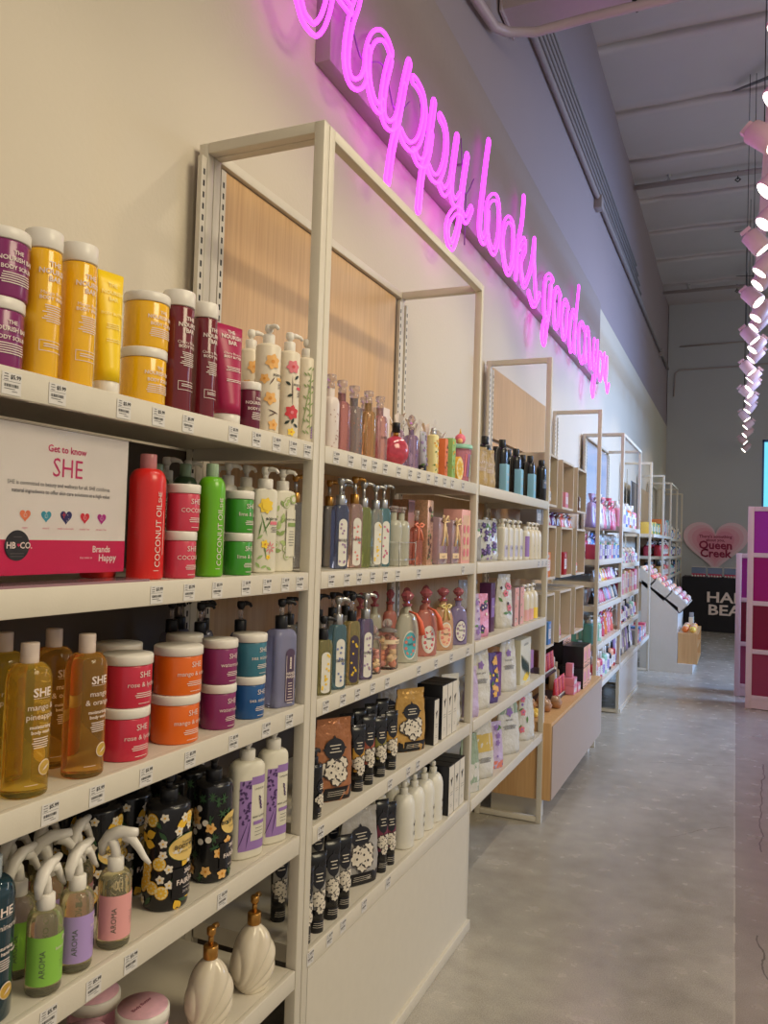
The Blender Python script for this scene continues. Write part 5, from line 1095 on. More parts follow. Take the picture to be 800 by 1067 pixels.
MINT = M('mint_plastic', L(150, 206, 180), .35); m = MB(); m.lathe([(.033, 0), (.034, .002), (.043, .118), (.043, .12)], M('pink_tumbler', L(226, 150, 170), .1, trans=.6), 28); m.build('cup', root)
m = MB(); m.lathe([(.045, 0), (.046, .004), (.046, .012), (.042, .016), (.001, .017)], MINT, 28, z0=.12); m.build('lid', root)
m = MB(); OP = M('ornament_pink', L(236, 120, 140), .35); m.ball(0, 0, .158, .020, OP, 14, sy=1); m.ball(.004, -.014, .150, .010, M('ornament_peach', L(246, 180, 120), .35), 10); m.lathe([(.005, 0), (.001, .02)], LEMY, 8, z0=.176); m.ball(0, .012, .172, .006, OP, 8); m.build('ornament', root)
m = MB(); S = Surf(m, [(0, .036, .036), (.12, .043, .043)], 2, eps=.001)
for k in range(5): S.patch(-.03+.013*k, -.024+.013*k, .02, .10, (PNKF, LAVD, MINT, PNKF, YLF)[k], 3, 2, 1)
m.build('wrap_print', root)
# second shelf of bay 2
def label_oval(lm, accent, seed=0, txt='soap'):
    def f(S, w_, h):
        S.patch(-w_*.3, w_*.3, h*.1, h*.82, lm, 6, 1, 1.5); S.oval(0, h*.82, w_*.3, h*.09, lm, 1.5); S.oval(0, h*.1, w_*.3, h*.05, lm, 1.5)
        rr = random.Random(seed)
        S.text(txt, 0, h*.5, w_*.34, INK, e=3) if seed % 2 else None
        for k in range(12): S.flower(w_*rr.uniform(-.22, .22), h*rr.uniform(.12, .85), w_*.08, accent, YLF)
    return f
WL = M('label_white', L(226, 222, 210), .5)
def gp_bottle(k, lab, gm, lm, acc, cm, rot=1.3, grp=None, seed=1, x=None, y=None):
    X, Y, z, w_, h, n = dd(k); X = x if x is not None else X; Y = y if y is not None else Y
    pump_bottle(lab, X, Y, z, max(w_*1.1, .042), h, gm, cm, label_oval(lm, acc, seed) if lm else None, grp, fy=.7, n=5, rz=-.5, rot=rot, bodyf=.70, cr=.012, ch=.026, shf=.1, sm=SILV if cm is not BLACK else CHR)
g2 = 'square glass hand soap pumps on the second shelf of the second bay'
gp_bottle('blu', 'navy blue square glass pump bottle with oval label beside the post', G(L(70, 90, 150)), WL, LIL, SILV, grp=g2, seed=1, x=-.05)
gp_bottle('pkb', 'blush square glass pump bottle with a wooden-gold pump', G(L(226, 180, 170)), WL, PNKF, GOLD, grp=g2, seed=3, x=-.05)
gp_bottle('grn', 'lime green square glass pump bottle with silver pump', G(L(176, 190, 80)), None, LEAFG, SILV, grp=g2, x=-.05)
gp_bottle('yfl', 'glass pump bottle with yellow daffodil label', G(L(196, 200, 190)), WL, YLF, SILV, grp=g2, seed=2, x=-.05, y=2.045)
gp_bottle('tfl', 'turquoise glass pump bottle with magenta floral label', G(L(96, 176, 190)), WL, M('print_magenta', L(196, 50, 140), .5), SILV, grp=g2, seed=4, x=-.05, y=2.10)
for i, yy in enumerate((1.72, 1.80, 1.90, 1.98, 2.06)): gp_bottle('brr1', 'silver-pumped glass bottle in the back row, second shelf of the second bay', G(L(150, 150, 150)), None, None, SILV if i % 2 else GOLD, grp='silver-pumped bottles in the back row of the second bay', x=-.12, y=yy)
PEARL = M('pearl_liquid', L(206, 204, 184), .12, trans=.3, coat=.4)
for i, yy in enumerate((2.165, 2.225)): stopper_bottle('large milky glass bottle with crystal stopper in a wire rack, %s one' % ('nearer', 'farther')[i], -.045, yy, SZD['b2'], .056, .175, PEARL, None, fy=.9, n=2, grp='large milky bottles in the wire rack', bodyf=.9, nk=.35)
root = empty('wire_rack', (-.045, 2.20, SZD['b2'])); tag(root, 'thin silver wire rack around the two milky bottles', 'wire rack')
m = MB()
for zz in (.02, .07): m.tube([(.034, -.066, zz), (.034, .062, zz), (-.034, .062, zz), (-.034, -.066, zz)], .0012, SILV, 6, closed=True)
m.build('wire_rail', root); m = MB()
for xx, yy in ((.034, -.066), (.034, .062), (-.034, .062), (-.034, -.066)): m.tube([(xx, yy, 0), (xx, yy, .075)], .0012, SILV, 6)
m.build('wire_post', root)
x, y, z, w_, h, n = dd('cor'); stopper_bottle('coral glass bottle with a coral bow next to the leopard box', -.045, 2.35, z, .045, .17, G(L(226, 120, 90)), None, fy=.7, ribbon=M('coral_ribbon', L(236, 140, 110), .5))
LEO = M('leopard_rose_gold', L(206, 160, 130), .3, metal=.4, var=.5, vs_=150)
x, y, z, w_, h, n = dd('leo'); carton('rose gold spotted gift box on the second shelf of the second bay', -.045, 2.415, z, .045, .05, .205, LEO, LEO, art_floral(BRN, M('spot_rust', L(150, 90, 70), .5), 4, 40))
PINKC = M('blush_card', L(228, 170, 160), .45); IRI = M('iridescent_film', L(222, 196, 206), .08, trans=.6, coat=.6)
x, y, z, w_, h, n = dd('lat'); carton('tall blush lattice-lidded gift box at the back of the second shelf', -.19, 2.62, z, .06, .11, .215, LEO, PINKC, lambda S, w_, h: [S.patch(-w_/2+w_*k/9, -w_/2+w_*(k+.5)/9, h*.8, h*.97, PAPER, 1, 1) for k in range(9)])
RIB = M('cream_ribbon', L(236, 206, 160), .45)
for kk, (yy, hh, ww, lab) in enumerate(((2.525, .155, .085, 'clear gift bag of spa products tied with a cream bow'), (2.655, .15, .075, 'iridescent gift bag with a cream band beside the pink gift box'))):
    root = empty('gift_bag', (-.05, yy, SZD['b2'])); tag(root, lab, 'gift bag')
    m = MB(); m.box(-.035, .035, -ww/2, ww/2, 0, hh, IRI, bev=.004); m.build('clear_bag', root)
    m = MB(); m.box(-.022, .020, -ww*.35, -ww*.05, .003, hh*.7, PINKC, bev=.003); m.box(-.022, .022, ww*.02, ww*.38, .003, hh*.6, M('grey_lilac_card', L(150, 150, 170), .5), bev=.003); m.build('contents', root)
    m = MB(); S = Surf(m, flat=.0355, eps=.0006); S.patch(-ww*.45, ww*.45, hh*.12, hh*.24, RIB, 1, 1); S.text('spa gift', 0, hh*.15, .010, BRN)
    for s_ in (-1, 1):
        m.tube([(.036, 0, hh*.9), (.042, s_*.022, hh*1.04), (.042, s_*.034, hh*.92), (.036, 0, hh*.9)], .004, RIB, 6, flat=.5); m.tube([(.037, 0, hh*.9), (.042, s_*.012, hh*.6), (.04, s_*.026, hh*.4)], .0045, RIB, 6, flat=.4)
    m.build('bow', root)
x, y, z, w_, h, n = dd('pbx'); carton('pink framed gift box with a slanting cream ribbon at the end of the second shelf', -.05, 2.765, z, .07, .1, .19, PINKC, PINKC, lambda S, w_, h: (S.patch(-w_*.38, w_*.38, h*.06, h*.9, M('peach_window', L(226, 190, 160), .3), 1, 1), S.leaf(w_*.05, h*.5, h*1.0, .012, 1.25, RIB, 2), [S.oval(w_*(-.2+.4*(k % 2)), h*(.2+.22*(k//2)), w_*.12, h*.08, PNKF, 3) for k in range(6)]))
# third shelf of bay 2
g3 = 'square glass hand soap pumps on the third shelf of the second bay'
DK2 = M('label_aubergine', L(70, 60, 76), .5)
for k, lab, gm, lm, acc, cm, sd in (('yfs', 'yellow-flowered glass pump bottle beside the post, third shelf of the second bay', G(L(180, 170, 70)), WL, YLF, BLACK, 2), ('tea', 'turquoise glass pump bottle with a blue hydrangea label and silver pump', G(L(80, 150, 170)), WL, M('print_blue', L(70, 110, 190), .5), SILV, 3),
                                ('gyl', 'olive gold glass pump bottle with a black pump', G(L(196, 176, 80)), DK2, YLF, BLACK, 4), ('vil', 'violet glass pump bottle with a pale label and silver pump', G(L(120, 110, 170)), WL, LIL, SILV, 5)):
    gp_bottle(k, lab, gm, lm, acc, cm, rot=1.3, grp=g3, seed=sd, y=dd(k)[1]-.008)
for i, yy in enumerate((1.72, 1.79, 1.87, 1.95, 2.03)): gp_bottle('br1', 'dark-pumped glass bottle in the back row, third shelf of the second bay', G(L(120, 120, 120)), None, None, BLACK, grp='dark-pumped bottles in the back row of the third shelf', x=-.125, y=yy)
BALLS = [M('bath_ball_%s' % a, L(*c_), .5) for a, c_ in (('coral', (232, 150, 120)), ('cream', (238, 206, 160)), ('pink', (232, 160, 150)))]
JG = M('jar_glass', (.96, .93, .9), .03, trans=.95, ior=1.1)
for k, r_, hh, yy, lab in (('ball1', .024, .11, 2.045, 'smaller glass jar of pastel bath balls'), ('ball2', .034, .122, 2.145, 'larger glass jar of pastel bath balls with a knob lid')):
    root = empty('bath_ball_jar', (-.045, yy, SZD['b3'])); tag(root, lab, 'jar')
    m = MB(); m.lathe([(r_*.9, 0), (r_, .004), (r_, hh*.72), (r_*.8, hh*.82), (r_*.82, hh*.86)], JG, 28); m.build('glass', root)
    rr = random.Random(3); m = MB(); rb = r_*.34; st = []
    for q in range(5):
        for a in range(4 if q % 2 else 3): t = a*2*PI/(4 if q % 2 else 3)+q; m.ball(math.cos(t)*r_*.52, math.sin(t)*r_*.52, rb+.004+q*rb*1.45, rb, BALLS[(a+q) % 3], 12)
    ob = m.build('bath_balls', root); ob['kind'] = 'stuff'
    m = MB(); m.lathe([(r_*.84, 0), (r_*.86, .006), (r_*.3, .012)], CHR, 24, z0=hh*.86); m.ball(0, 0, hh*.86+.024, .014, CHR, 16); m.build('lid', root)
    if k == 'ball2': m = MB(); S = Surf(m, [(0, r_, r_), (1, r_, r_)], 2, eps=.0008); S.patch(-r_*1.4, r_*1.4, hh*.60, hh*.70, M('jar_band', L(238, 216, 180), .5), 20, 1); S.text('bath fizz', 0, hh*.625, .008, BRN, e=2); m.build('label_band', root)
PST = M('pink_crystal', L(206, 120, 130), .08, trans=.5)
def oval_label(lm, acc, rim):
    def f(S, w_, h):
        S.oval(0, h*.42, w_*.31, h*.34, rim, 1.5); S.oval(0, h*.42, w_*.27, h*.30, lm, 2.5)
        for k in range(9): a = 2*PI*k/9; S.flower(math.cos(a)*w_*.18, h*.42+math.sin(a)*h*.21, w_*.07, acc, YLF)
        S.text('bath', 0, h*.42, w_*.13, INK, e=4)
    return f
x, y, z, w_, h, n = dd('mlk'); stopper_bottle('milky glass bottle with a turquoise oval label and crystal stopper', -.040, 2.282, z, .084, .215, PEARL, oval_label(M('label_turquoise', L(90, 180, 190), .5), PNKF, WL), stop=PST, fy=.5, n=2, rz=-.6, sh=.34, bodyf=.80, nk=.26, facet=True, tassel=M('coral_tassel', L(236, 110, 80), .6))
x, y, z, w_, h, n = dd('cfl'); stopper_bottle('coral glass bottle with a floral oval label and pink crystal stopper', -.040, 2.445, z, .086, .215, G(L(222, 120, 96), .5), oval_label(WL, M('print_hot_pink', L(206, 60, 110), .5), WL), stop=PST, fy=.5, n=2, rz=-.6, sh=.34, bodyf=.80, nk=.26, facet=True, tassel=M('coral_tassel', L(236, 110, 80), .6))
x, y, z, w_, h, n = dd('pch'); stopper_bottle('peach glass bottle with a cream bow and pink crystal stopper', -.040, 2.61, z, .088, .21, G(L(238, 180, 120), .5), oval_label(M('label_peach', L(238, 196, 160), .5), PNKF, WL), stop=PST, fy=.5, n=2, rz=-.6, sh=.34, bodyf=.80, nk=.26, facet=True, ribbon=M('butter_ribbon', L(240, 220, 150), .5))
x, y, z, w_, h, n = dd('vov'); stopper_bottle('violet glass bottle with a dark-rimmed oval label by the far post', -.040, 2.775, z, .082, .2, G(L(140, 120, 180), .5), oval_label(WL, LIL, LAVK), stop=PST, fy=.5, n=2, rz=-.6, sh=.34, bodyf=.80, nk=.26, facet=True)
for i, yy in enumerate((2.14, 2.24, 2.36, 2.5, 2.68)): stopper_bottle('crystal-stoppered bottle in the shaded row behind, third shelf of the second bay', -.13, yy, SZD['b3'], .055, .205, (G(L(222, 120, 96), .5), PEARL)[i % 2], None, stop=PST, grp='crystal-stoppered bottles in the shaded back row', fy=.62, n=2, bodyf=.82, nk=.34, facet=True)
# fourth and fifth shelves of bay 2
KR = M('copper_foil_pouch', L(176, 116, 78), .3, bump=.9, bs=22, metal=.35); KG = M('gold_foil_pouch', L(200, 156, 84), .3, bump=.9, bs=22, metal=.35); KB = M('black_pouch_foot', L(26, 24, 26), .35); KS = M('silver_grey_pouch', L(176, 172, 166), .35, bump=.9, bs=22, metal=.2); KBK = M('charcoal_badge', L(34, 34, 40), .45)
SK = M('print_bone', L(222, 212, 194), .5); SK2 = M('print_ink_line', L(60, 54, 52), .5)
def art_peony(c1=None, cm=None, badge=True):
    def f(S, w_, h):
        if badge:
            S.oval(0, h*.64, w_*.26, h*.13, KBK, 2); S.leaf(0, h*.64, w_*.62, h*.14, 0, KBK, 2.2); S.leaf(0, h*.64, h*.34, w_*.2, PI/2, KBK, 2.2)
            for k in range(3): S.lines(0, h*(.69-.04*k), w_*.3, 1, .01, .0022, SK, k, 4)
        rr = random.Random(6)
        for k in range(9):
            u, v = w_*rr.uniform(-.24, .28), h*rr.uniform(.20, .50); S.disc(u, v, w_*.165, SK2, 2.2+.4*k, 14); S.flower(u, v, w_*.15, c1 or SK, cm or SK2, 7, e=.4+.4*k); S.disc(u, v, w_*.06, c1 or SK, 3.9+.4*k, 8); S.disc(u, v, w_*.028, SK2, 4.0+.4*k, 8)
        S.lines(0, h*.13, w_*.5, 3, .005, .001, SK, 5, 4)
    return f
SZp = SZD
pouch('copper foil pouch printed with white peonies and a black badge', -.055, 1.84, SZp['b4'], .105, .2, (KR, KB), art_peony(), rz=-.55)
pouch('gold foil pouch printed with blossoms and a black badge', -.058, 2.375, SZp['b4'], .11, .19, (KG, KB), art_peony(), rz=-.55)
pouch('silver pouch with script lettering standing behind the black tubes', -.15, 2.42, SZp['b4'], .09, .18, (KS, KB), art_peony())
def blacktube(lab, x, y, z, w_, h, acc, grp):
    squeeze_tube(lab, x, y, z, max(w_, .036), h, BLKP, BLACK, grp=grp, flor=lambda S, a, b_, c_: (S.patch(-a*.42, a*.42, b_*.30, b_*.66, acc if acc is not SK else M('print_ash', L(150, 146, 138), .5), 8, 3, .8), art_peony(SK, SK2)(S, a*1.5, b_*1.08)), rz=-.6, caph=.03, name='hand_cream_tube')
cols_ = [M('print_marigold', L(200, 150, 60), .5), M('print_rust', L(170, 90, 70), .5), M('print_olive', L(150, 140, 70), .5)]
for i, (k, yy, hh) in enumerate((('t1', 1.925, .17), ('t2', 1.99, .185), ('t3', 2.07, .165), ('t4', 2.15, .165))): blacktube('black flower-printed hand cream tube between the copper and gold pouches', -.030, yy+.01, SZp['b4'], .042, hh, cols_[i % 3], 'black flower-printed tubes between the foil pouches')
for i, yy in enumerate((1.93, 2.0, 2.08, 2.16, 2.24)): blacktube('black hand cream tube in the row behind, fourth shelf of the second bay', -.095, yy, SZp['b4'], .042, .18, cols_[i % 3], 'black tubes in the row behind, fourth shelf of the second bay')
x, y, z, w_, h, n = dd('blk0'); pump_bottle('black flower-printed pump bottle beside the post, fourth shelf of the second bay', -.035, 1.7, z, .05, .16, BLKP, BLACK, art_peony(SK, cols_[1]), fy=.9, n=2, bodyf=.8, cr=.012, ch=.015)
BOXW = M('ivory_carton_front', L(218, 210, 192), .5)
def art_box(S, w_, h):
    S.leaf(0, h*.66, h*.2, w_*.16, 1.4, SK2); S.leaf(w_*.08, h*.7, h*.13, w_*.12, .8, SK2); S.leaf(-w_*.08, h*.68, h*.12, w_*.12, 2.2, SK2); S.lines(0, h*.45, w_*.5, 2, .008, .0012, SK2, 2); S.lines(0, h*.2, w_*.4, 2, .006, .001, SK2, 4)
gb = 'black and ivory cartons on the fourth shelf of the second bay'
carton('small black-sided ivory carton, foremost beside the gold pouch', -.033, 2.485, SZp['b4'], .05, .042, .145, BLACK, BOXW, art_box, gb)
for i, yy in enumerate((2.56, 2.613, 2.666)): carton('black-sided ivory carton in the close row past the gold pouch, %s' % ('nearest', 'middle', 'farthest')[i], -.055, yy+.01, SZp['b4'], .09, .05, .178, BLACK, BOXW, art_box, gb)
pouch('white crinkled pouch at the end of the fourth shelf, second bay', -.06, 2.765, SZp['b4'], .09, .18, (M('white_foil_pouch', L(212, 208, 196), .32, bump=.9, bs=22),), lambda S, w_, h: (S.flower(-.1*w_, h*.7, w_*.15, SK2, SK2), microtext(S, 0, h*.5, w_*.5, 5, SK2)))
gu = 'black and silver flower-printed tubes on the lowest shelf of the second bay'
for i, (yy, hh) in enumerate(((1.672, .17), (1.735, .185), (1.81, .19), (1.875, .18))): blacktube('black and silver flower-printed tube near the post, lowest shelf of the second bay', -.032, yy, SZp['b5'], .045, hh, SK, gu)
pouch('large silver grey pouch printed with peonies on the lowest shelf', -.058, 2.02, SZp['b5'], .115, .2, (KS, KB), art_peony(), rz=-.55)
MAR = M('print_maroon', L(120, 50, 70), .5)
for i, (yy, hh) in enumerate(((2.12, .2), (2.18, .175))): blacktube('black and maroon tube between the grey pouch and the white bottles', -.034, yy, SZp['b5'], .042, hh, MAR, 'black and maroon tubes on the lowest shelf')
for i, yy in enumerate((1.74, 1.83, 1.93, 2.02, 2.12)): blacktube('black tube in the dark back row, lowest shelf of the second bay', -.14, yy, SZp['b5'], .045, .19, SK, 'black tubes in the dark back row, lowest shelf')
WB = M('white_matt_bottle', L(224, 220, 206), .35)
def art_wb(S, w_, h):
    S.leaf(w_*.1, h*.62, h*.18, w_*.07, 1.3, SK2); S.leaf(w_*.14, h*.66, h*.12, w_*.06, .7, SK2); S.leaf(w_*.04, h*.6, h*.12, w_*.06, 2.1, SK2); microtext(S, w_*.1, h*.42, w_*.3, 4, SK2)
for i, yy in enumerate((2.325, 2.412, 2.50, 2.585)): pump_bottle('white matt bottle with a small black plant print, number %s from the black tubes' % ('one', 'two', 'three', 'four')[i], -.050, yy, SZp['b5'], .082, .195, WB, WB, art_wb, 'row of white matt bottles on the lowest shelf', fy=.85, n=2, bodyf=.80, cr=.013, ch=.02, shf=.22, rot=PI)
for i, yy in enumerate((2.30, 2.40, 2.50)): pump_bottle('white matt bottle in the second row, lowest shelf of the second bay', -.125, yy, SZp['b5'], .07, .19, WB, WB, None, 'second row of white matt bottles', fy=.85, n=2, bodyf=.8, cr=.013, ch=.02, shf=.22, rot=PI)
for i, yy in enumerate((2.665, 2.723, 2.781)): carton('black-sided ivory carton at the end of the lowest shelf, %s of three' % ('nearest', 'middle', 'farthest')[i], -.055, yy, SZp['b5'], .09, .055, .165, BLACK, BOXW, art_box, 'black and ivory cartons on the lowest shelf')

# ================================================================ products: third bay
KP = M('kraft_gold_pouch', L(176, 150, 96), .4, bump=.9, bs=22); BLUELIT = M('blue_lit_card', L(140, 196, 222), .35)  # blue daylight falling on the boxes is put into their card colour
for i, yy in enumerate((3.02, 3.13)): pouch('olive gold pouch at the near end of the top shelf, third bay, %s one' % ('nearer', 'farther')[i], -.05, yy, SZD['c1'], .075, .155, (KP,), lambda S, w_, h: (S.text('CLAY', 0, h*.6, .016, TXTW), microtext(S, 0, h*.5, w_*.6, 5, TXTW)), 'olive gold pouches')
for i, yy in enumerate((3.30, 3.55, 3.80)): carton('pale box coloured as blue-lit at the front of the top shelf, third bay, %s of three' % ('nearest', 'middle', 'farthest')[i], -.025, yy, SZD['c1'], .03, .046, .115, BLUELIT, BLUELIT, lambda S, w_, h: (S.text('skin', 0, h*.6, .018, TXTW, vert=False), microtext(S, 0, h*.4, w_*.6, 4, TXTW)), 'blue-lit boxes on the top shelf of the third bay')
def art_dark(S, w_, h): S.patch(-w_*.38, w_*.38, h*.35, h*.6, M('label_slate', L(90, 100, 110), .5), 8, 1); microtext(S, 0, h*.55, w_*.5, 4, TXTW)
for i, (yy, xx, hh) in enumerate(((3.22, -.09, .225), (3.42, -.07, .235), (3.50, -.12, .215), (3.64, -.065, .22), (3.71, -.12, .225), (3.90, -.06, .215), (3.955, -.11, .225), (4.02, -.03, .205), (3.60, -.17, .2))): flip_bottle('black bottle with black cap on the top shelf of the third bay', xx, yy, SZD['c1'], .058, hh, BLKP, BLACK, art_dark, 'black bottles on the top shelf of the third bay', fy=.9, n=2, capf=.14, capr=.26)
for i, yy in enumerate((3.0, 3.09)): root = pouch('fluffy grey mesh bag on the second shelf of the third bay', -.09, yy, SZD['c2'], .08, .15, (M('grey_mesh', L(150, 148, 146), .8),), art_floral(WHF, SK, 3+i, 12), 'fluffy grey mesh bags')
for i, yy in enumerate((3.20, 3.29)): pouch('clear bag of purple soap petals, second shelf of the third bay', -.08, yy, SZD['c2'], .085, .165, (M('frosted_film', L(196, 196, 190), .3),), art_floral(LAVK, LIL, 5+i, 22), 'clear bags of purple petals')
def art_small(S, w_, h): S.patch(-w_*.4, w_*.4, h*.12, h*.5, M('label_pale_lilac', L(190, 184, 196), .5), 6, 1); microtext(S, 0, h*.45, w_*.5, 4, SK2)
for i, yy in enumerate((3.40, 3.49, 3.58, 3.67)): pump_bottle('white pump bottle with pale label, second shelf of the third bay', -.055, yy, SZD['c2'], .062, .182, WB, WB, art_small, 'white pump bottles with pale labels', fy=.7, n=4, bodyf=.8, cr=.012, ch=.014, shf=.08, rot=1.2)
for i, yy in enumerate((3.38, 3.5, 3.62, 3.74, 3.86)): pump_bottle('white pump bottle in the second row, second shelf of the third bay', -.13, yy, SZD['c2'], .06, .185, WB, WB, None, 'white pump bottles in the second row of the third bay', fy=.7, n=4, bodyf=.8, cr=.012, ch=.014, shf=.08, rot=1.2)
flip_bottle('purple-labelled white bottle among the white pumps, second shelf of the third bay', -.04, 3.755, SZD['c2'], .05, .155, WB, CAPW, lambda S, w_, h: S.patch(-w_*.5, w_*.5, h*.1, h*.8, LAVD, 8, 1), fy=.8, n=2)
for i, yy in enumerate((3.835, 3.912, 3.99)): pump_bottle('round-shouldered ivory pump bottle near the far post, second shelf of the third bay', -.045, yy, SZD['c2'], .068, .18, M('ivory_matt', L(222, 212, 186), .35), CAPW, art_wb, 'round-shouldered ivory pump bottles', fy=.9, n=2, bodyf=.8, cr=.013, ch=.014, shf=.2, rot=1.2)
pouch('lilac printed pouch at the near end of the third shelf, third bay', -.035, 2.94, SZD['c3'], .07, .17, (M('lilac_pouch', L(196, 176, 206), .4, bump=.9, bs=22),), art_floral(LAVD, LIL, 3, 14), taper=.3)
pouch('bright pink flower-printed pouch on the third shelf, third bay', -.045, 3.05, SZD['c3'], .095, .165, (M('pink_pouch', L(222, 150, 180), .4, bump=.9, bs=22),), art_floral(LAVK, WHF, 4, 16))
pouch('tall silver pouch behind the pink one, third bay', -.13, 3.17, SZD['c3'], .11, .21, (KS,), None)
carton('tall plum purple carton on the third shelf, third bay', -.07, 3.25, SZD['c3'], .05, .06, .2, M('plum_card', L(84, 40, 80), .4), M('plum_card', L(84, 40, 80), .4), lambda S, w_, h: (S.patch(-w_*.4, w_*.4, h*.3, h*.7, LIL, 1, 1), S.text('rose', 0, h*.5, .016, TXTW)))
pouch('white pouch with pink peony print tapering at the top, third shelf', -.05, 3.43, SZD['c3'], .1, .23, (M('white_foil_pouch', L(212, 208, 196), .32, bump=.9, bs=22),), art_floral(PNKF, BRN, 6, 10), taper=.3)
for i, yy in enumerate((3.55, 3.65)): carton('clear pack of pale pink soaps, third shelf of the third bay', -.05, yy, SZD['c3'], .06, .07, .17, IRI, PINKC, art_floral(WL, BRN, 4, 6), 'clear packs of pink soaps')
for i, yy in enumerate((3.76, 3.85, 3.94)): pump_bottle('ivory pump bottle with a pink and yellow label, third shelf of the third bay', -.045, yy, SZD['c3'], .07, .175, M('ivory_matt', L(222, 212, 186), .35), CAPW, (lambda a: lambda S, w_, h: S.patch(-w_*.5, w_*.5, h*.05, h*.55, a, 10, 1))((PINKC, PINKC, YLF)[i]), 'ivory pump bottles with pink and yellow labels', fy=.9, n=2, bodyf=.8, cr=.013, ch=.014, shf=.2, rot=1.2)
WP = M('white_foil_pouch', L(212, 208, 196), .32, bump=.9, bs=22)
def art_plain(S, w_, h): S.text('bath salts', 0, h*.6, .012, SK2); microtext(S, 0, h*.52, w_*.6, 6, SK2); S.flower(0, h*.75, w_*.14, LAVD, LIL)
pouch('lilac pouch at the near end of the fourth shelf, third bay', -.035, 2.94, SZD['c4'], .07, .185, (M('lilac_pouch', L(196, 176, 206), .4, bump=.9, bs=22),), None, taper=.3)
pouch('tall white bath salt pouch, fourth shelf of the third bay', -.048, 3.09, SZD['c4'], .11, .23, (WP,), art_plain, taper=.3)
pouch('colourful purple, orange and green pouch, fourth shelf of the third bay', -.045, 3.235, SZD['c4'], .085, .2, (M('violet_print_pouch', L(96, 80, 140), .4, bump=.9, bs=22),), art_floral(ORGF, YLF, 3, 26), taper=.3)
carton('flat violet book-like box standing on the fourth shelf, third bay', -.06, 3.37, SZD['c4'], .03, .085, .185, M('violet_card', L(110, 50, 120), .4), M('violet_card', L(110, 50, 120), .4), lambda S, w_, h: S.text('salts', 0, h*.5, .022, TXTW, vert=True))
pouch('white bath salt pouch between the violet box and the palm leaf box', -.05, 3.52, SZD['c4'], .11, .225, (WP,), art_plain, taper=.3)
carton('large white box printed with dark palm leaves, fourth shelf of the third bay', -.055, 3.79, SZD['c4'], .05, .20, .205, M('cream_card', L(214, 210, 188), .4), M('cream_card', L(214, 210, 188), .4), lambda S, w_, h: ([S.leaf(w_*(-.36+.11*k), h*(.5-.04*k), h*.42, w_*.10, 1.9, M('print_forest', L(30, 56, 40), .5), 2) for k in range(7)], S.leaf(w_*.1, h*.13, w_*.7, h*.2, .1, YLF, 1.5), microtext(S, 0, h*.9, w_*.5, 3, SK2)))
SAGEP = M('sage_pouch', L(150, 166, 140), .4, bump=.9, bs=22)
pouch('sage green and white pouch at the near end of the lowest shelf, third bay', -.045, 2.97, SZD['c5'], .1, .215, (SAGEP, WP), lambda S, w_, h: S.patch(-w_*.46, w_*.46, h*.04, h*.5, WP, 14, 2, 1), taper=.3)
pouch('white pouch with a golden diagonal band, lowest shelf of the third bay', -.05, 3.17, SZD['c5'], .115, .235, (WP,), lambda S, w_, h: (S.patch(-w_*.44, w_*.44, h*.45, h*.75, M('print_gold_band', L(206, 176, 90), .5), 14, 2, 1), microtext(S, 0, h*.35, w_*.6, 6, SK2)), taper=.3)
pouch('small lilac pouch with a coral foot, lowest shelf of the third bay', -.045, 3.34, SZD['c5'], .08, .19, (M('lilac_pouch', L(196, 176, 206), .4, bump=.9, bs=22), M('coral_foot', L(224, 130, 110), .4)), art_floral(LAVD, LIL, 5, 8), taper=.3)
pouch('largest white pouch, lowest shelf of the third bay', -.055, 3.58, SZD['c5'], .14, .25, (WP,), lambda S, w_, h: (art_plain(S, w_, h), S.patch(-w_*.4, w_*.4, h*.72, h*.9, SAGEP, 12, 2, 1)), taper=.3)
pouch('blush and white pouch at the far end of the lowest shelf, third bay', -.045, 3.88, SZD['c5'], .11, .22, (WP,), art_floral(PNKF, LIL, 8, 8), taper=.3)
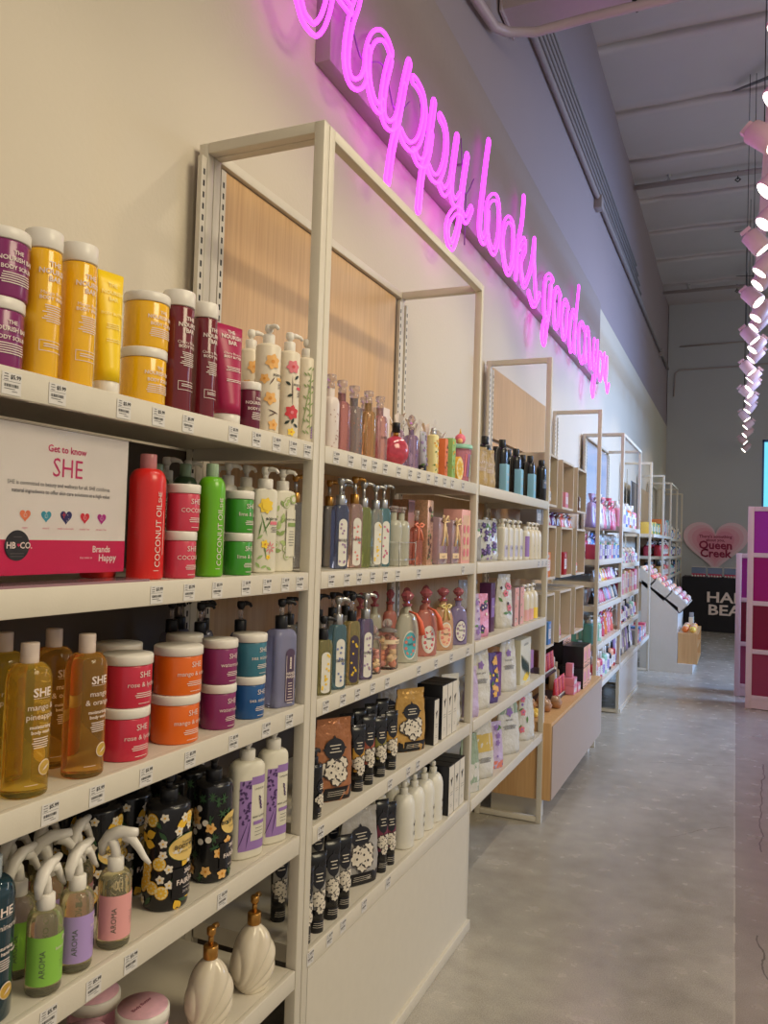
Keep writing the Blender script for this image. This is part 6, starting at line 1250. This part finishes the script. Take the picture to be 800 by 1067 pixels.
# ================================================================ small goods farther away
PAL = {'red': L(176, 36, 46), 'pink': L(224, 140, 160), 'rose': L(198, 70, 100), 'white': L(222, 216, 206), 'cream': L(220, 200, 168), 'teal': L(96, 160, 156), 'mint': L(150, 196, 170), 'blue': L(80, 130, 190), 'navy': L(36, 44, 80),
       'black': (.015, .015, .018), 'orange': L(226, 126, 60), 'yellow': L(232, 196, 90), 'gold': L(186, 136, 74), 'lilac': L(170, 150, 196), 'purple': L(106, 54, 110), 'green': L(90, 140, 84), 'brown': L(110, 74, 56), 'grey': L(150, 146, 144), 'peach': L(236, 176, 140), 'coral': L(226, 110, 96)}
_IC = {}; ORD = ['first', 'second', 'third', 'fourth', 'fifth', 'sixth', 'seventh', 'eighth', 'ninth', 'tenth', 'eleventh', 'twelfth']
def item(kind, colr, x, y, z, w_, h, label, grp, rz=0, c2=None):
    key = (kind, colr, round(w_, 3), round(h, 3), c2)
    if key not in _IC:
        c_ = C(PAL[colr], .32); a2 = C(PAL[c2 or ('white' if colr != 'white' else 'lilac')], .45); m = MB(); r = w_/2
        if kind in ('bottle', 'pump_bottle'):
            rows = rounded(r*.9, h*.72, .004, r, neck=(r*.32, h*.1), steps=4); m.shape(rows, c_, 2.4, 20); S = Surf(m, rows, 2.4); S.patch(-r*.7, r*.7, h*.14, h*.48, a2, 6, 1, 1.5); S.lines(0, h*.42, w_*.5, 3, h*.06, h*.015, INK, 3, 4)
            cp = BLACK if colr in ('gold', 'black', 'navy', 'red') else CAPW
            m.lathe([(r*.4, 0), (r*.4, h*(.12 if kind == 'pump_bottle' else .27)), (r*.36, h*(.13 if kind == 'pump_bottle' else .28))], cp, 14, z0=h*.72)
            if kind == 'pump_bottle': m.lathe([(r*.12, 0), (r*.12, h*.1), (r*.25, h*.1), (r*.25, h*.15)], cp, 8, z0=h*.85); m.tube([(0, 0, h*.975), (r*.6, r*.5, h*.975), (r*.8, r*.65, h*.95)], r*.13, cp, 6)
        elif kind == 'jar':
            m.shape(rounded(r*.96, h*.74, .003), c_, 2, 22); m.lathe([(r, 0), (r, h*.24), (r*.94, h*.26)], CAPW, 22, z0=h*.74); S = Surf(m, [(0, r*.96, r*.96), (h, r*.96, r*.96)]); S.patch(-r*.8, r*.8, h*.15, h*.6, a2, 6, 1, 1.5)
        elif kind == 'carton':
            m.box(-r*.8, r*.8, -r, r, 0, h, c_, bev=.001); S = Surf(m, flat=r*.8); S.patch(-r*.75, r*.75, h*.25, h*.7, a2, 1, 1); S.lines(0, h*.62, w_*.55, 3, h*.1, h*.025, c_, 4, 3); S.disc(0, h*.84, min(r*.3, h*.1), a2, 2, 10)
        elif kind == 'pouch':
            rows = [(h*k/8, max(.0015, r*.45*(1-(k/8)**1.6)), r*(1-.12*(k/8)**2)) for k in range(9)]; m.shape(rows, c_, 2.4, 18, jit=.001); S = Surf(m, rows, 2.4, eps=.001); S.patch(-r*.6, r*.6, h*.25, h*.6, a2, 6, 2, 1.2); S.flower(0, h*.72, r*.35, a2, c_)
        elif kind == 'tube':
            rows = [(h*.12+h*.88*k/6, r*.8*(1-(k/6))**.6+.001, r*(.8+.25*k/6)) for k in range(7)]; m.lathe([(r*.7, 0), (r*.7, h*.12)], CAPW, 14); m.shape(rows, c_, 2, 18); S = Surf(m, rows, 2.3); S.lines(0, h*.8, w_*.5, 5, h*.09, h*.02, a2, 4)
        elif kind == 'gift_bag':
            rows = [(h*.7*k/5, r*.55*(1-.3*(k/5)), r*(1-.15*k/5)) for k in range(6)]+[(h*.76, r*.12, r*.2), (h*.84, r*.2, r*.4), (h, r*.32, r*.62)]
            m.shape(rows, c_, 2, 18, jit=.002); m.tube([(r*.2, -r*.1, h*.76), (r*.4, -r*.5, h*.84), (r*.3, 0, h*.77), (r*.4, r*.5, h*.84), (r*.2, r*.1, h*.76)], r*.08, a2, 6); S = Surf(m, rows, 2); S.disc(0, h*.35, r*.3, a2, 1.5); S.flower(-r*.3, h*.5, r*.25, a2, c_)
        elif kind == 'ball': m.ball(0, 0, r, r, c_, 12); m.lathe([(r*.5, 0), (r*.3, .002)], a2, 10, z0=r*1.9)
        o = m.build(kind); _IC[key] = o; first = True
    else: o = _IC[key].copy(); col.objects.link(o)
    o.location = (x, y, z); o.rotation_euler = (0, 0, rz); tag(o, label, {'bottle': 'bottle', 'pump_bottle': 'pump bottle', 'jar': 'jar', 'carton': 'box', 'pouch': 'pouch', 'tube': 'tube', 'gift_bag': 'gift bag', 'ball': 'bath bomb'}[kind], grp); return o
KN = {'bottle': 'bottle', 'pump_bottle': 'pump bottle', 'jar': 'jar', 'carton': 'carton', 'pouch': 'pouch', 'tube': 'tube', 'gift_bag': 'gift bag', 'ball': 'bath bomb'}
def row(kind, cols, y0, y1, z, w_, h, where, x=-.05, cnt=None, rows=1, jit=.1, c2=None):
    n = cnt or int((y1-y0)/(w_*1.08)); g_ = '%s row %s' % (KN[kind], where)
    for r_ in range(rows):
        for k in range(n):
            cl = cols[(k+r_) % len(cols)] if len(cols) < n else cols[k]
            hh = h*(1, .92, 1.06)[(k*7+r_) % 3] if jit else h; yy = y0+w_/2+(y1-y0-w_)*k/max(1, n-1) if n > 1 else (y0+y1)/2
            nm = ('%s, %s along' % (where, ORD[k])) if (r_ == 0 and len(cols) > 1 and k < 12) else (where if r_ == 0 else where+', back row')
            item(kind, cl, x-r_*(w_*1.15), yy, z, w_, round(hh, 3), '%s %s %s' % (cl, KN[kind], nm), g_, c2=c2)
# fifth bay
E0, E1 = 5.81, 6.97
row('gift_bag', ['lilac', 'purple', 'white', 'pink', 'grey', 'rose', 'pink'], E0, E1, 1.53, .15, .24, 'on the highest shelf of the fifth bay', x=-.08)
row('carton', ['rose', 'lilac', 'white', 'navy', 'lilac', 'white', 'pink', 'blue', 'white', 'blue'], E0, E1, 1.30, .105, .105, 'on the second shelf of the fifth bay', x=-.06, jit=0)
row('gift_bag', ['white', 'blue', 'purple', 'brown', 'rose'], E0, E1, 1.30, .13, .2, 'at the back of the second shelf, fifth bay', x=-.22)
row('pouch', ['grey', 'white', 'yellow', 'orange', 'rose', 'pink', 'white', 'black'], E0, E1, 1.14, .13, .085, 'on the third shelf of the fifth bay', x=-.05)
row('tube', ['black', 'grey', 'pink', 'pink', 'rose', 'grey', 'lilac', 'pink', 'grey', 'cream'], E0, E1, .97, .085, .105, 'on the fourth shelf of the fifth bay', x=-.05)
row('carton', ['cream', 'grey', 'cream', 'peach'], E0, E1, .97, .12, .1, 'at the back of the fourth shelf, fifth bay', x=-.2)
row('pump_bottle', ['teal', 'mint'], E0, 6.15, .70, .11, .2, 'at the near end of the fifth shelf, fifth bay', x=-.07, rows=2)
row('gift_bag', ['white', 'rose', 'orange', 'pink', 'coral', 'lilac'], 6.2, E1, .70, .125, .22, 'on the fifth shelf of the fifth bay', x=-.08)
row('bottle', ['red', 'pink', 'peach', 'rose', 'white', 'mint', 'white', 'black', 'peach'], E0, E1, .41, .1, .2, 'on the lowest shelf of the fifth bay', x=-.07)
row('carton', ['rose', 'pink', 'green', 'black', 'pink', 'orange', 'black'], E0, E1, .41, .13, .24, 'at the back of the lowest shelf, fifth bay', x=-.21)
# hanging bags on hooks between fourth and fifth bays
for i, (yy, cl) in enumerate(((5.34, 'lilac'), (5.455, 'purple'), (5.57, 'white'), (5.68, 'navy'))):
    root = empty('hanging_bag', (-.22, yy, 1.36)); tag(root, '%s patterned pouch bag hanging on a peg next to the far display cubes' % cl, 'bag', 'bags hanging on pegs next to the far display cubes')
    m = MB(); rows = [(0, .02, .05), (.02, .03, .06), (.16, .026, .055), (.26, .01, .03), (.30, .004, .02)]; m.shape(rows, C(PAL[cl], .4), 2.4, 16, jit=.002); S = Surf(m, rows, 2.4, eps=.0015); art_floral(C(PAL['white'], .45), C(PAL['rose'], .45), i, 12)(S, .11, .2); m.build('bag', root)
    m = MB(); m.tube([(-.09, 0, .33), (.03, 0, .33), (.04, 0, .35)], .003, SILV, 6); m.build('peg', root)
# sixth bay
F0, F1 = 7.09, 8.32
row('bottle', ['pink', 'white', 'white', 'blue', 'white', 'orange', 'grey', 'white'], F0, F1, 1.565, .12, .22, 'on the top shelf of the sixth bay', x=-.08)
row('carton', ['pink', 'lilac', 'blue', 'white'], F0, F1, 1.565, .14, .1, 'at the front edge of the sixth bay top shelf', x=-.0-.06 if False else -.22)
row('bottle', ['white', 'pink', 'mint', 'white', 'rose', 'lilac', 'white', 'teal', 'white', 'pink'], F0, F1, 1.25, .08, .13, 'on the second shelf of the sixth bay', x=-.05, rows=2)
row('jar', ['green', 'yellow', 'peach'], F0, F1, 1.25, .14, .24, 'tall at the back of the second shelf, sixth bay', x=-.26)
row('carton', ['rose', 'pink', 'cream', 'pink', 'white', 'peach', 'pink', 'cream'], F0, F1, .98, .11, .19, 'on the third shelf of the sixth bay', x=-.06)
row('bottle', ['white', 'red', 'black', 'lilac', 'white', 'navy', 'grey', 'white', 'mint'], F0, F1, .73, .1, .19, 'on the fourth shelf of the sixth bay', x=-.06)
row('pouch', ['lilac', 'white', 'navy', 'white', 'grey', 'lilac', 'black', 'white'], F0, F1, .425, .13, .24, 'on the lowest shelf of the sixth bay', x=-.07)
# a framed mirror panel standing on the sixth bay
root = empty('tabletop_mirror', (-.27, 10.3, 1.552)); tag(root, 'tall frameless mirror standing at the back of the eighth bay shelf', 'mirror')
m = MB(); m.box(-.004, .004, -.42, .42, .02, .62, M('mirror_glass', L(180, 190, 206), .04, metal=.9)); m.build('mirror', root); m = MB(); m.box(-.03, .03, -.2, .2, 0, .02, SLOT); m.build('base', root)
# seventh bay
row('carton', ['grey', 'rose', 'blue', 'coral'], 8.45, 9.4, .41, .14, .14, 'on the single low shelf of the seventh bay', x=-.08)
row('gift_bag', ['white', 'grey', 'brown'], 8.45, 9.4, .41, .2, .2, 'at the back of the seventh bay low shelf', x=-.22)
# bays beyond the bins
row('carton', ['yellow', 'green', 'yellow', 'green'], 10.0, 11.2, 1.55, .16, .14, 'on the shelf of the eighth bay', x=-.1)
row('carton', ['orange', 'green', 'red', 'white', 'peach', 'teal'], 11.38, 12.55, 1.55, .17, .22, 'on the top shelf of the ninth bay', x=-.1)
row('pump_bottle', ['red', 'rose', 'red', 'red', 'pink', 'rose', 'coral', 'rose'], 11.38, 12.55, 1.27, .12, .21, 'on the second shelf of the ninth bay', x=-.08, rows=2)
row('bottle', ['gold', 'gold', 'brown', 'gold', 'pink', 'coral', 'rose'], 11.38, 12.55, .98, .13, .22, 'on the third shelf of the ninth bay', x=-.08, rows=2)
row('bottle', ['peach', 'mint', 'yellow', 'white', 'blue', 'navy', 'white', 'yellow'], 12.72, 13.9, 1.53, .12, .19, 'on the top shelf of the tenth bay', x=-.08)
row('bottle', ['orange', 'pink', 'white', 'white', 'navy', 'black', 'blue'], 12.72, 13.9, 1.26, .13, .2, 'on the second shelf of the tenth bay', x=-.08)
row('bottle', ['pink', 'lilac', 'mint', 'teal', 'blue', 'black'], 12.72, 13.9, .98, .15, .2, 'on the third shelf of the tenth bay', x=-.08)
row('pouch', ['rose', 'pink', 'blue', 'navy', 'white', 'blue'], 12.72, 13.9, .70, .16, .22, 'on the lowest shelf of the tenth bay', x=-.08)
row('bottle', ['white', 'blue', 'navy', 'white', 'yellow'], 14.1, 15.2, 1.53, .15, .18, 'on the top shelf of the last bay', x=-.08)
row('bottle', ['blue', 'white', 'black', 'white'], 14.1, 15.2, 1.26, .16, .2, 'on the second shelf of the last bay', x=-.08)
row('carton', ['blue', 'teal', 'navy', 'white'], 14.1, 15.2, .98, .16, .18, 'on the third shelf of the last bay', x=-.08)
row('pouch', ['blue', 'white', 'navy'], 14.1, 15.2, .70, .2, .2, 'on the lowest shelf of the last bay', x=-.08)
# display cube contents
for (yy, z, kind, cl, w_, h, n_) in ((4.25, 1.612, 'bottle', 'gold', .06, .14, 2), (4.68, 1.612, 'carton', 'pink', .07, .09, 2), (5.12, 1.612, 'carton', 'brown', .06, .09, 2), (4.25, 1.227, 'carton', 'orange', .07, .13, 2), (4.68, 1.227, 'carton', 'red', .07, .13, 2), (5.12, 1.227, 'bottle', 'coral', .05, .09, 3), (4.25, .867, 'carton', 'blue', .07, .12, 1), (4.67, .867, 'tube', 'pink', .05, .12, 3), (5.12, .867, 'tube', 'coral', .05, .12, 3)):
    r_ = rown[0 if z > 1.5 else 1 if z > 1.1 else 2]; c_ = coln[0 if yy < 4.4 else 1 if yy < 4.8 else 2]
    for k in range(n_): item(kind, cl, -.055-(k*.012), yy+(.085 if yy > 4.4 else .055)-(n_-1-k)*w_*1.1, z, w_, h, '%s %s inside the %s cube of the %s row' % (cl, KN[kind], c_, r_), '%s goods inside the %s cube of the %s row' % (cl, c_, r_))
for i, (yy, cl, kd) in enumerate(((4.2, 'grey', 'carton'), (4.33, 'grey', 'carton'), (4.56, 'rose', 'gift_bag'), (4.70, 'purple', 'gift_bag'), (4.84, 'brown', 'gift_bag'), (4.98, 'coral', 'gift_bag'), (5.10, 'white', 'gift_bag'), (5.22, 'orange', 'gift_bag'))): item(kd, cl, -.12, yy, 1.502, .11, .085, '%s %s lying on top of the middle row of cubes, %s along' % (cl, KN[kd], ORD[i]), 'small gifts on top of the middle row of cubes')
# ---- goods on the oak plinth
PZ = .502
root = empty('rose_soap', (-.08, 4.20, PZ)); tag(root, 'pale yellow flower-shaped soap near the front corner of the oak plinth', 'soap'); m = MB()
for k in range(12): a = k*2.4; r_ = .012+.0024*k; m.ball(math.cos(a)*r_, math.sin(a)*r_, .028-.0012*k, .017, C(PAL['yellow'], .5), 10, sz=.9)
m.build('petals', root); m = MB(); m.lathe([(.03, 0), (.04, .012), (.036, .016)], C(PAL['cream'], .5), 18); m.build('base', root)
for i, (xx, yy) in enumerate(((-.13, 4.33), (-.05, 4.36), (-.17, 4.43), (-.09, 4.46), (-.02, 4.48))):
    root = empty('bath_cupcake', (xx, yy, PZ)); tag(root, 'wrapped beige bath cupcake in a small kraft cup on the oak plinth', 'bath bomb', 'wrapped bath cupcakes on the oak plinth')
    m = MB(); m.lathe([(.024, 0), (.036, .035)], C(L(170, 120, 80), .6), 18); m.build('cup', root)
    m = MB(); m.ball(0, 0, .038, .031, C(L(226, 186, 150), .4), 14, sz=.75)
    for a_ in range(6): m.ball(.016*math.cos(a_), .016*math.sin(a_), .054, .010, C(L(236, 206, 180), .4), 8); m.build('topping', root)
root = empty('gloss_display', (-.12, 4.76, PZ)); tag(root, 'two-tier pink lip gloss display rack on the oak plinth', 'display rack')
for t_ in (0, 1):
    m = MB(); m.box(-.07+t_*-.06, .07-t_*.06, -.16, .16, t_*.13, t_*.13+.012, C(L(60, 40, 44), .4)); m.build('tier', root)
m = MB(); m.box(-.135, -.13, -.16, .16, .1, .33, C(L(226, 150, 170), .45)); S = Surf(m, flat=-.13); S.text('gloss', 0, .26, .05, TXTW, True); m.build('backing_card', root)
for t_ in (0, 1):
    for k in range(9): item('tube', ('red', 'rose', 'coral')[k % 3], -.10-t_*.07+.04, 4.63+k*.033, PZ+t_*.13+.0125, .026, .115, 'small red to coral lip gloss tube on the %s tier of the gloss display' % ('lower', 'upper')[t_], 'lip gloss tubes on the %s tier of the display' % ('lower', 'upper')[t_])
for i, (yy, z, w_, h) in enumerate(((4.96, 0, .1, .05), (4.96, .051, .1, .045), (5.06, 0, .09, .05), (4.98, .097, .05, .08))): item('carton', 'pink', -.04 if i != 2 else -.03, yy, PZ+z, w_, h, 'pink patterned soap carton on the oak plinth beside the black cartons, %s' % ('at the foot', 'middle of the pile', 'beside the pile', 'standing on top')[i], 'pink soap cartons on the oak plinth')
for i, (xx, yy, z) in enumerate(((-.05, 5.2, 0), (-.05, 5.2, .131), (-.05, 5.335, 0), (-.05, 5.335, .131), (-.19, 5.26, .131), (-.19, 5.26, 0), (-.19, 5.40, .131), (-.19, 5.40, 0), (-.19, 5.26, .262), (-.19, 5.40, .262))): carton('black carton with a peach front on the oak plinth, stacked up to three high', xx, yy, PZ+z, .13, .13, .128, BLACK, C(PAL['peach'], .45), lambda S, w_, h: (S.oval(0, h*.55, w_*.25, h*.25, C(PAL['pink'], .4), 2), S.lines(0, h*.25, w_*.5, 2, .02, .004, INK, 2, 3)), 'black cartons with peach fronts on the oak plinth')
for i, yy in enumerate((4.9, 4.99)): item('bottle', 'cream', -.15, yy+.12, PZ, .05, .2-.04*i, 'pale olive bottle standing behind the pink cartons on the plinth', 'pale olive bottles on the plinth')
item('jar', 'grey', -.02, 5.5, PZ, .05, .05, 'tiny silver jar beside the last black carton on the plinth', None)
# ================================================================ stepped bath bomb bins
BINW = M('bin_white', L(206, 200, 188), .45)
root = empty('stepped_bin_stand', (.0, 9.60, 0)); tag(root, 'white stand stepping down towards the aisle with three sloping bins of bath bombs', 'display stand')
def prism_xz(m, pts, y0, y1, mat):
    n = len(pts); vs = [(a, y0, b_) for a, b_ in pts]+[(a, y1, b_) for a, b_ in pts]; m.add(vs, [tuple(range(n)), tuple(range(2*n-1, n-1, -1))]+[(i, n+i, n+(i+1) % n, (i+1) % n) for i in range(n)], mat)
m = MB(); prism_xz(m, [(-.10, 0), (.295, 0), (.295, .73), (-.10, 1.02)], 0, 1.0, BINW); m.build('cabinet', root)
m = MB(); m.box(.295, .46, 0, 1.0, 0, .105, BINW); m.build('plinth_step', root)
bins = []
for k, (cx_, cz_) in enumerate(((-.06, 1.06), (.115, .935), (.29, .805))):
    a = math.radians(-42); m = MB(); hw, hd = .115, .09; t = .008
    def T_(p, cx_=cx_, cz_=cz_): x_, y_, z_ = p; return (cx_+x_*math.cos(a)-z_*math.sin(a), y_, cz_+x_*math.sin(a)+z_*math.cos(a))
    b0 = len(m.v)
    m.box(-hw, hw, 0, 1.0, -hd, -hd+t, BINW); m.box(-hw, -hw+t, 0, 1.0, -hd, hd*.5, BINW); m.box(hw-t, hw, 0, 1.0, -hd, hd*.35, BINW); m.box(-hw, hw, 0, t, -hd, hd*.45, BINW); m.box(-hw, hw, 1-t, 1.0, -hd, hd*.45, BINW)
    for yy in (.33, .66): m.box(-hw, hw, yy-.004, yy+.004, -hd, hd*.45, BINW)
    m.v = [T_(v) for v in m.v]; m.build('bin', root); bins.append(T_)
    rr = random.Random(k)
    for i in range(3):
        for j in range(9):
            x_ = (-.07, 0, .07)[i]; y_ = .06+j*.11+rr.uniform(-.015, .015); p = T_((x_+rr.uniform(-.005, .005), y_, .02+rr.uniform(-.006, .006))); cl = rr.choice(['white', 'pink', 'cream', 'coral', 'white', 'rose', 'peach'])
            o = item('ball', cl, p[0], p[1]+9.60, p[2]-.02, .072, .07, '%s wrapped bath bomb heaped in the %s stepped bin' % (cl, ('highest', 'middle', 'lowest')[k]), 'wrapped bath bombs in the stepped bins')
root = empty('oak_crate', (.30, 9.64, .105)); tag(root, 'small oak crate with an open shelf front standing at the foot of the stepped bins', 'crate')
m = MB(); 
for bx in ((0, .205, 0, .015, 0, .34), (0, .205, .985, 1.0, 0, .34), (0, .205, .015, .985, 0, .015), (0, .205, .015, .985, .325, .34), (0, .012, .015, .985, .015, .325)): m.box(*bx, OAK2)
m.build('crate_shell', root); m = MB(); m.box(.012, .2, .015, .985, .165, .178, OAK2); m.build('shelf', root)
rr = random.Random(2)
for i in range(10): item('ball', ('orange', 'yellow', 'peach')[i % 3], .37+(i % 2)*.08, 9.72+(i//2)*.11, .4455, .075, .07, '%s bath bomb piled on top of the oak crate, %s from the stand' % (('orange', 'yellow', 'peach')[i % 3], ORD[i]), 'bath bombs on top of the oak crate')
for i in range(4): item('ball', 'yellow', .43, 9.78+i*.2, .284, .07, .07, 'yellow bath bomb inside the open oak crate', 'yellow bath bombs inside the oak crate')
for i, cl in enumerate(('cream', 'grey', 'mint')): item('carton', cl, .40, 10.38+i*.09, .4455, .06, .12+.05*(i == 1), '%s carton standing at the far end of the oak crate top' % cl, None)
# ================================================================ black cloth table, heart sign
CL = M('black_table_cloth', (.014, .013, .016), .8, bump=.1, bs=4)
root = empty('event_table', (.85, 14.95, 0)); tag(root, 'long table under a fitted black cloth lettered HAPPY BEAUTY in front of the back wall', 'table')
m = MB(); n = 60; vs = []; per = []
for i in range(n):
    s_ = i/n*4; e = int(s_); f_ = s_-e; w2, d2 = .80, .35
    p = [(-w2+2*w2*f_, -d2), (w2, -d2+2*d2*f_), (w2-2*w2*f_, d2), (-w2, d2-2*d2*f_)][e]; per.append(p)
for z, k in ((.005, 1.015), (.45, 1.005), (.895, 1.0), (.905, .99)):
    for i, (a, b_) in enumerate(per): q = 1+(.006*math.sin(i*2.1) if z < .8 else 0); vs.append((a*k*q, b_*k*q, z))
fs = [(j*n+i, j*n+(i+1) % n, (j+1)*n+(i+1) % n, (j+1)*n+i) for j in range(3) for i in range(n)]+[tuple(3*n+i for i in range(n))]
m.add(vs, fs, CL)
def fronttext(m, st, x, z, size, mat, y, sx=1):
    tv, tf = textmesh(st, True); m.add([(x+a*size*sx, y, z+b_*size) for a, b_ in tv], tf, mat)
m.build('table_cloth', root); m = MB(); fronttext(m, 'HAPPY', .04, .50, .24, TXTW, -.366, 1.25); fronttext(m, 'BEAUTY', .16, .29, .24, TXTW, -.366, 1.25); m.build('lettering', root)
for i in range(4):
    root = empty('sample_tray', (.30+i*.26, 15.0, .906)); tag(root, 'clear-lidded sample tray propped on the black table, %s from the shelving' % ORD[i], 'tray', 'sample trays on the black table')
    m = MB(); m.box(-.11, .11, -.10, .02, 0, .05, C(PAL['rose'], .4)); m.build('tray', root); m = MB(); m.box(-.115, .115, .02, .03, 0, .17, C(L(120, 140, 170), .15)); m.box(-.115, .115, .0, .02, .155, .17, PAPER); m.build('lid', root)
    for k in range(5): o = item('ball', 'white', .21+i*.26+k*.045, 14.72, .906, .035, .03, 'tiny white sachet in the row along the front edge of the black table', 'white sachets along the table edge')
HP = [(.90, M('heart_pale', L(232, 200, 208), .5)), (.80, M('heart_blush', L(232, 182, 194), .5)), (.68, M('heart_pink', L(230, 164, 180), .5)), (.54, M('heart_deep', L(226, 146, 166), .5))]
root = empty('heart_sign', (.535, YE-.02, 1.49)); tag(root, 'large pink heart wall sign reading Queen Creek above the black table', 'sign')
m = MB(); hp = [(a*.605/1.0, b_*.52+.03) for a, b_ in heart_pts(.9, 60)]
def hrt(k, y, mat, th=0):
    p = [(a*k, b_*k) for a, b_ in [(x_*.60, z_*.56) for x_, z_ in heart_pts(1.0, 70)]]; nn = len(p)
    if th: m.add([(a, y, b_) for a, b_ in p]+[(a, y+th, b_) for a, b_ in p], [tuple(range(nn)), tuple(range(2*nn-1, nn-1, -1))]+[(i, nn+i, nn+(i+1) % nn, (i+1) % nn) for i in range(nn)], mat)
    else: m.add([(a, y, b_) for a, b_ in p], [tuple(range(nn))], mat)
hrt(.93, -.02, HP[0][1], .035)
for k, (s_, mt) in enumerate(HP[1:]): hrt(s_, -.021-.001*k, mt)
m.build('heart_panel', root)
m = MB(); CRT = M('crimson_lettering', L(150, 20, 64), .45); fronttext(m, "There's something", 0, .10, .075, CRT, -.026); fronttext(m, 'about you,', .0, .035, .075, CRT, -.026)
for st, z in (('Queen', -.10), ('Creek', -.25)):
    tv, tf = textmesh(st, True); th = .02; m.add([(a*.205, -.026, z+b_*.205) for a, b_ in tv], tf, CRT); m.add([(a*.208+.004, -.0255, z+b_*.208-.005) for a, b_ in tv], tf, CRT)
m.build('lettering', root)
# ================================================================ magenta panel shelving on the far side of the aisle
PKF2 = M('pink_white_frame', L(220, 190, 192), .4)
def panel_unit(label, x, y, zt, levels, cols_, rot, wdt):
    root = empty('panel_shelving', (x, y, 0), rot); tag(root, label, 'shelving'); p = .05
    for a_ in (0, wdt-p): m = MB(); m.box(a_, a_+p, 0, .30, 0, zt, PKF2, bev=.002); m.build('frame_post', root)
    for z in levels+[zt-.02]: m = MB(); m.box(p, wdt-p, 0, .30, z-.02, z+.02, PKF2, bev=.002); m.build('frame_rail', root)
    m = MB(); m.box(p, wdt-p, .004, .30, .005, levels[0]-.02, PKF2); m.build('base_board', root)
    lv = levels+[zt-.02]
    for a, b_, c_ in zip(lv[:-1], lv[1:], cols_):
        m = MB(); m.box(p, wdt-p, .012, .018, a+.02, b_-.02, M('tinted_acrylic_%d_%d_%d' % tuple(int(v*100) for v in c_), c_, .12, trans=.35, ior=1.3)); m.build('acrylic_panel', root)
        m = MB(); m.box(p+.1, p+.42, .1, .24, a+.021, a+.20, C(L(90, 40, 70), .5)); m.box(p+.46, wdt-p-.1, .12, .22, a+.021, a+.14, C(L(150, 60, 90), .5)); m.build('stored_goods', root)
        if wdt > .6: m = MB(); m.box(p, wdt-p, .28, .29, a+.02, b_-.02, C(L(60, 22, 44), .6)); m.build('rear_panel', root)
panel_unit('tall pink-framed shelving with magenta acrylic panels across the aisle', .972, 7.86, 1.785, [.10, .505, .93, 1.355], [L(176, 66, 96), L(158, 36, 74), L(190, 40, 134), L(196, 66, 190)], -.09, 1.2)
panel_unit('lower pink-framed shelving with magenta panels standing behind the tall one', .882, 8.46, 1.36, [.10, .50, .92], [L(176, 70, 110), L(140, 26, 60), L(180, 44, 150)], -.05, .6)
bpy.data.objects.remove(PT)
